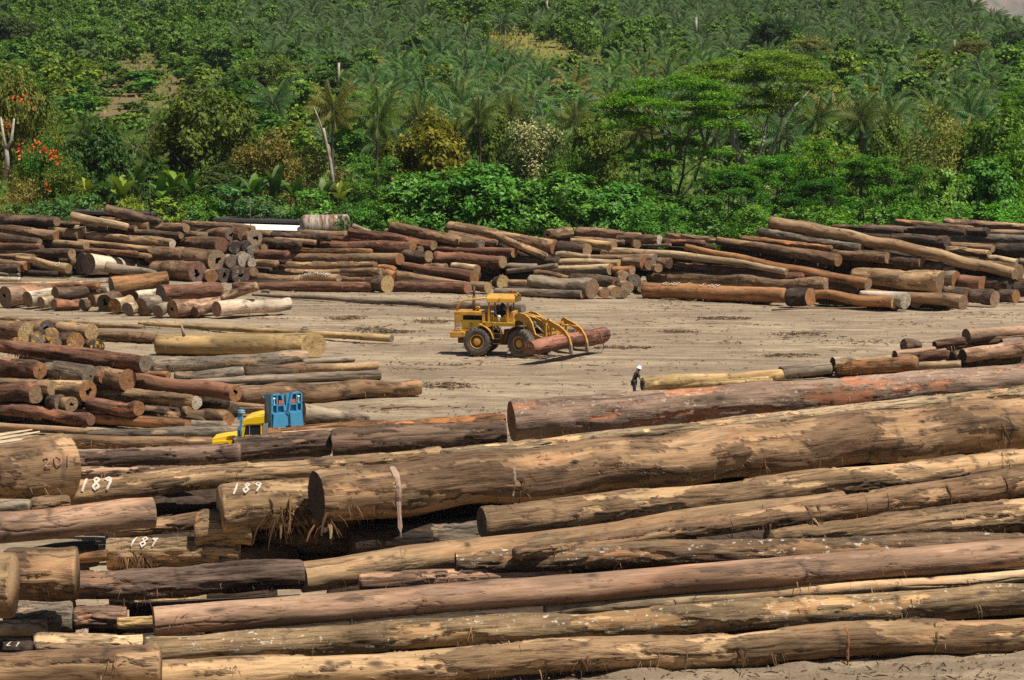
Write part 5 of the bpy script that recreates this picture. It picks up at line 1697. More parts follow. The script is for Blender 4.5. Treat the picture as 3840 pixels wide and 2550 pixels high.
# yellow hanging fronds of the two front palms
# banana plants
def mk_banana(var):
    g = np.random.default_rng(90 + var)
    V, F = [], []
    for i in range(8):
        az = 2.4 * i + g.normal() * .3
        el = g.uniform(.75, 1.45)
        d = np.array([math.cos(az) * math.cos(el), math.sin(az) * math.cos(el), math.sin(el)])
        p = np.array([0, 0, 1.4])
        side = np.array([-math.sin(az), math.cos(az), 0])
        L = g.uniform(1.9, 2.6)
        ns = 9
        o = len(V)
        for j in range(ns + 1):
            t = j / ns
            w = .36 * math.sin(math.pi * min(1, .08 + t * .95)) ** .6 * (1 if j % 2 else .86)
            V += [p - side * w + np.array([0, 0, .1 * w]), p.copy() + np.array([0, 0, -.05]), p + side * w + np.array([0, 0, .1 * w])]
            d = d + np.array([0, 0, -1]) * (.05 + .25 * t)
            d /= np.linalg.norm(d)
            p = p + d * L / ns
        for j in range(ns):
            for k in range(2):
                a = o + j * 3 + k
                F.append((a, a + 1, a + 4, a + 3))
    cr = mesh_from("leaves", np.array(V), F, M_GLOSS)
    st = tubes([([Vector((0, 0, -.4)), Vector((0, 0, 1.0)), Vector((0, 0, 1.9))], [.16, .13, .06])]).mesh("stem", plain("banana_stem_%d" % var, (.14, .16, .05), .7))
    return cr, st
BAN = [(250, 735, 1.3, "banana plant with one upright pale leaf at the left"), (335, 690, 1.1, "banana plant above the yellow green bush"), (400, 668, 1.2, "banana plant left of the bamboo stick"),
       (455, 665, 1.5, "banana plant with broad dark leaves behind the yellow tipped bush"), (520, 660, 1.3, "banana plant right of the broad dark leaved one"), (600, 668, 1.5, "banana plant near the middle of the banana row"),
       (655, 652, 1.5, "banana plant with one bright yellow leaf"), (715, 672, 1.2, "banana plant below the largest round tree"), (875, 650, 1.6, "tallest banana plant left of the blue green bushes"),
       (950, 668, 1.4, "banana plant above the shed pole"), (1030, 655, 1.6, "banana plant with dark upright leaves above the shed"), (1110, 675, 1.3, "banana plant left of the dead tree foot"),
       (1215, 680, 1.2, "banana plant at the dead tree foot"), (1275, 700, 1.0, "banana plant with a yellow leaf right of the dead tree")]
for i_, (x, y, s, lab) in enumerate(BAN):
    r = empty("banana_plant")
    tag(r, lab, "banana plant", "banana plants behind the sheds")
    cm, sm = proto_mesh(("ban", i_ % 3), lambda: mk_banana(i_ % 3))
    link("leaves", cm, r, (.085, .125, .02) if "yellow" in lab else ((.032, .075, .018) if i_ % 2 else (.026, .060, .020)))
    link("stem", sm, r)
    d = 222.5 - (i_ % 2)
    p = at(x, y, d)
    s *= .95
    r.location = (p.x, d, p.z - 2.9 * s)
    r.scale = (s, s, s)
    r.rotation_euler = (0, 0, random.uniform(0, 6.28))
    if r.location.z > .3:
        link("stem", tubes([([Vector((0, 0, -r.location.z / s)), Vector((0, 0, .2))], [.17, .16])]).mesh("stem_foot", M_BARKD), r)

# ---- hillside plantation
def region(px, py):
    """what grows at this spot of the slope: 'palm', 'bush' or None"""
    gr, so = [max(v_) for v_ in zip(*[cover_at(px, py - q_) for q_ in (0, 22, 44)])]
    if gr > .42 or so > .40:
        return 'bush' if random.random() < .5 and so > gr else None
    if px < 960 - (py - 200) * .2 and not (px > 880 and py < 160):
        return 'bush' if random.random() < .93 else 'palm'
    if px < 1330 and 250 < py < 560:
        return 'bush' if random.random() < .8 else 'palm'
    if 1620 < px < 2560 and 10 < py < 215 and (py - 10) < (px - 1480) * .55 and py > (px - 2100) * .32:
        return 'bush' if random.random() < .75 else 'palm'
    if px > 2780 and 175 < py < 400 and random.random() < .55 * min(1, (px - 2700) / 300):
        return 'bush'
    return 'bush' if random.random() < .13 else 'palm'
cand = []
d = 262.0
while d < 860:
    step = 4.0 + (d - 262) * .0016
    x = -.29 * d + random.uniform(0, 4)
    while x < .29 * d:
        xx, yy = x + random.uniform(-1.3, 1.3), d + random.uniform(-1.5, 1.5)
        z = float(terrain_z(xx, yy))
        px, py = project((xx, yy, z + 2.5))
        if -420 < px < 4260 and -55 < py < 560:
            cand.append((px, py, xx, yy, z))
        x += 5.9 + (d - 262) * .0015
    d += step * 2.0
palms, bushes = [], []
for c_ in cand:
    k_ = region(c_[0], c_[1])
    if k_ == 'palm':
        palms.append(c_)
    elif k_ == 'bush':
        bushes.append(c_)
print("candidates", len(cand), len(palms), len(bushes))
def place_label(px, py):
    if py < 90 and px > 3100:
        return "on the ridge below the distant bare mountain"
    if px > 2650 and py < 200:
        return "on the upper slope right of the white dead trunk"
    if px > 2650:
        return "on the slope between ridge and feathery trees"
    if py < 130 and px > 1500:
        return "on the upper slope above the yellow grass clearing"
    if px > 1500 and py < 290:
        return "on the slope below the yellow grass clearing"
    if px > 1500:
        return "just above the silvery and golden trees"
    if px > 850 and py < 240:
        return "on the upper slope left of the yellow grass clearing"
    if px > 850:
        return "on the lower slope above the dead tree"
    if py < 180:
        return "on the upper left slope above the bare soil"
    return "around the bare soil of the left slope"
# the largest ones each a thing; what is left over goes into one far mass
def far_mass(name, items, mesh_of, scale_of, col, mats, label):
    V, F, I = [], [], []
    o = 0
    for it in items:
        me = mesh_of(it)
        nv = len(me.vertices)
        co = np.empty(nv * 3, np.float32)
        me.vertices.foreach_get("co", co)
        co = co.reshape(-1, 3) * scale_of(it)
        a = random.uniform(0, 6.28)
        ca_, sa_ = math.cos(a), math.sin(a)
        co = np.stack([co[:, 0] * ca_ - co[:, 1] * sa_ + it[2], co[:, 0] * sa_ + co[:, 1] * ca_ + it[3], co[:, 2] + it[4]], -1)
        np_ = len(me.polygons)
        tot = np.empty(np_, np.int32); me.polygons.foreach_get("loop_total", tot)
        st = np.empty(np_, np.int32); me.polygons.foreach_get("loop_start", st)
        mi = np.empty(np_, np.int32); me.polygons.foreach_get("material_index", mi)
        lv = np.empty(len(me.loops), np.int32); me.loops.foreach_get("vertex_index", lv)
        q = tot == 4
        F.append(lv[st[q][:, None] + np.arange(4)[None, :]] + o)
        I.append(mi[q])
        V.append(co)
        o += nv
    ob = link(name, mesh_from(name, np.vstack(V), np.vstack(F), mats, np.concatenate(I), smooth=False), None, col)
    kind(ob, "stuff", label)
oilm = [mk_oil(k_) for k_ in range(5)]
palms.sort(key=lambda c_: c_[3] + (0 if -30 < c_[0] < 3870 else 5000))
palms = [c_ for c_ in palms if c_[1] > -45]
TINTS = [(.030, .084, .022), (.038, .098, .022), (.024, .070, .020), (.052, .108, .022), (.036, .092, .034)]
NP = 290
for i_, (px, py, x, y, z) in enumerate(palms[:NP]):
    s = random.uniform(.85, 1.25)
    yel = random.random() < .06
    o = link("oil_palm", oilm[i_ % 5], None, (.10, .095, .025) if yel else random.choice(TINTS))
    o.location = (x, y, z)
    o.scale = (s, s, s * random.uniform(.9, 1.2))
    o.rotation_euler = (0, 0, random.uniform(0, 6.28))
    tag(o, ("yellowing" if yel else "dark green") + " oil palm " + place_label(px, py), "oil palm", "oil palms planted on the hillside")
if palms[NP:]:
    far_mass("far_palm_forest", palms[NP:], lambda it: oilm[int(it[2] * 7) % 5], lambda it: 1.08 + .17 * math.sin(it[2] * 9), (.026, .070, .020), [M_FROND, M_BARKD], "far oil palms near the hilltop")
def mk_bush(var):
    v, f = crown_broad([1300, 1100, 1500, 1200][var], 30 + var, lobes=[6, 8, 9, 7][var], size=[1.05, 1.2, .95, 1.1][var], low=[0, -.1, .1, 0][var], clump=.8, aspect=.6)
    return mesh_from("bush", v, f, M_LEAF, smooth=False)
bushm = [mk_bush(k_) for k_ in range(4)]
BT = [(.045, .100, .020), (.060, .110, .020), (.034, .080, .020), (.052, .115, .030), (.075, .110, .022), (.026, .060, .016)]
bushes.sort(key=lambda c_: c_[3] + (0 if -30 < c_[0] < 3870 else 5000))
NB = 280
for i_, (px, py, x, y, z) in enumerate(bushes[:NB]):
    s = random.uniform(.40, .85) * (1 + (y - 260) * .0006)
    o = link("hill_bush", bushm[i_ % 4], None, random.choice(BT))
    o.location = (x, y, z - .4)
    low_ = 1 - .6 * min(1, max(cover_at(px, py - 25)) * 1.6)
    o.scale = (s, s, s * random.uniform(.6, 1.0) * low_)
    o.rotation_euler = (0, 0, random.uniform(0, 6.28))
    tag(o, ("tall" if s > .66 else "low") + " leafy green bush " + place_label(px, py), "bush", "wild bushes on the hillside")
if bushes[NB:]:
    far_mass("far_undergrowth", bushes[NB:], lambda it: bushm[int(it[2] * 5) % 4], lambda it: .6 + .15 * math.sin(it[2] * 5), (.045, .095, .022), [M_LEAF], "far bushes on the upper slope")
# a few single dark trees on the upper slope
for (x, y, d_, w, v_, c_, lab) in [(2900, 70, 520, 190, 0, (.016, .034, .014), "dark round tree on the upper slope beside a yellowish bush"), (3040, 135, 500, 170, 2, (.08, .085, .03), "yellow olive tree right of the dark round tree on the upper slope"),
                                   (3160, 140, 490, 90, 0, (.014, .034, .014), "small very dark tree right of the yellow olive tree"), (3640, 145, 500, 170, 2, (.05, .06, .022), "brownish tree pair on the right ridge slope"), (3820, 110, 510, 180, 0, (.020, .036, .016), "dark tree at the right edge under the ridge"),
                                   (30, 60, 330, 200, 0, (.018, .036, .012), "dark tall tree in the top left corner"), (330, 90, 345, 160, 1, (.05, .10, .02), "bright leafy tree on the upper left slope"),
                                   (1010, 210, 350, 220, 2, (.058, .085, .026), "light olive tree on the middle slope left of the dead trunk")]:
    hp_ = hill_point(x, y + w * .85)
    tree_broad(x, y, hp_.y if hp_ is not None else d_, w, v_, c_, lab, "hill_tree", "tree", "single trees on the slope")

# low leafy cover over the slope, nobody could count it
def cover():
    g = np.random.default_rng(12)
    n = 105000
    dd = 250 * (860 / 250) ** g.uniform(0, 1, n)
    xx = g.uniform(-.30, .30, n) * dd
    zz = terrain_z(xx, dd)
    keep = np.ones(n, bool)
    dark = np.zeros(n, bool)
    for i_ in range(n):
        px, py = project((xx[i_], dd[i_], zz[i_]))
        gr, so = cover_at(px, py)
        if g.random() < max(gr, so) * 1.25:
            keep[i_] = False
        if so < .2 and gr < .2 and px > 960:
            dark[i_] = True
    xx, dd, zz = xx[keep], dd[keep], zz[keep]
    n = len(xx)
    C = np.stack([xx, dd, zz + np.abs(g.normal(size=n)) * .55], -1)
    N = unit(np.array([0, -.3, .9]) + g.normal(size=(n, 3)) * .6)
    sz = g.uniform(.5, 1.2, n) * (.7 + dd / 900)
    return leaves(C, N, g.normal(size=(n, 3)), sz, sz * .6)
(v, f) = cover()
kind(link("undergrowth", mesh_from("undergrowth", v, f, M_LEAF, smooth=False), None, (.045, .090, .022)), "stuff", "low leafy undergrowth on the slope")
# dry grass blades in the clearings
def blades():
    g = np.random.default_rng(13)
    C = []
    for (a, b_, c_, d_, w_) in GRASS + SOIL[:3]:
        for _ in range(300 if w_ < .95 or c_ > 200 else 160):
            p = hill_point(a + g.normal() * c_ * .7, b_ + g.normal() * d_ * .7)
            if p is not None and g.random() < .9:
                C.append((p.x, p.y, float(terrain_z(p.x, p.y)) + .3))
    C = np.array(C)
    n = len(C)
    N = unit(np.array([0, -1, .35]) + g.normal(size=(n, 3)) * .5)
    T = np.array([0, 0, 1.0]) + g.normal(size=(n, 3)) * .35
    sz = g.uniform(.6, 1.3, n)
    return leaves(C, N, T, sz, sz * .45)
v, f = blades()
kind(link("dry_grass", mesh_from("dry_grass", v, f, M_LEAF, smooth=False), None, (.075, .080, .020)), "stuff", "dry yellow grass in the clearings")
# ------------------------------------------------------------------ figures
def skin_mesh(name, nodes, edges, mat, root=0, sub=2):
    """nodes: list of (x, y, z, r); grown as one continuous skin"""
    me = bpy.data.meshes.new(name)
    me.from_pydata([n[:3] for n in nodes], edges, [])
    o = bpy.data.objects.new(name, me)
    COL.objects.link(o)
    o.modifiers.new("skin", 'SKIN')
    sk = me.skin_vertices[0].data
    for i, n in enumerate(nodes):
        rx = n[3]
        ry = n[4] if len(n) > 4 else n[3]
        sk[i].radius = (rx, ry)
        sk[i].use_root = (i == root)
    md = o.modifiers.new("sub", 'SUBSURF')
    md.levels = sub
    md.render_levels = sub
    dg = bpy.context.evaluated_depsgraph_get()
    ev = o.evaluated_get(dg)
    out = bpy.data.meshes.new_from_object(ev)
    out.name = name
    bpy.data.objects.remove(o)
    out.polygons.foreach_set("use_smooth", [True] * len(out.polygons))
    out.materials.clear()
    out.materials.append(mat)
    return out

def hand_nodes(wrist, direction, palm_n, nodes, edges, wi, left):
    """palm and five curled fingers starting at node wi"""
    d = Vector(direction).normalized()
    pn = Vector(palm_n).normalized()
    s = d.cross(pn).normalized() * (1 if left else -1)
    w = Vector(wrist)
    def nd(v, r, r2=None):
        nodes.append((v.x, v.y, v.z, r) if r2 is None else (v.x, v.y, v.z, r, r2))
        return len(nodes) - 1
    palm = nd(w + d * .045, .026, .018)
    edges.append((wi, palm))
    kn = nd(w + d * .085, .030, .016)
    edges.append((palm, kn))
    for k, (off, ln) in enumerate(((.030, .070), (.010, .078), (-.010, .072), (-.029, .056))):
        p = w + d * .095 + s * off
        a = nd(p, .009)
        edges.append((kn, a))
        q = p + (d * .8 + pn * .45).normalized() * ln * .5
        b_ = nd(q, .0085)
        edges.append((a, b_))
        c = q + (d * .35 + pn * .9).normalized() * ln * .5
        edges.append((b_, nd(c, .007)))
    t0 = w + d * .03 + s * .034
    a = nd(t0, .011)
    edges.append((palm, a))
    t1 = t0 + (d * .7 + s * .6 + pn * .3).normalized() * .035
    b_ = nd(t1, .010)
    edges.append((a, b_))
    edges.append((b_, nd(t1 + (d * .8 + pn * .5).normalized() * .028, .008)))

M_SKIN = plain("brown_skin", (.20, .105, .062), .55, var=.06, spec=.35)
def figure(J, hands, cloth):
    """J: joints. Returns root children; body, shirt, trousers, hair"""
    nodes, edges = [], []
    ix = {}
    def add(k, r, link_to=None, r2=None):
        p = J[k]
        nodes.append((p[0], p[1], p[2], r) if r2 is None else (p[0], p[1], p[2], r, r2))
        ix[k] = len(nodes) - 1
        if link_to:
            edges.append((ix[link_to], ix[k]))
    add('pelvis', .125, None, .115)
    add('waist', .120, 'pelvis', .10)
    add('chest', .150, 'waist', .115)
    add('collar', .105, 'chest', .085)
    add('neck', .055, 'collar')
    add('jaw', .062, 'neck', .07)
    add('head', .088, 'jaw', .100)
    add('crown', .070, 'head', .080)
    for s in 'lr':
        add('sh' + s, .058, 'collar')
        add('el' + s, .041, 'sh' + s)
        add('wr' + s, .026, 'el' + s)
        add('hip' + s, .088, 'pelvis')
        add('kn' + s, .056, 'hip' + s)
        add('an' + s, .037, 'kn' + s)
        add('he' + s, .040, 'an' + s)
        add('to' + s, .036, 'he' + s)
    for s in 'lr':
        d, pn = hands[s]
        hand_nodes(J['wr' + s], d, pn, nodes, edges, ix['wr' + s], s == 'l')
    return nodes, edges, ix

def person(name, label, loc, rz, J, hands, shirt_c, trouser_c, extras=None, group=None):
    root = empty(name, loc, rz)
    tag(root, label, "person")
    nodes, edges, ix = figure(J, hands, None)
    link("body", skin_mesh("body", nodes, edges, M_SKIN), root)
    def cloth(nm, keys, es, mat, grow):
        n2 = []
        for k, r in keys:
            p = J[k] if isinstance(k, str) else k
            n2.append((p[0], p[1], p[2], r[0], r[1]) if isinstance(r, tuple) else (p[0], p[1], p[2], r))
        return link(nm, skin_mesh(nm, n2, es, mat), root)
    V3 = lambda k: Vector(J[k])
    half = lambda a, b_, t: tuple(V3(a).lerp(V3(b_), t))
    ms = plain(name + "_shirt", shirt_c, .85, var=.25, scale=9)
    mt = plain(name + "_trousers", trouser_c, .85, var=.25, scale=9)
    cloth("shirt", [('pelvis', (.152, .138)), ('waist', (.142, .122)), ('chest', (.172, .135)), ('collar', (.118, .098)), ('shl', .075), (half('shl', 'ell', .75), .068), ('shr', .075), (half('shr', 'elr', .75), .068), (tuple(V3('pelvis') - Vector((0, 0, .10))), (.150, .135))],
          [(0, 1), (1, 2), (2, 3), (3, 4), (4, 5), (3, 6), (6, 7), (0, 8)], ms, 0)
    cloth("trousers", [('pelvis', (.140, .128)), ('hipl', .104), ('knl', .074), ('anl', .062), ('hipr', .104), ('knr', .074), ('anr', .062)], [(0, 1), (1, 2), (2, 3), (0, 4), (4, 5), (5, 6)], mt, 0)
    h = V3('head')
    f = Vector(J['face']).normalized()
    sd = f.cross(Vector((0, 0, 1))).normalized()
    up = sd.cross(f).normalized()
    fm = MB()
    fm.tube([h + f * .085 + up * .012, h + f * .110 - up * .022, h + f * .088 - up * .032], [.010, .015, .008], 6)     # nose
    for e in (-1, 1):
        fm.tube([h + sd * e * .086 - up * .03 - f * .01, h + sd * e * .096, h + sd * e * .086 + up * .03 - f * .012], [.008, .016, .008], 6)   # ears
    fm.build("nose_and_ears", M_SKIN, root)
    em = MB()
    for e in (-1, 1):
        em.tube([h + f * .080 + sd * e * .034 + up * .014, h + f * .092 + sd * e * .032 + up * .014], [.010, .006], 6)
    em.tube([h + f * .082 - up * .055 - sd * .022, h + f * .092 - up * .057, h + f * .082 - up * .055 + sd * .022], [.004, .006, .004], 5)
    em.build("eyes_and_mouth", plain(name + "_features", (.035, .018, .014), .5), root)
    hm = MB()
    prof = []
    for i in range(7):
        a = i / 6 * 1.45
        prof.append((.103 * math.cos(a), .085 * math.sin(a)))
    hm.lathe(prof, 'Z', 14)
    o = hm.build("hair", plain(name + "_hair", (.012, .010, .009), .7), root)
    o.location = h + up * .035 - f * .015
    o.rotation_euler = up.to_track_quat('Z', 'Y').to_euler()
    ms_ = MB()
    for s in 'lr':
        a, b_ = V3('he' + s), V3('to' + s)
        ms_.tube([a + Vector((0, 0, .01)) - (b_ - a) * .25, a + (b_ - a) * .3 + Vector((0, 0, .015)), b_ + (b_ - a) * .35 - Vector((0, 0, .012))], [.052, .058, .040], 9)
    ms_.build("shoes", plain(name + "_shoes", (.03, .025, .02), .7), root)
    return root

# the worker with the white helmet leans to the right over the log end
wz = depth_at_height(1500, 0)
wp = at(2377, 1500, wz)
J = dict(pelvis=(0, 0, .93), waist=(.03, 0, 1.08), chest=(.10, 0, 1.27), collar=(.17, 0, 1.43), neck=(.215, 0, 1.49), jaw=(.26, 0, 1.53), head=(.27, -.01, 1.61), crown=(.26, 0, 1.67), face=(.85, -.25, -.35),
         shl=(.17, .18, 1.40), ell=(.30, .22, 1.14), wrl=(.48, .12, .97), shr=(.16, -.18, 1.39), elr=(.27, -.20, 1.12), wrr=(.50, -.10, 1.00),
         hipl=(0, .10, .88), knl=(.05, .13, .48), anl=(-.03, .15, .09), hel=(-.04, .15, .05), tol=(.09, .17, .035),
         hipr=(0, -.10, .88), knr=(.02, -.14, .48), anr=(-.10, -.16, .09), her=(-.11, -.16, .05), tor=(.02, -.18, .035))
wk = person("person", "person in white helmet, brown shirt and dark jeans leaning over a yellow log end", (wp.x, wz, 0), R(8), J,
            {'l': ((.8, .1, -.55), (-.2, 0, -1)), 'r': ((.85, .15, -.5), (-.2, 0, -1))}, (.045, .030, .026), (.020, .028, .048))
hm = MB()
hm.lathe([(.155, -.012), (.150, .0), (.122, .005), (.120, .04), (.105, .085), (.075, .115), (.035, .13), (.002, .134)], 'Z', 20)
hm.tube([(.0, 0, .134), (.07, 0, .120), (.11, 0, .07)], .012, 6)
he = hm.build("helmet", plain("white_helmet", (.82, .80, .77), .35, var=.03), wk)
he.location = (.262, -.005, 1.635)
he.rotation_euler = (0, R(22), 0)
fm = MB()
fm.tube([(.33, -.07, 1.585), (.375, 0, 1.575), (.33, .06, 1.585)], [.03, .036, .03], 8)
fm.build("red_face_cloth", plain("red_cloth", (.42, .03, .035), .85), wk)
tp = MB()
tp.tube([(.60, -.07, .90), (.53, .0, .68), (.45, .04, .46)], .009, 5)
o = tp.build("measuring_tape", plain("pale_tape", (.60, .58, .45), .6))
o.location = (wp.x, wz, 0); o.rotation_euler = (0, 0, R(8))
tag(o, "pale measuring tape hanging from the worker's hand across the log end", "tape")

# ------------------------------------------------------------------ log loader
M_YEL = plain("loader_yellow", (.56, .285, .042), .5, var=.14, scale=1.6, dirt=(.22, .13, .06), dirt_amt=.55)
M_OLIVE = plain("loader_olive_yellow", (.38, .235, .018), .5, var=.12, scale=2, dirt=(.22, .15, .05), dirt_amt=.4)
M_DIRT_SHADE = plain("loader_brown_dirt_and_shade", (.16, .088, .034), .8, var=.3, scale=3, dirt=(.08, .05, .03))  # dirt brown, also the shade put into the canopy front
M_BLACKM = plain("black_metal", (.022, .019, .017), .6, var=.3)
M_TYRE = plain("dusty_tyre", (.125, .105, .082), .95, var=.3, scale=2.2, dirt=(.055, .047, .040), dirt_amt=.7, spec=.1)
M_RUST = plain("rusty_pipe", (.14, .06, .035), .8, var=.3, scale=4)
M_WHITE = plain("sign_white", (.74, .70, .62), .5, var=.06)
M_INK = plain("sign_black", (.02, .018, .016), .6)
M_STEEL = plain("worn_steel", (.30, .26, .21), .5, var=.3, metal=.5)
M_GLASSY = plain("lamp_lens", (.70, .70, .66), .15, var=.03, spec=.8)
M_REDL = plain("red_lens", (.30, .02, .02), .3)

RW = 1.75 / 2
gz = depth_at_height(1329, 0)
hub_px = 1640 + 564 * .29648
lp = at(hub_px, 1329 - 5, gz)
loader = empty("log_loader", (lp.x, lp.y + .9, 0), R(-13))
tag(loader, "yellow wheeled log loader with number 2 on its roof carrying a red log", "loader")

def wheel_parts(parent, pos, yaw=0.0):
    w = empty("wheel", pos, yaw)
    w.parent = parent
    t = MB()
    prof = [(.42, -.26), (.50, -.30), (.66, -.315), (.80, -.29), (.845, -.24), (.85, 0), (.845, .24), (.80, .29), (.66, .315), (.50, .30), (.42, .26)]
    t.lathe(prof, 'Y', 44)
    for i in range(22):
        for sd in (-1, 1):
            a = 2 * math.pi * (i + (.5 if sd > 0 else 0)) / 22
            rot = Matrix.Rotation(a, 3, 'Y') @ Matrix.Rotation(sd * .42, 3, 'Z')
            rot2 = Matrix.Rotation(a, 3, 'Y')
            vs = []
            for x in (-.035, .035):
                for y in (0.02, .30):
                    for z in (.80, .885 if y < .2 else .862):
                        v = Vector((x + (y * .42), sd * y, z))
                        vs.append(rot2 @ v)
            t.add(vs, [(0, 1, 3, 2), (4, 6, 7, 5), (0, 4, 5, 1), (2, 3, 7, 6), (0, 2, 6, 4), (1, 5, 7, 3)])
    t.build("tyre", M_TYRE, w)
    r = MB()
    for sd in (-1, 1):
        r.lathe([(.44, sd * .25), (.43, sd * .285), (.40, sd * .28), (.375, sd * .20), (.30, sd * .19), (.29, sd * .23), (.20, sd * .25), (.17, sd * .25), (.001, sd * .27)], 'Y', 30)
    r.build("rim", M_DIRT_SHADE, w)
    k = MB()
    for sd in (-1, 1):
        k.lathe([(.432, sd * .292), (.405, sd * .300), (.385, sd * .270)], 'Y', 30)
        k.lathe([(.235, sd * .235), (.215, sd * .262), (.12, sd * .275), (.001, sd * .28)], 'Y', 24)
        for q in range(10):
            a = 2 * math.pi * q / 10
            k.tube([(math.cos(a) * .26, sd * .20, math.sin(a) * .26), (math.cos(a) * .26, sd * .24, math.sin(a) * .26)], .02, 6)
    k.build("hub", M_YEL, w)
    return w
AX = 1.69          # axle to hinge
for y in (-1.05, 1.05):
    wheel_parts(loader, (0, y, RW - .06))

def arch(mb, x, r0, r1, a0, a1, y0, y1, z, n=12):
    """curved mudguard plate"""
    P = []
    for i in range(n + 1):
        a = R(a0 + (a1 - a0) * i / n)
        P.append((math.cos(a), math.sin(a)))
    poly = [(x + c * r1, z + s * r1) for c, s in P] + [(x + c * r0, z + s * r0) for c, s in reversed(P)]
    return mb.plate(poly, y0, y1)

# rear frame and engine hood
m = MB()
m.box(-1.42, .55, -.42, .42, .62, 1.32)
m.box(.5, 1.55, -.30, .30, .55, 1.15)
m.build("rear_frame", M_DIRT_SHADE, loader)
m = MB()
m.box(-1.78, -.85, -.98, .98, 1.02, 1.36, .04)
m.build("counterweight", M_YEL, loader)
m = MB()
m.box(-1.55, -1.10, -.80, .80, 1.36, 2.52, .05)          # grille end
m.box(-1.55, .38, -.80, .80, 2.36, 2.60, .05)            # hood top
m.box(-1.12, .38, -.74, -.70, 1.36, 2.08)
m.box(-1.12, .38, .70, .74, 1.36, 2.08)
m.box(.20, .38, -.80, .80, 1.40, 2.38)
m.box(-1.12, -1.03, -.80, .80, 2.06, 2.37)
m.build("engine_hood", M_YEL, loader)
m = MB()
for y0 in (-.745, .741):
    m.plate([(-1.08, 2.07), (.22, 2.07), (.12, 1.70), (-.10, 1.58), (-1.08, 1.58)], y0, y0 + .004 if y0 > 0 else y0 - .008)
m.build("side_panel", M_OLIVE, loader)
m = MB()
m.box(-.98, -.60, -.55, .55, 2.05, 2.28); m.tube([(-.3, -.5, 2.08), (-.3, -.5, 2.36)], .10, 10); m.box(-.5, .12, -.45, .45, 2.0, 2.3)
m.build("engine", M_BLACKM, loader)
m = MB()
m.tube([(-.51, 0, 2.58), (-.51, 0, 3.5)], .10, 12); m.tube([(-.51, 0, 3.5), (-.51, 0, 4.08)], .075, 12)
m.build("exhaust_stack", M_RUST, loader)
m = MB()
m.lathe([(.001, .02), (.10, .02), (.10, .14), (.155, .16), (.17, .20), (.14, .25), (.05, .28), (.001, .285)], 'Z', 18, (-.25, -.1, 2.58))
m.build("air_cleaner_cap", M_YEL, loader)
# guard tubes from hood to roof
for y in (-.62, -.36):
    m = MB()
    m.tube([(-1.48, y, 2.55), (-1.40, y, 2.85), (-1.25, y, 3.10), (-1.02, y, 3.24), (-.6, y, 3.30), (.75, y, 3.46)], .048, 8)
    m.build("guard_tube", M_YEL, loader)
m = MB()
arch(m, 0, .98, 1.03, 8, 84, -1.36, -.74, .86)
arch(m, 0, .98, 1.03, 8, 84, .74, 1.36, .86)
m.build("rear_mudguard", M_YEL, loader)
# platform
m = MB()
m.box(.95, 2.28, -1.18, 1.18, 1.78, 1.98, .02)
m.plate([(.30, 2.02), (.95, 1.98), (.95, 1.78), (.62, 1.70)], -1.15, -.70)
m.build("deck", M_OLIVE, loader)
m = MB()
m.box(.80, 1.75, -.62, .62, 1.98, 2.28, .03)
m.box(1.62, 2.12, -.55, .55, 1.95, 2.62, .05)
m.box(.42, .78, -.60, .60, 1.98, 2.45)
m.build("cab_floor_console", M_YEL, loader)
m = MB()
for y in (-1.17,):
    m.tube([(.98, y, .68), (.98, y, 1.78)], .022, 6); m.tube([(1.45, y, .68), (1.45, y, 1.78)], .022, 6)
    for z in (.70, 1.0, 1.32, 1.6):
        m.box(.98, 1.45, y - .05, y + .05, z - .015, z + .015)
m.build("ladder", M_DIRT_SHADE, loader)
for x0, x1 in ((.86, 1.0), (1.62, 1.76)):
    m = MB()
    m.tube([(x0, -1.14, 1.95), (x0, -1.14, 2.36), (x0 + .04, -1.14, 2.42), (x1 - .04, -1.14, 2.42), (x1, -1.14, 2.36), (x1, -1.14, 1.95)], .02, 6)
    m.build("handrail", M_OLIVE, loader)
# canopy
m = MB()
pr = []
for i in range(15):
    a = R(180 * i / 14)
    pr.append((-.92 * math.cos(a) * 1.0, 3.20 + .46 * math.sin(a) ** .55))
poly = pr + [(x * .965, z - .035) for x, z in reversed(pr)]
m.plate([(x, z) for x, z in poly], .50, 2.25, 'X')
m.build("canopy_roof", M_YEL, loader)
m = MB()
m.plate([(-.86, 3.18), (.86, 3.18), (.80, 3.52), (-.80, 3.52)], 2.20, 2.24, 'X')
m.build("canopy_front_shade", M_DIRT_SHADE, loader)  # brown stands in for the shade on the roof's front face
for x in (.62, 1.80):
    for y in (-.80, .80):
        m = MB()
        m.box(x - .045, x + .045, y - .045, y + .045, 1.95, 3.22)
        m.build("canopy_post", M_YEL, loader)
m = MB(); m.lathe([(.07, 0), (.075, .16), (.05, .20), (.001, .21)], 'Z', 12, (1.75, .45, 3.66))
m.build("red_beacon", M_REDL, loader)
for (x, y, z) in ((2.26, -.62, 3.62), (2.28, -.30, 3.70)):
    m = MB(); m.lathe([(.001, .10), (.06, .09), (.085, .0), (.06, -.08), (.001, -.1)], 'X', 14, (x, y, z)); m.tube([(x, y, z - .08), (x, y, z - .2)], .02, 6)
    m.build("work_lamp", M_OLIVE, loader)
m = MB(); m.lathe([(.001, .06), (.10, .05), (.115, 0), (.001, -.02)], 'Y', 16, (1.30, -1.0, 2.32)); m.tube([(1.30, -1.0, 1.98), (1.30, -1.0, 2.22)], .018, 6)
m.build("side_lamp", M_GLASSY, loader)
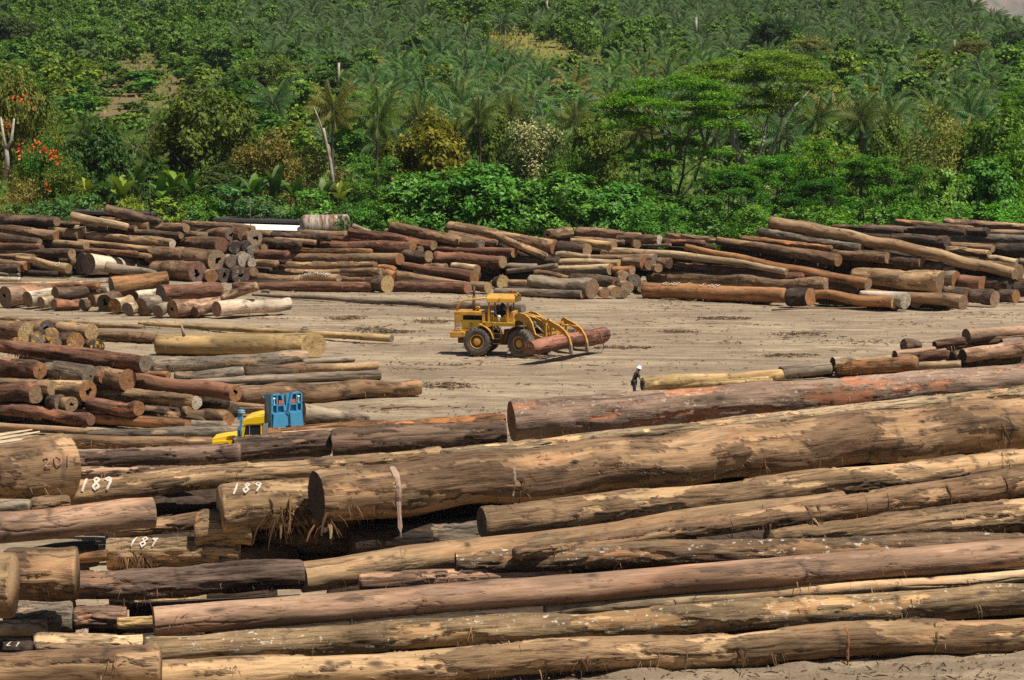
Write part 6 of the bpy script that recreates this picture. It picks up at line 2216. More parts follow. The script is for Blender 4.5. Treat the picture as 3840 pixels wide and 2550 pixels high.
# seat, wheel, levers
m = MB()
m.box(1.02, 1.46, -.28, .28, 2.28, 2.42, .03); m.box(.94, 1.06, -.28, .28, 2.40, 2.98, .04)
m.build("seat", M_BLACKM, loader)
m = MB()
m.tube([(1.98, 0, 2.2), (1.78, 0, 2.78)], .035, 8)
ring = [(1.78 + .19 * math.sin(a) * .35, .19 * math.cos(a), 2.80 + .19 * math.sin(a) * .9) for a in np.linspace(0, 6.283, 17)]
m.tube(ring, .016, 6, caps=False)
m.build("steering_wheel", M_BLACKM, loader)
m = MB()
for y in (-.25, -.32, -.39):
    m.tube([(1.55, y, 2.25), (1.60, y, 2.66)], .014, 6)
m.build("levers", M_STEEL, loader)
# markings: 2 on the roof, dealer plate, round badge
STROKES = {'0': [[(.5, 1), (.15, .8), (.1, .4), (.3, .02), (.6, 0), (.88, .3), (.88, .7), (.5, 1)]], '1': [[(.62, 1), (.5, .5), (.35, 0)]], '2': [[(.1, .78), (.3, .98), (.65, .98), (.8, .75), (.55, .42), (.08, .02), (.45, .08), (.92, .02)]],
           '3': [[(.1, .95), (.8, .95), (.4, .58), (.8, .4), (.7, .08), (.1, .03)]], '4': [[(.6, 0), (.62, 1), (.08, .35), (.92, .35)]], '5': [[(.85, 1), (.25, 1), (.2, .55), (.7, .55), (.82, .25), (.5, 0), (.1, .08)]],
           '7': [[(.1, 1), (.88, 1), (.4, 0)]], '8': [[(.5, .52), (.2, .75), (.5, 1), (.82, .76), (.5, .52), (.12, .25), (.45, 0), (.85, .22), (.5, .52)]], '9': [[(.82, .78), (.5, 1), (.2, .78), (.45, .55), (.82, .78), (.72, .4), (.5, 0)]],
           'A': [[(0, 0), (.5, 1), (1, 0)], [(.22, .38), (.78, .38)]], 'C': [[(.9, .85), (.5, 1), (.1, .6), (.15, .2), (.5, 0), (.9, .15)]], 'D': [[(.1, 0), (.1, 1), (.6, .9), (.9, .5), (.6, .1), (.1, 0)]], 'E': [[(.9, 1), (.1, 1), (.1, 0), (.9, 0)], [(.1, .5), (.7, .5)]],
           'F': [[(.15, 0), (.3, 1), (.95, 1)], [(.2, .55), (.75, .6)]], 'L': [[(.15, 1), (.1, 0), (.85, 0)]], 'N': [[(.1, 0), (.12, 1), (.85, 0), (.9, 1)]], 'O': [[(.5, 1), (.1, .5), (.5, 0), (.9, .5), (.5, 1)]],
           'S': [[(.88, .85), (.5, 1), (.15, .78), (.8, .28), (.5, 0), (.1, .12)]], 'T': [[(0, 1), (1, 1)], [(.5, 1), (.5, 0)]], 'I': [[(.5, 0), (.5, 1)]], '/': [[(.1, 0), (.9, 1)]], '^': [[(.0, 0), (.5, 1), (1, 0), (0, 0)]], ' ': []}
def lettering(text, place, height, width=.62, gap=.25, stroke=.16, slant=0.0, jit=.03, seed=1):
    """brush strokes as thin ribbons; place(a, b) turns text-plane metres into a point"""
    g = np.random.default_rng(seed)
    vs, fs = [], []
    x0 = 0.0
    for ch in text:
        for poly in STROKES.get(ch, []):
            pts = [Vector((x0 + (p[0] + g.normal() * jit) * width * height + slant * p[1] * height, (p[1] + g.normal() * jit) * height)) for p in poly]
            fine = []
            for a, b_ in zip(pts[:-1], pts[1:]):
                for t in (0, .33, .66):
                    fine.append(a.lerp(b_, t))
            fine.append(pts[-1])
            o = len(vs)
            for i, p in enumerate(fine):
                a = fine[max(0, i - 1)]; b_ = fine[min(len(fine) - 1, i + 1)]
                t = (b_ - a).normalized() if (b_ - a).length > 1e-6 else Vector((1, 0))
                nr = Vector((-t.y, t.x)) * stroke * height * .5 * g.uniform(.75, 1.2)
                vs.append(place(p.x + nr.x, p.y + nr.y)); vs.append(place(p.x - nr.x, p.y - nr.y))
            for i in range(len(fine) - 1):
                fs.append((o + 2 * i, o + 2 * i + 1, o + 2 * i + 3, o + 2 * i + 2))
        x0 += (width + gap) * height
    return vs, fs
def put_letters(name, text, place, height, mat, parent, **kw):
    vs, fs = lettering(text, place, height, **kw)
    return link(name, mesh_from(name, np.array([tuple(v) for v in vs]), fs, mat, smooth=False), parent)
put_letters("number_two", "2", lambda a, b_: (1.22 + a, -.935 if b_ < .13 else -.925, 3.24 + b_), .21, M_INK, loader, stroke=.13)
m = MB(); m.box(-1.42, -1.14, -.812, -.806, 1.47, 1.83)
sg = m.build("dealer_sign", M_WHITE, loader)
m = MB(); m.box(-1.40, -1.16, -.818, -.8135, 1.665, 1.81)
m.build("sign_field", M_INK, sg)
put_letters("sign_letters", "CAT", lambda a, b_: (-1.385 + a, -.822, 1.685 + b_), .105, M_WHITE, sg, stroke=.2, width=.55, gap=.15, jit=0)
m = MB(); m.box(-1.385, -1.375, -.816, -.8125, 1.52, 1.62); m.box(-1.36, -1.19, -.816, -.8125, 1.55, 1.575); m.box(-1.385, -1.19, -.816, -.8125, 1.53, 1.54)
m.build("sign_small_print", M_DIRT_SHADE, sg)
m = MB()
rg = [(-.50 + .10 * math.cos(a), -.757, 1.83 + .10 * math.sin(a)) for a in np.linspace(0, 6.283, 21)]
m.tube(rg, .010, 5, caps=False)
bd = m.build("round_badge", M_DIRT_SHADE, loader)
put_letters("badge_figure", "2", lambda a, b_: (-.535 + a, -.758, 1.765 + b_), .13, M_DIRT_SHADE, bd, stroke=.22)

# front frame, steered to the right
ff = Matrix.Translation((AX, 0, 0)) @ Matrix.Rotation(R(-23), 4, 'Z')
def front(o):
    o.matrix_basis = ff @ o.matrix_basis
    return o
for y in (-1.05, 1.05):
    w = wheel_parts(loader, (AX, y, RW - .06))
    front(w)
m = MB()
m.box(.15, 2.5, -.42, .42, .60, 1.30, .03); m.box(-.2, .2, -.25, .25, .55, 1.5)
for y in (-.5, .5):
    m.plate([(.85, 1.2), (.80, 2.0), (1.15, 2.45), (1.45, 2.40), (1.5, 1.2)], y - .03, y + .03)
front(m.build("front_frame", M_DIRT_SHADE, loader))
m = MB()
arch(m, AX, .98, 1.03, 78, 178, -1.36, -.74, .86)
arch(m, AX, .98, 1.03, 78, 178, .74, 1.36, .86)
front(m.build("front_mudguard", M_DIRT_SHADE, loader))
for y in (-.62, .62):
    m = MB()
    m.plate([(.86, 2.30), (.95, 2.50), (1.25, 2.62), (1.65, 2.54), (2.00, 2.32), (2.20, 2.02), (2.34, 1.62), (2.44, 1.36), (2.95, 1.22), (3.45, 1.00), (3.50, .78), (3.15, .72), (2.62, .95), (2.12, 1.15), (1.88, 1.62), (1.62, 1.98), (1.25, 2.14), (1.0, 2.10)], y - .06, y + .06)
    front(m.build("lift_arm", M_YEL, loader))
    m = MB()
    m.tube([(.75, y * .72, 1.65), (1.5, y * .72, 1.95)], .085, 10); m.tube([(1.5, y * .72, 1.95), (2.3, y * .72, 1.35)], .045, 8)
    front(m.build("lift_cylinder", M_STEEL, loader))
for y in (-.22, .22):
    m = MB()
    m.tube([(1.15, y, 2.48), (2.2, y, 2.30)], .075, 10); m.tube([(2.2, y, 2.30), (2.95, y, 2.02)], .04, 8)
    front(m.build("tilt_cylinder", M_YEL, loader))
    m = MB()
    m.plate([(2.55, 2.16), (2.85, 2.30), (3.05, 2.10), (3.18, 1.5), (3.35, 1.05), (3.2, .98), (2.95, 1.45), (2.75, 1.95)], y - .045, y + .045)
    front(m.build("bell_crank", M_YEL, loader))
m = MB()
for k in range(5):
    y = -.3 + .15 * k
    m.tube([(1.2 + .1 * k, y, 2.4), (1.9, y * 1.2, 2.05 + .05 * (k % 2)), (2.5, y, 1.9 - .08 * k), (3.1, y, 1.85)], .016, 5)
front(m.build("hydraulic_hoses", M_BLACKM, loader))
# grapple back and forks
m = MB()
m.box(3.42, 3.56, -1.15, 1.15, .62, .85); m.box(3.42, 3.54, -1.15, 1.15, 1.40, 1.55); m.box(3.42, 3.54, -1.15, 1.15, 2.0, 2.12)
for y in (-1.1, -.55, 0, .55, 1.1):
    m.box(3.40, 3.56, y - .05, y + .05, .6, 2.12)
m.build("grapple_frame", M_YEL, loader); front(bpy.data.objects[-1]) if False else None
gf = [c for c in loader.children if c.name.startswith("grapple_frame")][-1]
front(gf)
for y in (-.85, .85):
    m = MB()
    m.plate([(3.45, .72), (4.3, .50), (5.15, .42), (5.2, .36), (4.3, .36), (3.45, .52)], y - .07, y + .07)
    front(m.build("fork_tine", M_DIRT_SHADE, loader))
    m = MB()
    m.plate([(3.30, 2.10), (3.38, 2.30), (3.55, 2.32), (3.95, 2.16), (4.40, 1.98), (4.80, 1.70), (5.08, 1.32), (5.22, .90), (5.27, .45), (5.16, .38), (5.10, .85), (4.92, 1.22), (4.64, 1.52), (4.25, 1.74), (3.80, 1.90), (3.50, 1.98)], y - .07, y + .07)
    cl = front(m.build("clamp_arm", M_YEL, loader))
    m = MB()
    m.plate([(5.225, .90), (5.29, .42), (5.18, .30), (5.08, .40), (5.085, .90)], y - .078, y + .078)
    tipo = m.build("clamp_tip", M_STEEL, cl)
    m = MB()
    m.tube([(3.5, y * .7, 1.85), (4.0, y * .7, 1.92)], .06, 8); m.tube([(4.0, y * .7, 1.92), (4.55, y * .85, 1.86)], .035, 8)
    front(m.build("clamp_cylinder", M_YEL, loader))
bpy.context.view_layer.update()
# the driver sits in the loader
JD = dict(pelvis=(0, 0, .10), waist=(-.02, 0, .26), chest=(0, 0, .46), collar=(.03, 0, .62), neck=(.05, 0, .68), jaw=(.085, 0, .725), head=(.085, 0, .80), crown=(.08, 0, .86), face=(.95, -.1, -.15),
          shl=(.03, .18, .59), ell=(.20, .24, .38), wrl=(.42, .16, .46), shr=(.03, -.18, .59), elr=(.20, -.24, .38), wrr=(.42, -.16, .46),
          hipl=(.05, .10, .08), knl=(.45, .13, .10), anl=(.55, .14, -.30), hel=(.55, .14, -.33), tol=(.68, .14, -.35),
          hipr=(.05, -.10, .08), knr=(.45, -.13, .10), anr=(.55, -.14, -.30), her=(.55, -.14, -.33), tor=(.68, -.14, -.35))
dm = loader.matrix_world @ Matrix.Translation((1.24, 0, 2.42))
dr = person("person", "person in dark blue clothes seated at the wheel of the yellow loader", dm.translation, R(-13), JD,
            {'l': ((.9, -.2, .2), (.3, -.3, -1)), 'r': ((.9, .2, .2), (.3, .3, -1))}, (.012, .016, .032), (.016, .018, .030))
# carried log
lm = loader.matrix_world @ ff
a_ = lm @ Vector((4.60, -4.35, .98)); b_ = lm @ Vector((4.50, 3.75, 1.12))
o, sh = make_log(a_, b_, .40, .44, 'b', (.24, .115, .080), 'Lro', "red barked log held in the grapple of the yellow loader", 4242, 1, 0, .05)
LOGOBJ['carried'] = (o, sh)
m = MB()
e_ = lm @ Vector((4.5, 3.0, 1.2))
for k in range(4):
    q = random.uniform(-.2, .2)
    m.tube([e_ + Vector((q, -.42, .25)), e_ + Vector((q * 1.5, -.55, -.2)), e_ + Vector((.1 + q * 2, -.5, -.75)), e_ + Vector((-.25 + q * 3, -.4, -1.1))], [.03, .02, .015, .006], 5)
m.tube([e_ + Vector((-.5, -.2, .65)), e_ + Vector((-.2, -.4, .42)), e_ + Vector((.15, -.5, .1))], [.01, .025, .02], 5)
so_ = m.build("bark_strip", plain("red_bark_strip", (.20, .075, .045), .9))
so_.parent = o
so_.matrix_parent_inverse = o.matrix_world.inverted()

# ------------------------------------------------------------------ writing on the logs
def on_log(key, frac, ang, out=.085):
    """text plane on a log: a runs along it, b goes up round the bark"""
    ob, sh = LOGOBJ[key]
    x0 = -sh.L / 2 + frac * sh.L
    rr = float(sh.radius(x0, R(ang)))
    return ob, (lambda a, b_: tuple(sh.point(np.array([x0 + a]), np.array([R(ang) - b_ / rr]), out * min(1.0, rr / .35))[0]))
ob, pl = on_log('n189a', .030, 170); put_letters("painted_number", "189", pl, .46, M_CHALK, ob, slant=.35, stroke=.17, seed=3)
ob, pl = on_log('n189b', .09, 140); put_letters("painted_number", "189", pl, .40, M_CHALK, ob, slant=.3, stroke=.15, seed=4)
ob, pl = on_log('n189c', .17, 146); put_letters("painted_number", "189", pl, .36, M_CHALK, ob, slant=.35, stroke=.15, seed=5)
ob, pl = on_log('nine', .48, 150); put_letters("painted_number", "29", pl, .24, M_CHALK, ob, slant=.1, stroke=.15, seed=6)
ob, pl = on_log('red201', .52, 168); put_letters("painted_number", "201", pl, .30, M_REDP, ob, stroke=.16, width=.9, gap=.3, seed=7)
ob, pl = on_log('painted', .14, 128); put_letters("painted_letters", "OLSED  F   S 224", pl, .36, M_CHALK, ob, slant=.4, stroke=.15, width=.7, gap=.2, seed=8)
ob, pl = on_log('triangle', .80, 160); put_letters("painted_triangle", "^", pl, .36, M_CHALK, ob, width=1.3, stroke=.2, seed=9)
ob, pl = on_log('smear', .62, 140)
put_letters("painted_letters", "MOS DIMOSON", pl, .30, M_CHALK, ob, slant=.4, stroke=.2, width=.75, gap=.12, jit=.1, seed=10) if False else put_letters("painted_letters", "IOSS NCISNO", pl, .30, M_CHALK, ob, slant=.4, stroke=.2, width=.75, gap=.12, jit=.1, seed=10)
def band(key, frac, w=.10):
    ob, sh = LOGOBJ[key]
    x0 = -sh.L / 2 + frac * sh.L
    ts = np.linspace(R(75), R(235), 14)
    v = np.vstack([sh.point(np.full(14, x0 + FINE.normal() * .02), ts, .05), sh.point(np.full(14, x0 + w), ts, .05)])
    f = [(i, i + 1, i + 15, i + 14) for i in range(13)]
    link("white_band", mesh_from("white_band", v, f, M_CHALK, smooth=False), ob)
band('ring1', .42); band('ring2', .385); band('smear', .595)
def end_text(key, side, text, y, z, h, mat, **kw):
    ob, sh = LOGOBJ[key]
    sgn = -1 if side == 'L' else 1
    r_ = sh.r1 if side == 'L' else sh.r2
    tl = sh.tilts[0] if side == 'L' else sh.tilts[1]
    ce = [c for c in ob.children if c.name.startswith("cut_end")][0]
    def pl(a, b_):
        yy = (y * r_ + a) if side == 'R' else (y * r_ - a)
        zz = z * r_ + b_
        return (sgn * (sh.L / 2 + .02) + tl * yy, yy, zz)
    put_letters("painted_mark", text, pl, h * r_, mat, ce, **kw)
end_text('carried', 'L', "084", .55, .05, .55, M_CHALK, seed=11, width=.5)
end_text('hollow1', 'R', "6", 0, .4, .3, M_CHALK) if False else None
end_text('dmark', 'R', "D 1", -.45, .25, .34, M_CHALK, seed=12)
end_text('dmark', 'R', "O", -.25, -.75, .22, M_CHALK, seed=13)
end_text('scribble', 'R', "38", -.4, .1, .4, M_CHALK, seed=14)
end_text('mossy', 'L', "89", .4, .2, .28, M_CHALK, seed=15)
end_text('twenty', 'L', "20", -.35, .0, .32, M_CHALK, seed=16)
end_text('tealpha', 'R', "TE", -.75, .2, .42, M_CHALK, seed=17)
end_text('tealpha', 'R', "2", .3, .45, .22, M_CHALK, seed=18)
end_text('lettered', 'R', "E1V", -.6, -.2, .42, M_CHALK, seed=19)
end_text('square', 'R', "30", -.5, -.2, .30, M_CHALK, seed=20)
end_text('black', 'R', "9 53", -.45, -.15, .38, M_YELP, seed=21)
end_text('letters', 'R', "TH", -.3, .1, .4, M_CHALK, seed=22)
end_text('tally', 'L', "IIII", .6, .1, .5, M_CHALK, seed=23, width=.2)

# ------------------------------------------------------------------ bark strips and cables on the near logs
M_STRIP = plain("pinkish_bark_strip", (.34, .225, .16), .9, var=.25, scale=5)
M_STRIPB = plain("brown_bark_strip", (.17, .10, .055), .9, var=.3, scale=5)
def strip(key, frac, ang0, ln, w, mat, hang=0.0, name="bark_strip", lean=0.0):
    """a long shred of bark lying over the log and hanging free below it"""
    ob, sh = LOGOBJ[key]
    x0 = -sh.L / 2 + frac * sh.L
    g = np.random.default_rng(int(frac * 1e5))
    pts = []
    rr = float(sh.radius(x0, R(160)))
    n = 16
    for i in range(n + 1):
        s_ = ln * i / n
        a = R(ang0) + s_ / rr
        if a < R(205):
            p = sh.point(np.array([x0 + lean * s_]), np.array([a]), .03 + .03 * math.sin(s_ * 3))[0]
            last, la = p, s_
        else:
            p = last + np.array([lean * (s_ - la), -.05 * (s_ - la), -(s_ - la)])
        pts.append(p)
    vs, fs = [], []
    for i, p in enumerate(pts):
        t = i / n
        ww = w * (1 - .35 * t) * g.uniform(.85, 1.15) * (1 if t < .93 else .4)
        q = np.array([ww / 2, 0, 0])
        nn = np.array([0, -.03, .01])
        vs += [p - q, p + nn + g.normal() * .004, p + q, p + nn * -.3]
    for i in range(n):
        for k in range(4):
            fs.append((i * 4 + k, i * 4 + (k + 1) % 4, (i + 1) * 4 + (k + 1) % 4, (i + 1) * 4 + k))
    link(name, mesh_from(name, np.array(vs), fs, mat, smooth=False), ob)
strip('biggest', .078, 95, 2.6, .20, M_STRIP)
strip('biggest', .205, 150, 1.0, .09, M_STRIP, lean=-.1)
for fr, ln, w in ((.335, .9, .05), (.40, 1.1, .07), (.462, 1.2, .11), (.478, 1.3, .05), (.56, .9, .04), (.60, .7, .04), (.70, 1.4, .07), (.80, 1.1, .04), (.87, 1.5, .05), (.95, 1.0, .05)):
    strip('fibre', fr, 100, ln, w, M_STRIPB, lean=FINE.normal() * .12)
strip('lowest', .668, 110, 1.15, .11, plain("rust_bark_strip", (.21, .09, .045), .9, var=.3, scale=5))
for fr, ln, w in ((.505, .6, .06), (.76, .6, .06)):
    strip('lowest', fr, 150, ln, w, M_STRIPB, lean=FINE.normal() * .3)
def bunch(key, frac, ang, n, ln, spread, mat):
    """a torn bunch of splinters hanging from the underside"""
    ob, sh = LOGOBJ[key]
    g = np.random.default_rng(int(frac * 9999))
    x0 = -sh.L / 2 + frac * sh.L
    vs, fs = [], []
    for _ in range(n):
        p = sh.point(np.array([x0 + g.normal() * spread]), np.array([R(ang) + g.normal() * .25]), .0)[0]
        d = np.array([g.normal() * 1.1, -abs(g.normal()) * .6, -.2 - g.random() * .6])
        L_ = ln * g.uniform(.25, 1.0)
        w = g.uniform(.008, .03) if g.random() < .88 else g.uniform(.05, .10)
        o = len(vs)
        for j in range(6):
            ww = w * (1 - .7 * j / 5)
            vs += [p - np.array([ww, 0, 0]), p + np.array([0, -ww * .6, 0]), p + np.array([ww, 0, 0])]
            d = d / np.linalg.norm(d) + np.array([g.normal() * .12, 0, -.28])
            p = p + d / np.linalg.norm(d) * L_ / 5
        for j in range(5):
            for k in range(2):
                fs.append((o + j * 3 + k, o + j * 3 + k + 1, o + j * 3 + k + 4, o + j * 3 + k + 3))
    link("splinters", mesh_from("splinters", np.array(vs), fs, mat, smooth=False), ob, (.21, .135, .075))
bunch('n189b', .60, 195, 60, 1.3, .26, M_SHRED)
bunch('n189b', .74, 185, 40, .8, .2, M_SHRED)
bunch('biggest', .004, 240, 45, .9, .12, M_SHRED)
bunch('biggest', .80, 175, 24, .7, .10, M_SHRED)
bunch('biggest', .215, 185, 20, .6, .12, M_SHRED)
bunch('n189c', .22, 185, 70, .8, .22, M_SHRED)
bunch('lowest', .40, 170, 22, .5, .16, M_SHRED)
bunch('lowest', .56, 150, 20, .6, .14, M_SHRED)
bunch('fibre', .47, 200, 40, .9, .08, M_SHRED)
bunch('red201', .45, 230, 26, .9, .5, M_SHRED)

# ------------------------------------------------------------------ blue and yellow log truck
TD = 92.0
def tz(yc):
    return at(1000, 1420 + yc * .21683, TD).z
def tx(xc):
    return (xc - 850) / 431.0
t0 = at(760 + 850 * .21683, 1600, TD)
truck = empty("log_truck", (t0.x, TD, 0), R(0))
tag(truck, "yellow and blue log truck mostly hidden behind the near logs", "truck")
M_TY = plain("truck_yellow", (.80, .50, .008), .35, var=.05, scale=1.5, dirt=(.45, .30, .05), dirt_amt=.3, spec=.5)
M_TB = plain("truck_blue", (.055, .26, .43), .4, var=.06, scale=2, dirt=(.10, .22, .30), dirt_amt=.3, spec=.5)
M_GLASS = plain("dark_window_glass", (.022, .026, .030), .08, var=.2, spec=.8)
M_GREY = plain("grey_metal", (.30, .29, .27), .5, var=.1, metal=.3)
M_ORL = plain("orange_red_reflector", (.60, .10, .03), .4)
m = MB()
bz = tz(1010)
m.plate([(tx(140), tz(1062)), (tx(150), tz(1120)), (tx(150), tz(1300)), (tx(640), tz(1300)), (tx(640), bz), (tx(540), bz + .02), (tx(300), tz(1030))], .30, 1.70)
m.plate([(tx(150), tz(1100)), (tx(150), tz(1300)), (tx(640), tz(1300)), (tx(640), tz(1060)), (tx(400), tz(1075))], .08, 1.92)
bn = m.build("bonnet", M_TY, truck)
m = MB()
m.plate([(tx(668), tz(1020)), (tx(668), tz(1300)), (tx(1030), tz(1300)), (tx(1030), tz(985)), (tx(1005), tz(985)), (tx(985), tz(970)), (tx(740), tz(985)), (tx(712), tz(1000))], 0, 2.0)
m.plate([(tx(668), tz(1020)), (tx(690), tz(830)), (tx(730), tz(785)), (tx(1030), tz(770)), (tx(1030), tz(990)), (tx(1000), tz(985)), (tx(1000), tz(805)), (tx(980), tz(798)), (tx(770), tz(805)), (tx(738), tz(825)), (tx(708), tz(1000))], 0, .05)
m.plate([(tx(668), tz(1020)), (tx(690), tz(830)), (tx(730), tz(785)), (tx(1030), tz(770)), (tx(1030), tz(990)), (tx(1000), tz(985)), (tx(1000), tz(805)), (tx(980), tz(798)), (tx(770), tz(805)), (tx(738), tz(825)), (tx(708), tz(1000))], 1.95, 2.0)
m.box(tx(1000), tx(1030), .05, 1.95, tz(990), tz(775))
cab = m.build("cab", M_TY, truck)
m = MB()
m.plate([(tx(690), tz(800)), (tx(688), tz(735)), (tx(760), tz(700)), (tx(900), tz(665)), (tx(1062), tz(650)), (tx(1062), tz(765)), (tx(940), tz(775)), (tx(790), tz(782))], -.03, 2.03)
m.build("cab_roof", M_TY, truck)
m = MB()
m.plate([(tx(708), tz(1000)), (tx(738), tz(825)), (tx(770), tz(805)), (tx(980), tz(798)), (tx(1000), tz(805)), (tx(1000), tz(985))], .018, .03)
m.build("side_window", M_GLASS, truck)
m = MB(); m.box(tx(803), tx(815), -.008, .02, tz(985), tz(805))
m.build("window_bar", M_GREY, truck)
m = MB(); m.plate([(tx(672), tz(1015)), (tx(692), tz(835)), (tx(686), tz(835)), (tx(666), tz(1015))], .08, 1.92)
m.build("windscreen", M_GLASS, truck)
m = MB()
m.tube([(tx(668), -.02, tz(960)), (tx(640), -.22, tz(950)), (tx(640), -.24, tz(930))], .012, 5); m.box(tx(622), tx(656), -.26, -.23, tz(985), tz(875), .008)
m.build("mirror", M_BLACKM, truck)
m = MB()
m.box(tx(998), tx(1003), -.006, .004, tz(1300), tz(800)); m.box(tx(700), tx(705), -.006, .004, tz(1300), tz(1000)); m.box(tx(960), tx(990), -.02, .0, tz(1040), tz(1028))
m.build("door_seam", M_BLACKM, truck)
m = MB()
m.box(tx(730), tx(920), -.03, .0, tz(1000) , tz(978)); 
m.build("door_sill", M_TY, truck)
m = MB()
m.plate([(tx(592), tz(1200)), (tx(600), tz(840)), (tx(640), tz(815)), (tx(668), tz(690)), (tx(696), tz(675)), (tx(692), tz(740)), (tx(655), tz(960)), (tx(640), tz(1200))], -.10, .06)
m.box(tx(612), tx(692), -.12, .08, tz(715), tz(605), .015)
sn = m.build("air_intake", M_TB, truck)
m = MB()
m.lathe([(.12, -.05), (.15, -.03), (.155, .02), (.15, .06), (.11, .085), (.001, .09)], 'Z', 18, (tx(668), -.02, tz(572)))
m.build("intake_cap", M_TB, sn)
m = MB(); m.lathe([(.158, -.02), (.158, .015)], 'Z', 18, (tx(668), -.02, tz(578)))
m.build("cap_band", plain("cream_band", (.55, .48, .25), .5), sn)
m = MB()
m.tube([(tx(1092), .10, tz(1200)), (tx(1092), .10, tz(400)), (tx(1085), .10, tz(370)), (tx(1060), .08, tz(345)), (tx(1030), .05, tz(318))], [.055, .050, .050, .055, .062], 12)
m.build("exhaust_pipe", plain("sooty_pipe", (.10, .082, .07), .45, metal=.5, var=.3), truck)
m = MB(); m.box(tx(1038), tx(1122), .02, .40, tz(1250), tz(782), .01)
m.build("tool_box", M_GREY, truck)
# headboard frame, turned so that its back faces right and a little to the camera
hb = empty("headboard", (tx(1180), .25, 0), R(42))
hb.parent = truck
W_ = 1.55
z0, z1, z2, z3 = tz(860), tz(640), tz(455), tz(290)
zc = tz(475)
def tower(mb, xs, wide):
    """one side frame: outer bar, divider, inner sloping bar, cross bars"""
    s = 1 if xs == 0 else -1
    X = lambda u: u if s > 0 else W_ - u
    def bar(u0, u1, a, b_, y0=-.03, y1=.12):
        lo, hi = sorted((X(u0), X(u1)))
        mb.box(lo, hi, y0, y1, a, b_)
    bar(0, .07, z1, z3); bar(.25, .31, z1, z3 - .03); bar(0, .52, z3 - .06, z3); bar(0, .31, zc - .03, zc + .03); bar(.31, .64, zc - .06, zc); bar(0, .72, z1, z1 + .06)
    pts = [(.46, z3), (.54, z3), (.66, zc), (.72, z1), (.64, z1), (.58, zc)]
    mb.plate([(X(a), b_) for a, b_ in pts], -.03, .12)
m = MB()
tower(m, 0, 1); tower(m, 1, 1)
m.build("headboard_frame", M_TB, hb)
m = MB()
m.box(0.0, .72, .10, .13, z1, z3 - .02); m.box(W_ - .72, W_, .10, .13, z1, z3 - .02)
m.plate([(-.03, z0 - .35), (W_ + .03, z0 - .35), (W_ - .06, z1 + .02), (.06, z1 + .02)], -.10, .125)
m.box(-.012, .0, -.03, .45, z0 - .3, z3); 
m.build("headboard_plate", M_TB, hb)
for s in (0, 1):
    X = (lambda u: u) if s == 0 else (lambda u: W_ - u)
    m = MB(); m.lathe([(.001, -.03), (.055, -.02), (.06, .03), (.001, .08)], 'Y', 14, (X(.16), .02, z3 - .19)); m.box(X(.16) - .012, X(.16) + .012, 0, .08, zc, z3 - .22)
    m.build("work_lamp", M_GLASSY, hb)
    m = MB(); m.box(min(X(.36), X(.55)), max(X(.36), X(.55)), -.035, .02, zc + .02, zc + .16)
    m.build("reflector", M_ORL, hb)
m = MB(); m.box(.66, .90, -.13, -.09, z0 - .05, z0 + .03)
m.tube([(.62, -.12, z1 + .10), (.80, -.16, z1 + .02), (.82, -.16, z0 + .06)], .025, 6)
m.build("latch", M_BLACKM, hb)
m = MB()
m.box(tx(640), tx(1030) + 2.6, .35, 1.65, .75, 1.05)
m.build("chassis", M_BLACKM, truck)
for x in (tx(330), tx(1300), tx(1700)):
    for y in (.25, 1.75):
        m = MB(); m.lathe([(.2, -.14), (.48, -.15), (.52, -.1), (.52, .1), (.48, .15), (.2, .14), (.001, .12)], 'Y', 24, (x, y, .52)); m.lathe([(.001, -.13), (.2, -.14)], 'Y', 24, (x, y, .52))
        m.build("wheel", M_TYRE, truck)

# ------------------------------------------------------------------ sheds, tank, poles at the back
def shed(px0, px1, ytop, d, label, wall_c, white=True, depth=4.5):
    a, b_ = at(px0, ytop, d), at(px1, ytop + 9, d)
    r = empty("shed", ((a.x + b_.x) / 2, d, 0))
    tag(r, label, "shed", "low sheds behind the pile")
    hw = (b_.x - a.x) / 2
    zt = a.z
    m = MB()
    m.plate([(-hw - .35, zt), (hw + .35, zt - .28), (hw + .35, zt - .50), (-hw - .35, zt - .26)], -.7, depth + .5)
    m.build("roof", plain("dark_shed_roof_%d" % px0, (.035, .030, .027), .8, var=.3), r)
    m = MB()
    m.box(-hw, hw, 0, .08, 0, zt - 1.15); m.box(-hw, -hw + .08, .08, depth, 0, zt - .45); m.box(hw - .08, hw, .08, depth, 0, zt - .55); m.box(-hw, hw, depth - .08, depth, 0, zt - .6)
    m.build("wall", plain("shed_wall_%d" % px0, wall_c, .85, var=.25), r)
    if white:
        m = MB()
        m.add([(-hw, -.72, zt - .42), (hw, -.72, zt - .66), (hw, -2.0, zt - 1.06), (-hw, -2.0, zt - .84), (-hw, -.72, zt - .47), (hw, -.72, zt - .71), (hw, -2.0, zt - 1.11), (-hw, -2.0, zt - .89)],
              [(0, 3, 2, 1), (4, 5, 6, 7), (0, 1, 5, 4), (1, 2, 6, 5), (2, 3, 7, 6), (3, 0, 4, 7)])
        m.build("white_awning", plain("white_board", (.78, .74, .62), .6, var=.06), r)
    for k in range(4):
        m = MB()
        x = -hw + .3 + (2 * hw - .6) * k / 3
        m.box(x - .06, x + .06, -.3, -.18, 0, zt - .7)
        m.build("post", M_BARKD, r)
    return r
shed(815, 1140, 818, 213.5, "long low shed with dark roof edge and white awning beside the rusty tank", (.10, .07, .05))
shed(285, 560, 789, 214, "low shed with only its dark roof edge showing behind the tilted logs", (.12, .09, .06), white=False)
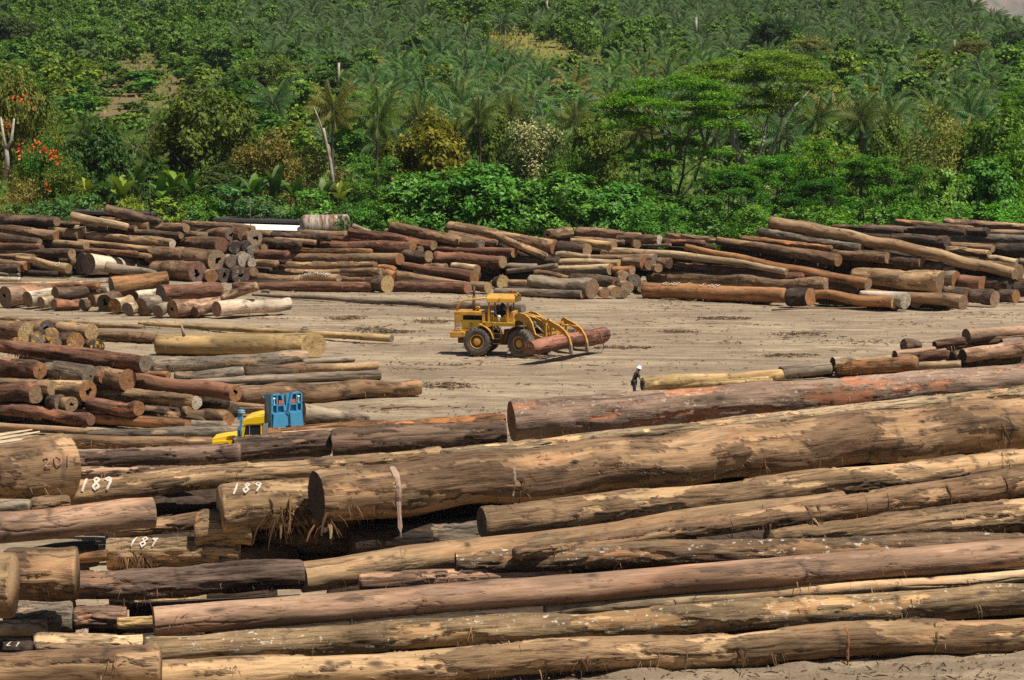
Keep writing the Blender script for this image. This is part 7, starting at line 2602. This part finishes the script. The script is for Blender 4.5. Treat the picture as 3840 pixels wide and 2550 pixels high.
def tank_mat():
    b = NT("rusty_tank_steel")
    tc = b.n("ShaderNodeTexCoord")
    p = tc.outputs["Object"]
    n1 = b.noise(b.vmath('MULTIPLY', p, (1.5, .5, .4)), 1.6, 6, .65)
    c = b.mix(b.ramp(n1, .44, .58), (.38, .33, .27), (.20, .10, .055))
    n2 = b.noise(b.vmath('MULTIPLY', p, (3, .3, .3)), 2.0, 4, .6)
    c = b.mix(b.math('MULTIPLY', b.ramp(n2, .55, .62), .7), c, (.09, .05, .035))
    return b.done(c, .75, None, .2, .2)
ta, tb = at(1136, 838, 211), at(1300, 842, 214)
tank = empty("fuel_tank", (ta.x, 211.6, 0), R(12))
tag(tank, "rusty cylindrical tank lying beside the white shed, half overgrown", "tank")
Lk = (tb.x - ta.x) + .2
zc_ = ta.z - .25
m = MB()
m.lathe([(.001, -.34), (.45, -.30), (.80, -.18), (1.0, 0), (1.03, .08), (1.03, Lk), (.95, Lk + .15), (.5, Lk + .3), (.001, Lk + .34)], 'X', 32, (0, 0, zc_))
for k in range(4):
    m.lathe([(1.03, .6 + k * 1.0), (1.05, .62 + k), (1.05, .68 + k), (1.03, .70 + k)], 'X', 32, (0, 0, zc_))
m.build("drum", tank_mat(), tank)
m = MB(); m.lathe([(.22, -.05), (.22, .16), (.26, .16), (.26, .22), (.001, .23)], 'Z', 18, (Lk * .52, 0, zc_ + 1.02))
m.build("manhole", M_GREY, tank)
for x in (.8, Lk - .7):
    m = MB(); m.box(x - .2, x + .2, -.9, .9, 0, zc_ - .7)
    m.build("support", M_BARKD, tank)
tree_broad(1285, 812, 208.5, 110, 6, (.020, .055, .012), "dark creeper bush grown over the end of the rusty tank", "shrub", "bush", "bushes along the back of the yard", trunk=False)
def pole(px0, y0, px1, y1, d, r, label, cross=None):
    a, b_ = at(px0, y0, d), at(px1, y1, d)
    m = MB()
    m.tube([a, b_], [r, r * .8], 7)
    o = m.build("pole", M_BARKD)
    tag(o, label, "pole", "thin poles behind the pile")
    if cross:
        c0, c1 = at(cross[0], cross[1], d), at(cross[2], cross[3], d)
        m = MB(); m.tube([c0, c1], r * .7, 6)
        q = m.build("crossbar", M_BARKW); q.parent = o
pole(942, 905, 937, 740, 211, .05, "thin pole with a short crossbar standing over the white shed", (920, 757, 950, 759))
pole(563, 820, 561, 675, 213, .05, "thin stick pole among the bushes left of the shed")

# ------------------------------------------------------------------ broken planks and sticks in the near left
M_PLANK = plain("split_plank", (.46, .35, .22), .85, var=.2, scale=3)
for i_, (x0, y0, x1, y1, lab) in enumerate([(0, 1636, 122, 1614, "long pale split plank lying on the pale splintered log"), (0, 1650, 150, 1622, "second pale plank crossing under the long split plank"), (10, 1662, 160, 1640, "short broken plank below the crossed planks")]):
    d = 97 - i_ * .8
    a, b_ = at(x0 - 20, y0, d), at(x1, y1, d + .5)
    m = MB()
    ax = (b_ - a).normalized()
    up = Vector((0, -.5, .86))
    sd = ax.cross(up).normalized()
    vs = [a - sd * .10, a + sd * .10, b_ + sd * .02, b_ - sd * .06, a - sd * .10 + up * .05, a + sd * .10 + up * .05, b_ + sd * .02 + up * .04, b_ - sd * .06 + up * .04]
    m.add(vs, [(0, 1, 2, 3), (7, 6, 5, 4), (0, 4, 5, 1), (1, 5, 6, 2), (2, 6, 7, 3), (3, 7, 4, 0)])
    tag(m.build("plank", M_PLANK), lab, "plank", "broken planks")
for i_, (x0, y0, x1, y1, r_, lab) in enumerate([(1432, 1532, 1660, 1524, .05, "pale crooked stick on the bare ground above the dark red brown log"), (2895, 1162, 3250, 1152, .06, "long dark stick on the ground before the lowest tan orange log"), (1770, 1270, 1790, 1262, .05, "small stick on the ground beside the loader")][:2]):
    a = at(x0, y0, depth_at_height(y0, .03)); b_ = at(x1, y1, depth_at_height(y1, .03))
    m = MB(); m.tube([a, a.lerp(b_, .4) + Vector((0, .2, .04)), a.lerp(b_, .7), b_], [r_ * 1.3, r_, r_ * .8, r_ * .4], 6)
    tag(m.build("stick", M_STRIPB), lab, "stick", "sticks on the yard")
a, b_ = at(690, 1262, 137), at(680, 1215, 137)
m = MB(); m.tube([a, b_], [.11, .05], 7)
tag(m.build("branch_stub", M_STRIP), "short branch stub standing up on the huge pale log", "branch")

# ------------------------------------------------------------------ the air
hz = NT("haze_air")
hz.t.nodes.remove(hz.bsdf)
vol = hz.n("ShaderNodeVolumePrincipled")
vol.inputs["Color"].default_value = (.86, .92, 1.0, 1)
vol.inputs["Density"].default_value = HAZE
vol.inputs["Anisotropy"].default_value = .2
hz.l(vol.outputs[0], hz.out.inputs["Volume"])
m = MB()
m.box(-1000, 1700, -70, 4300, -40, 420)
kind(m.build("haze", hz.m), "stuff", "thin warm haze over the valley")
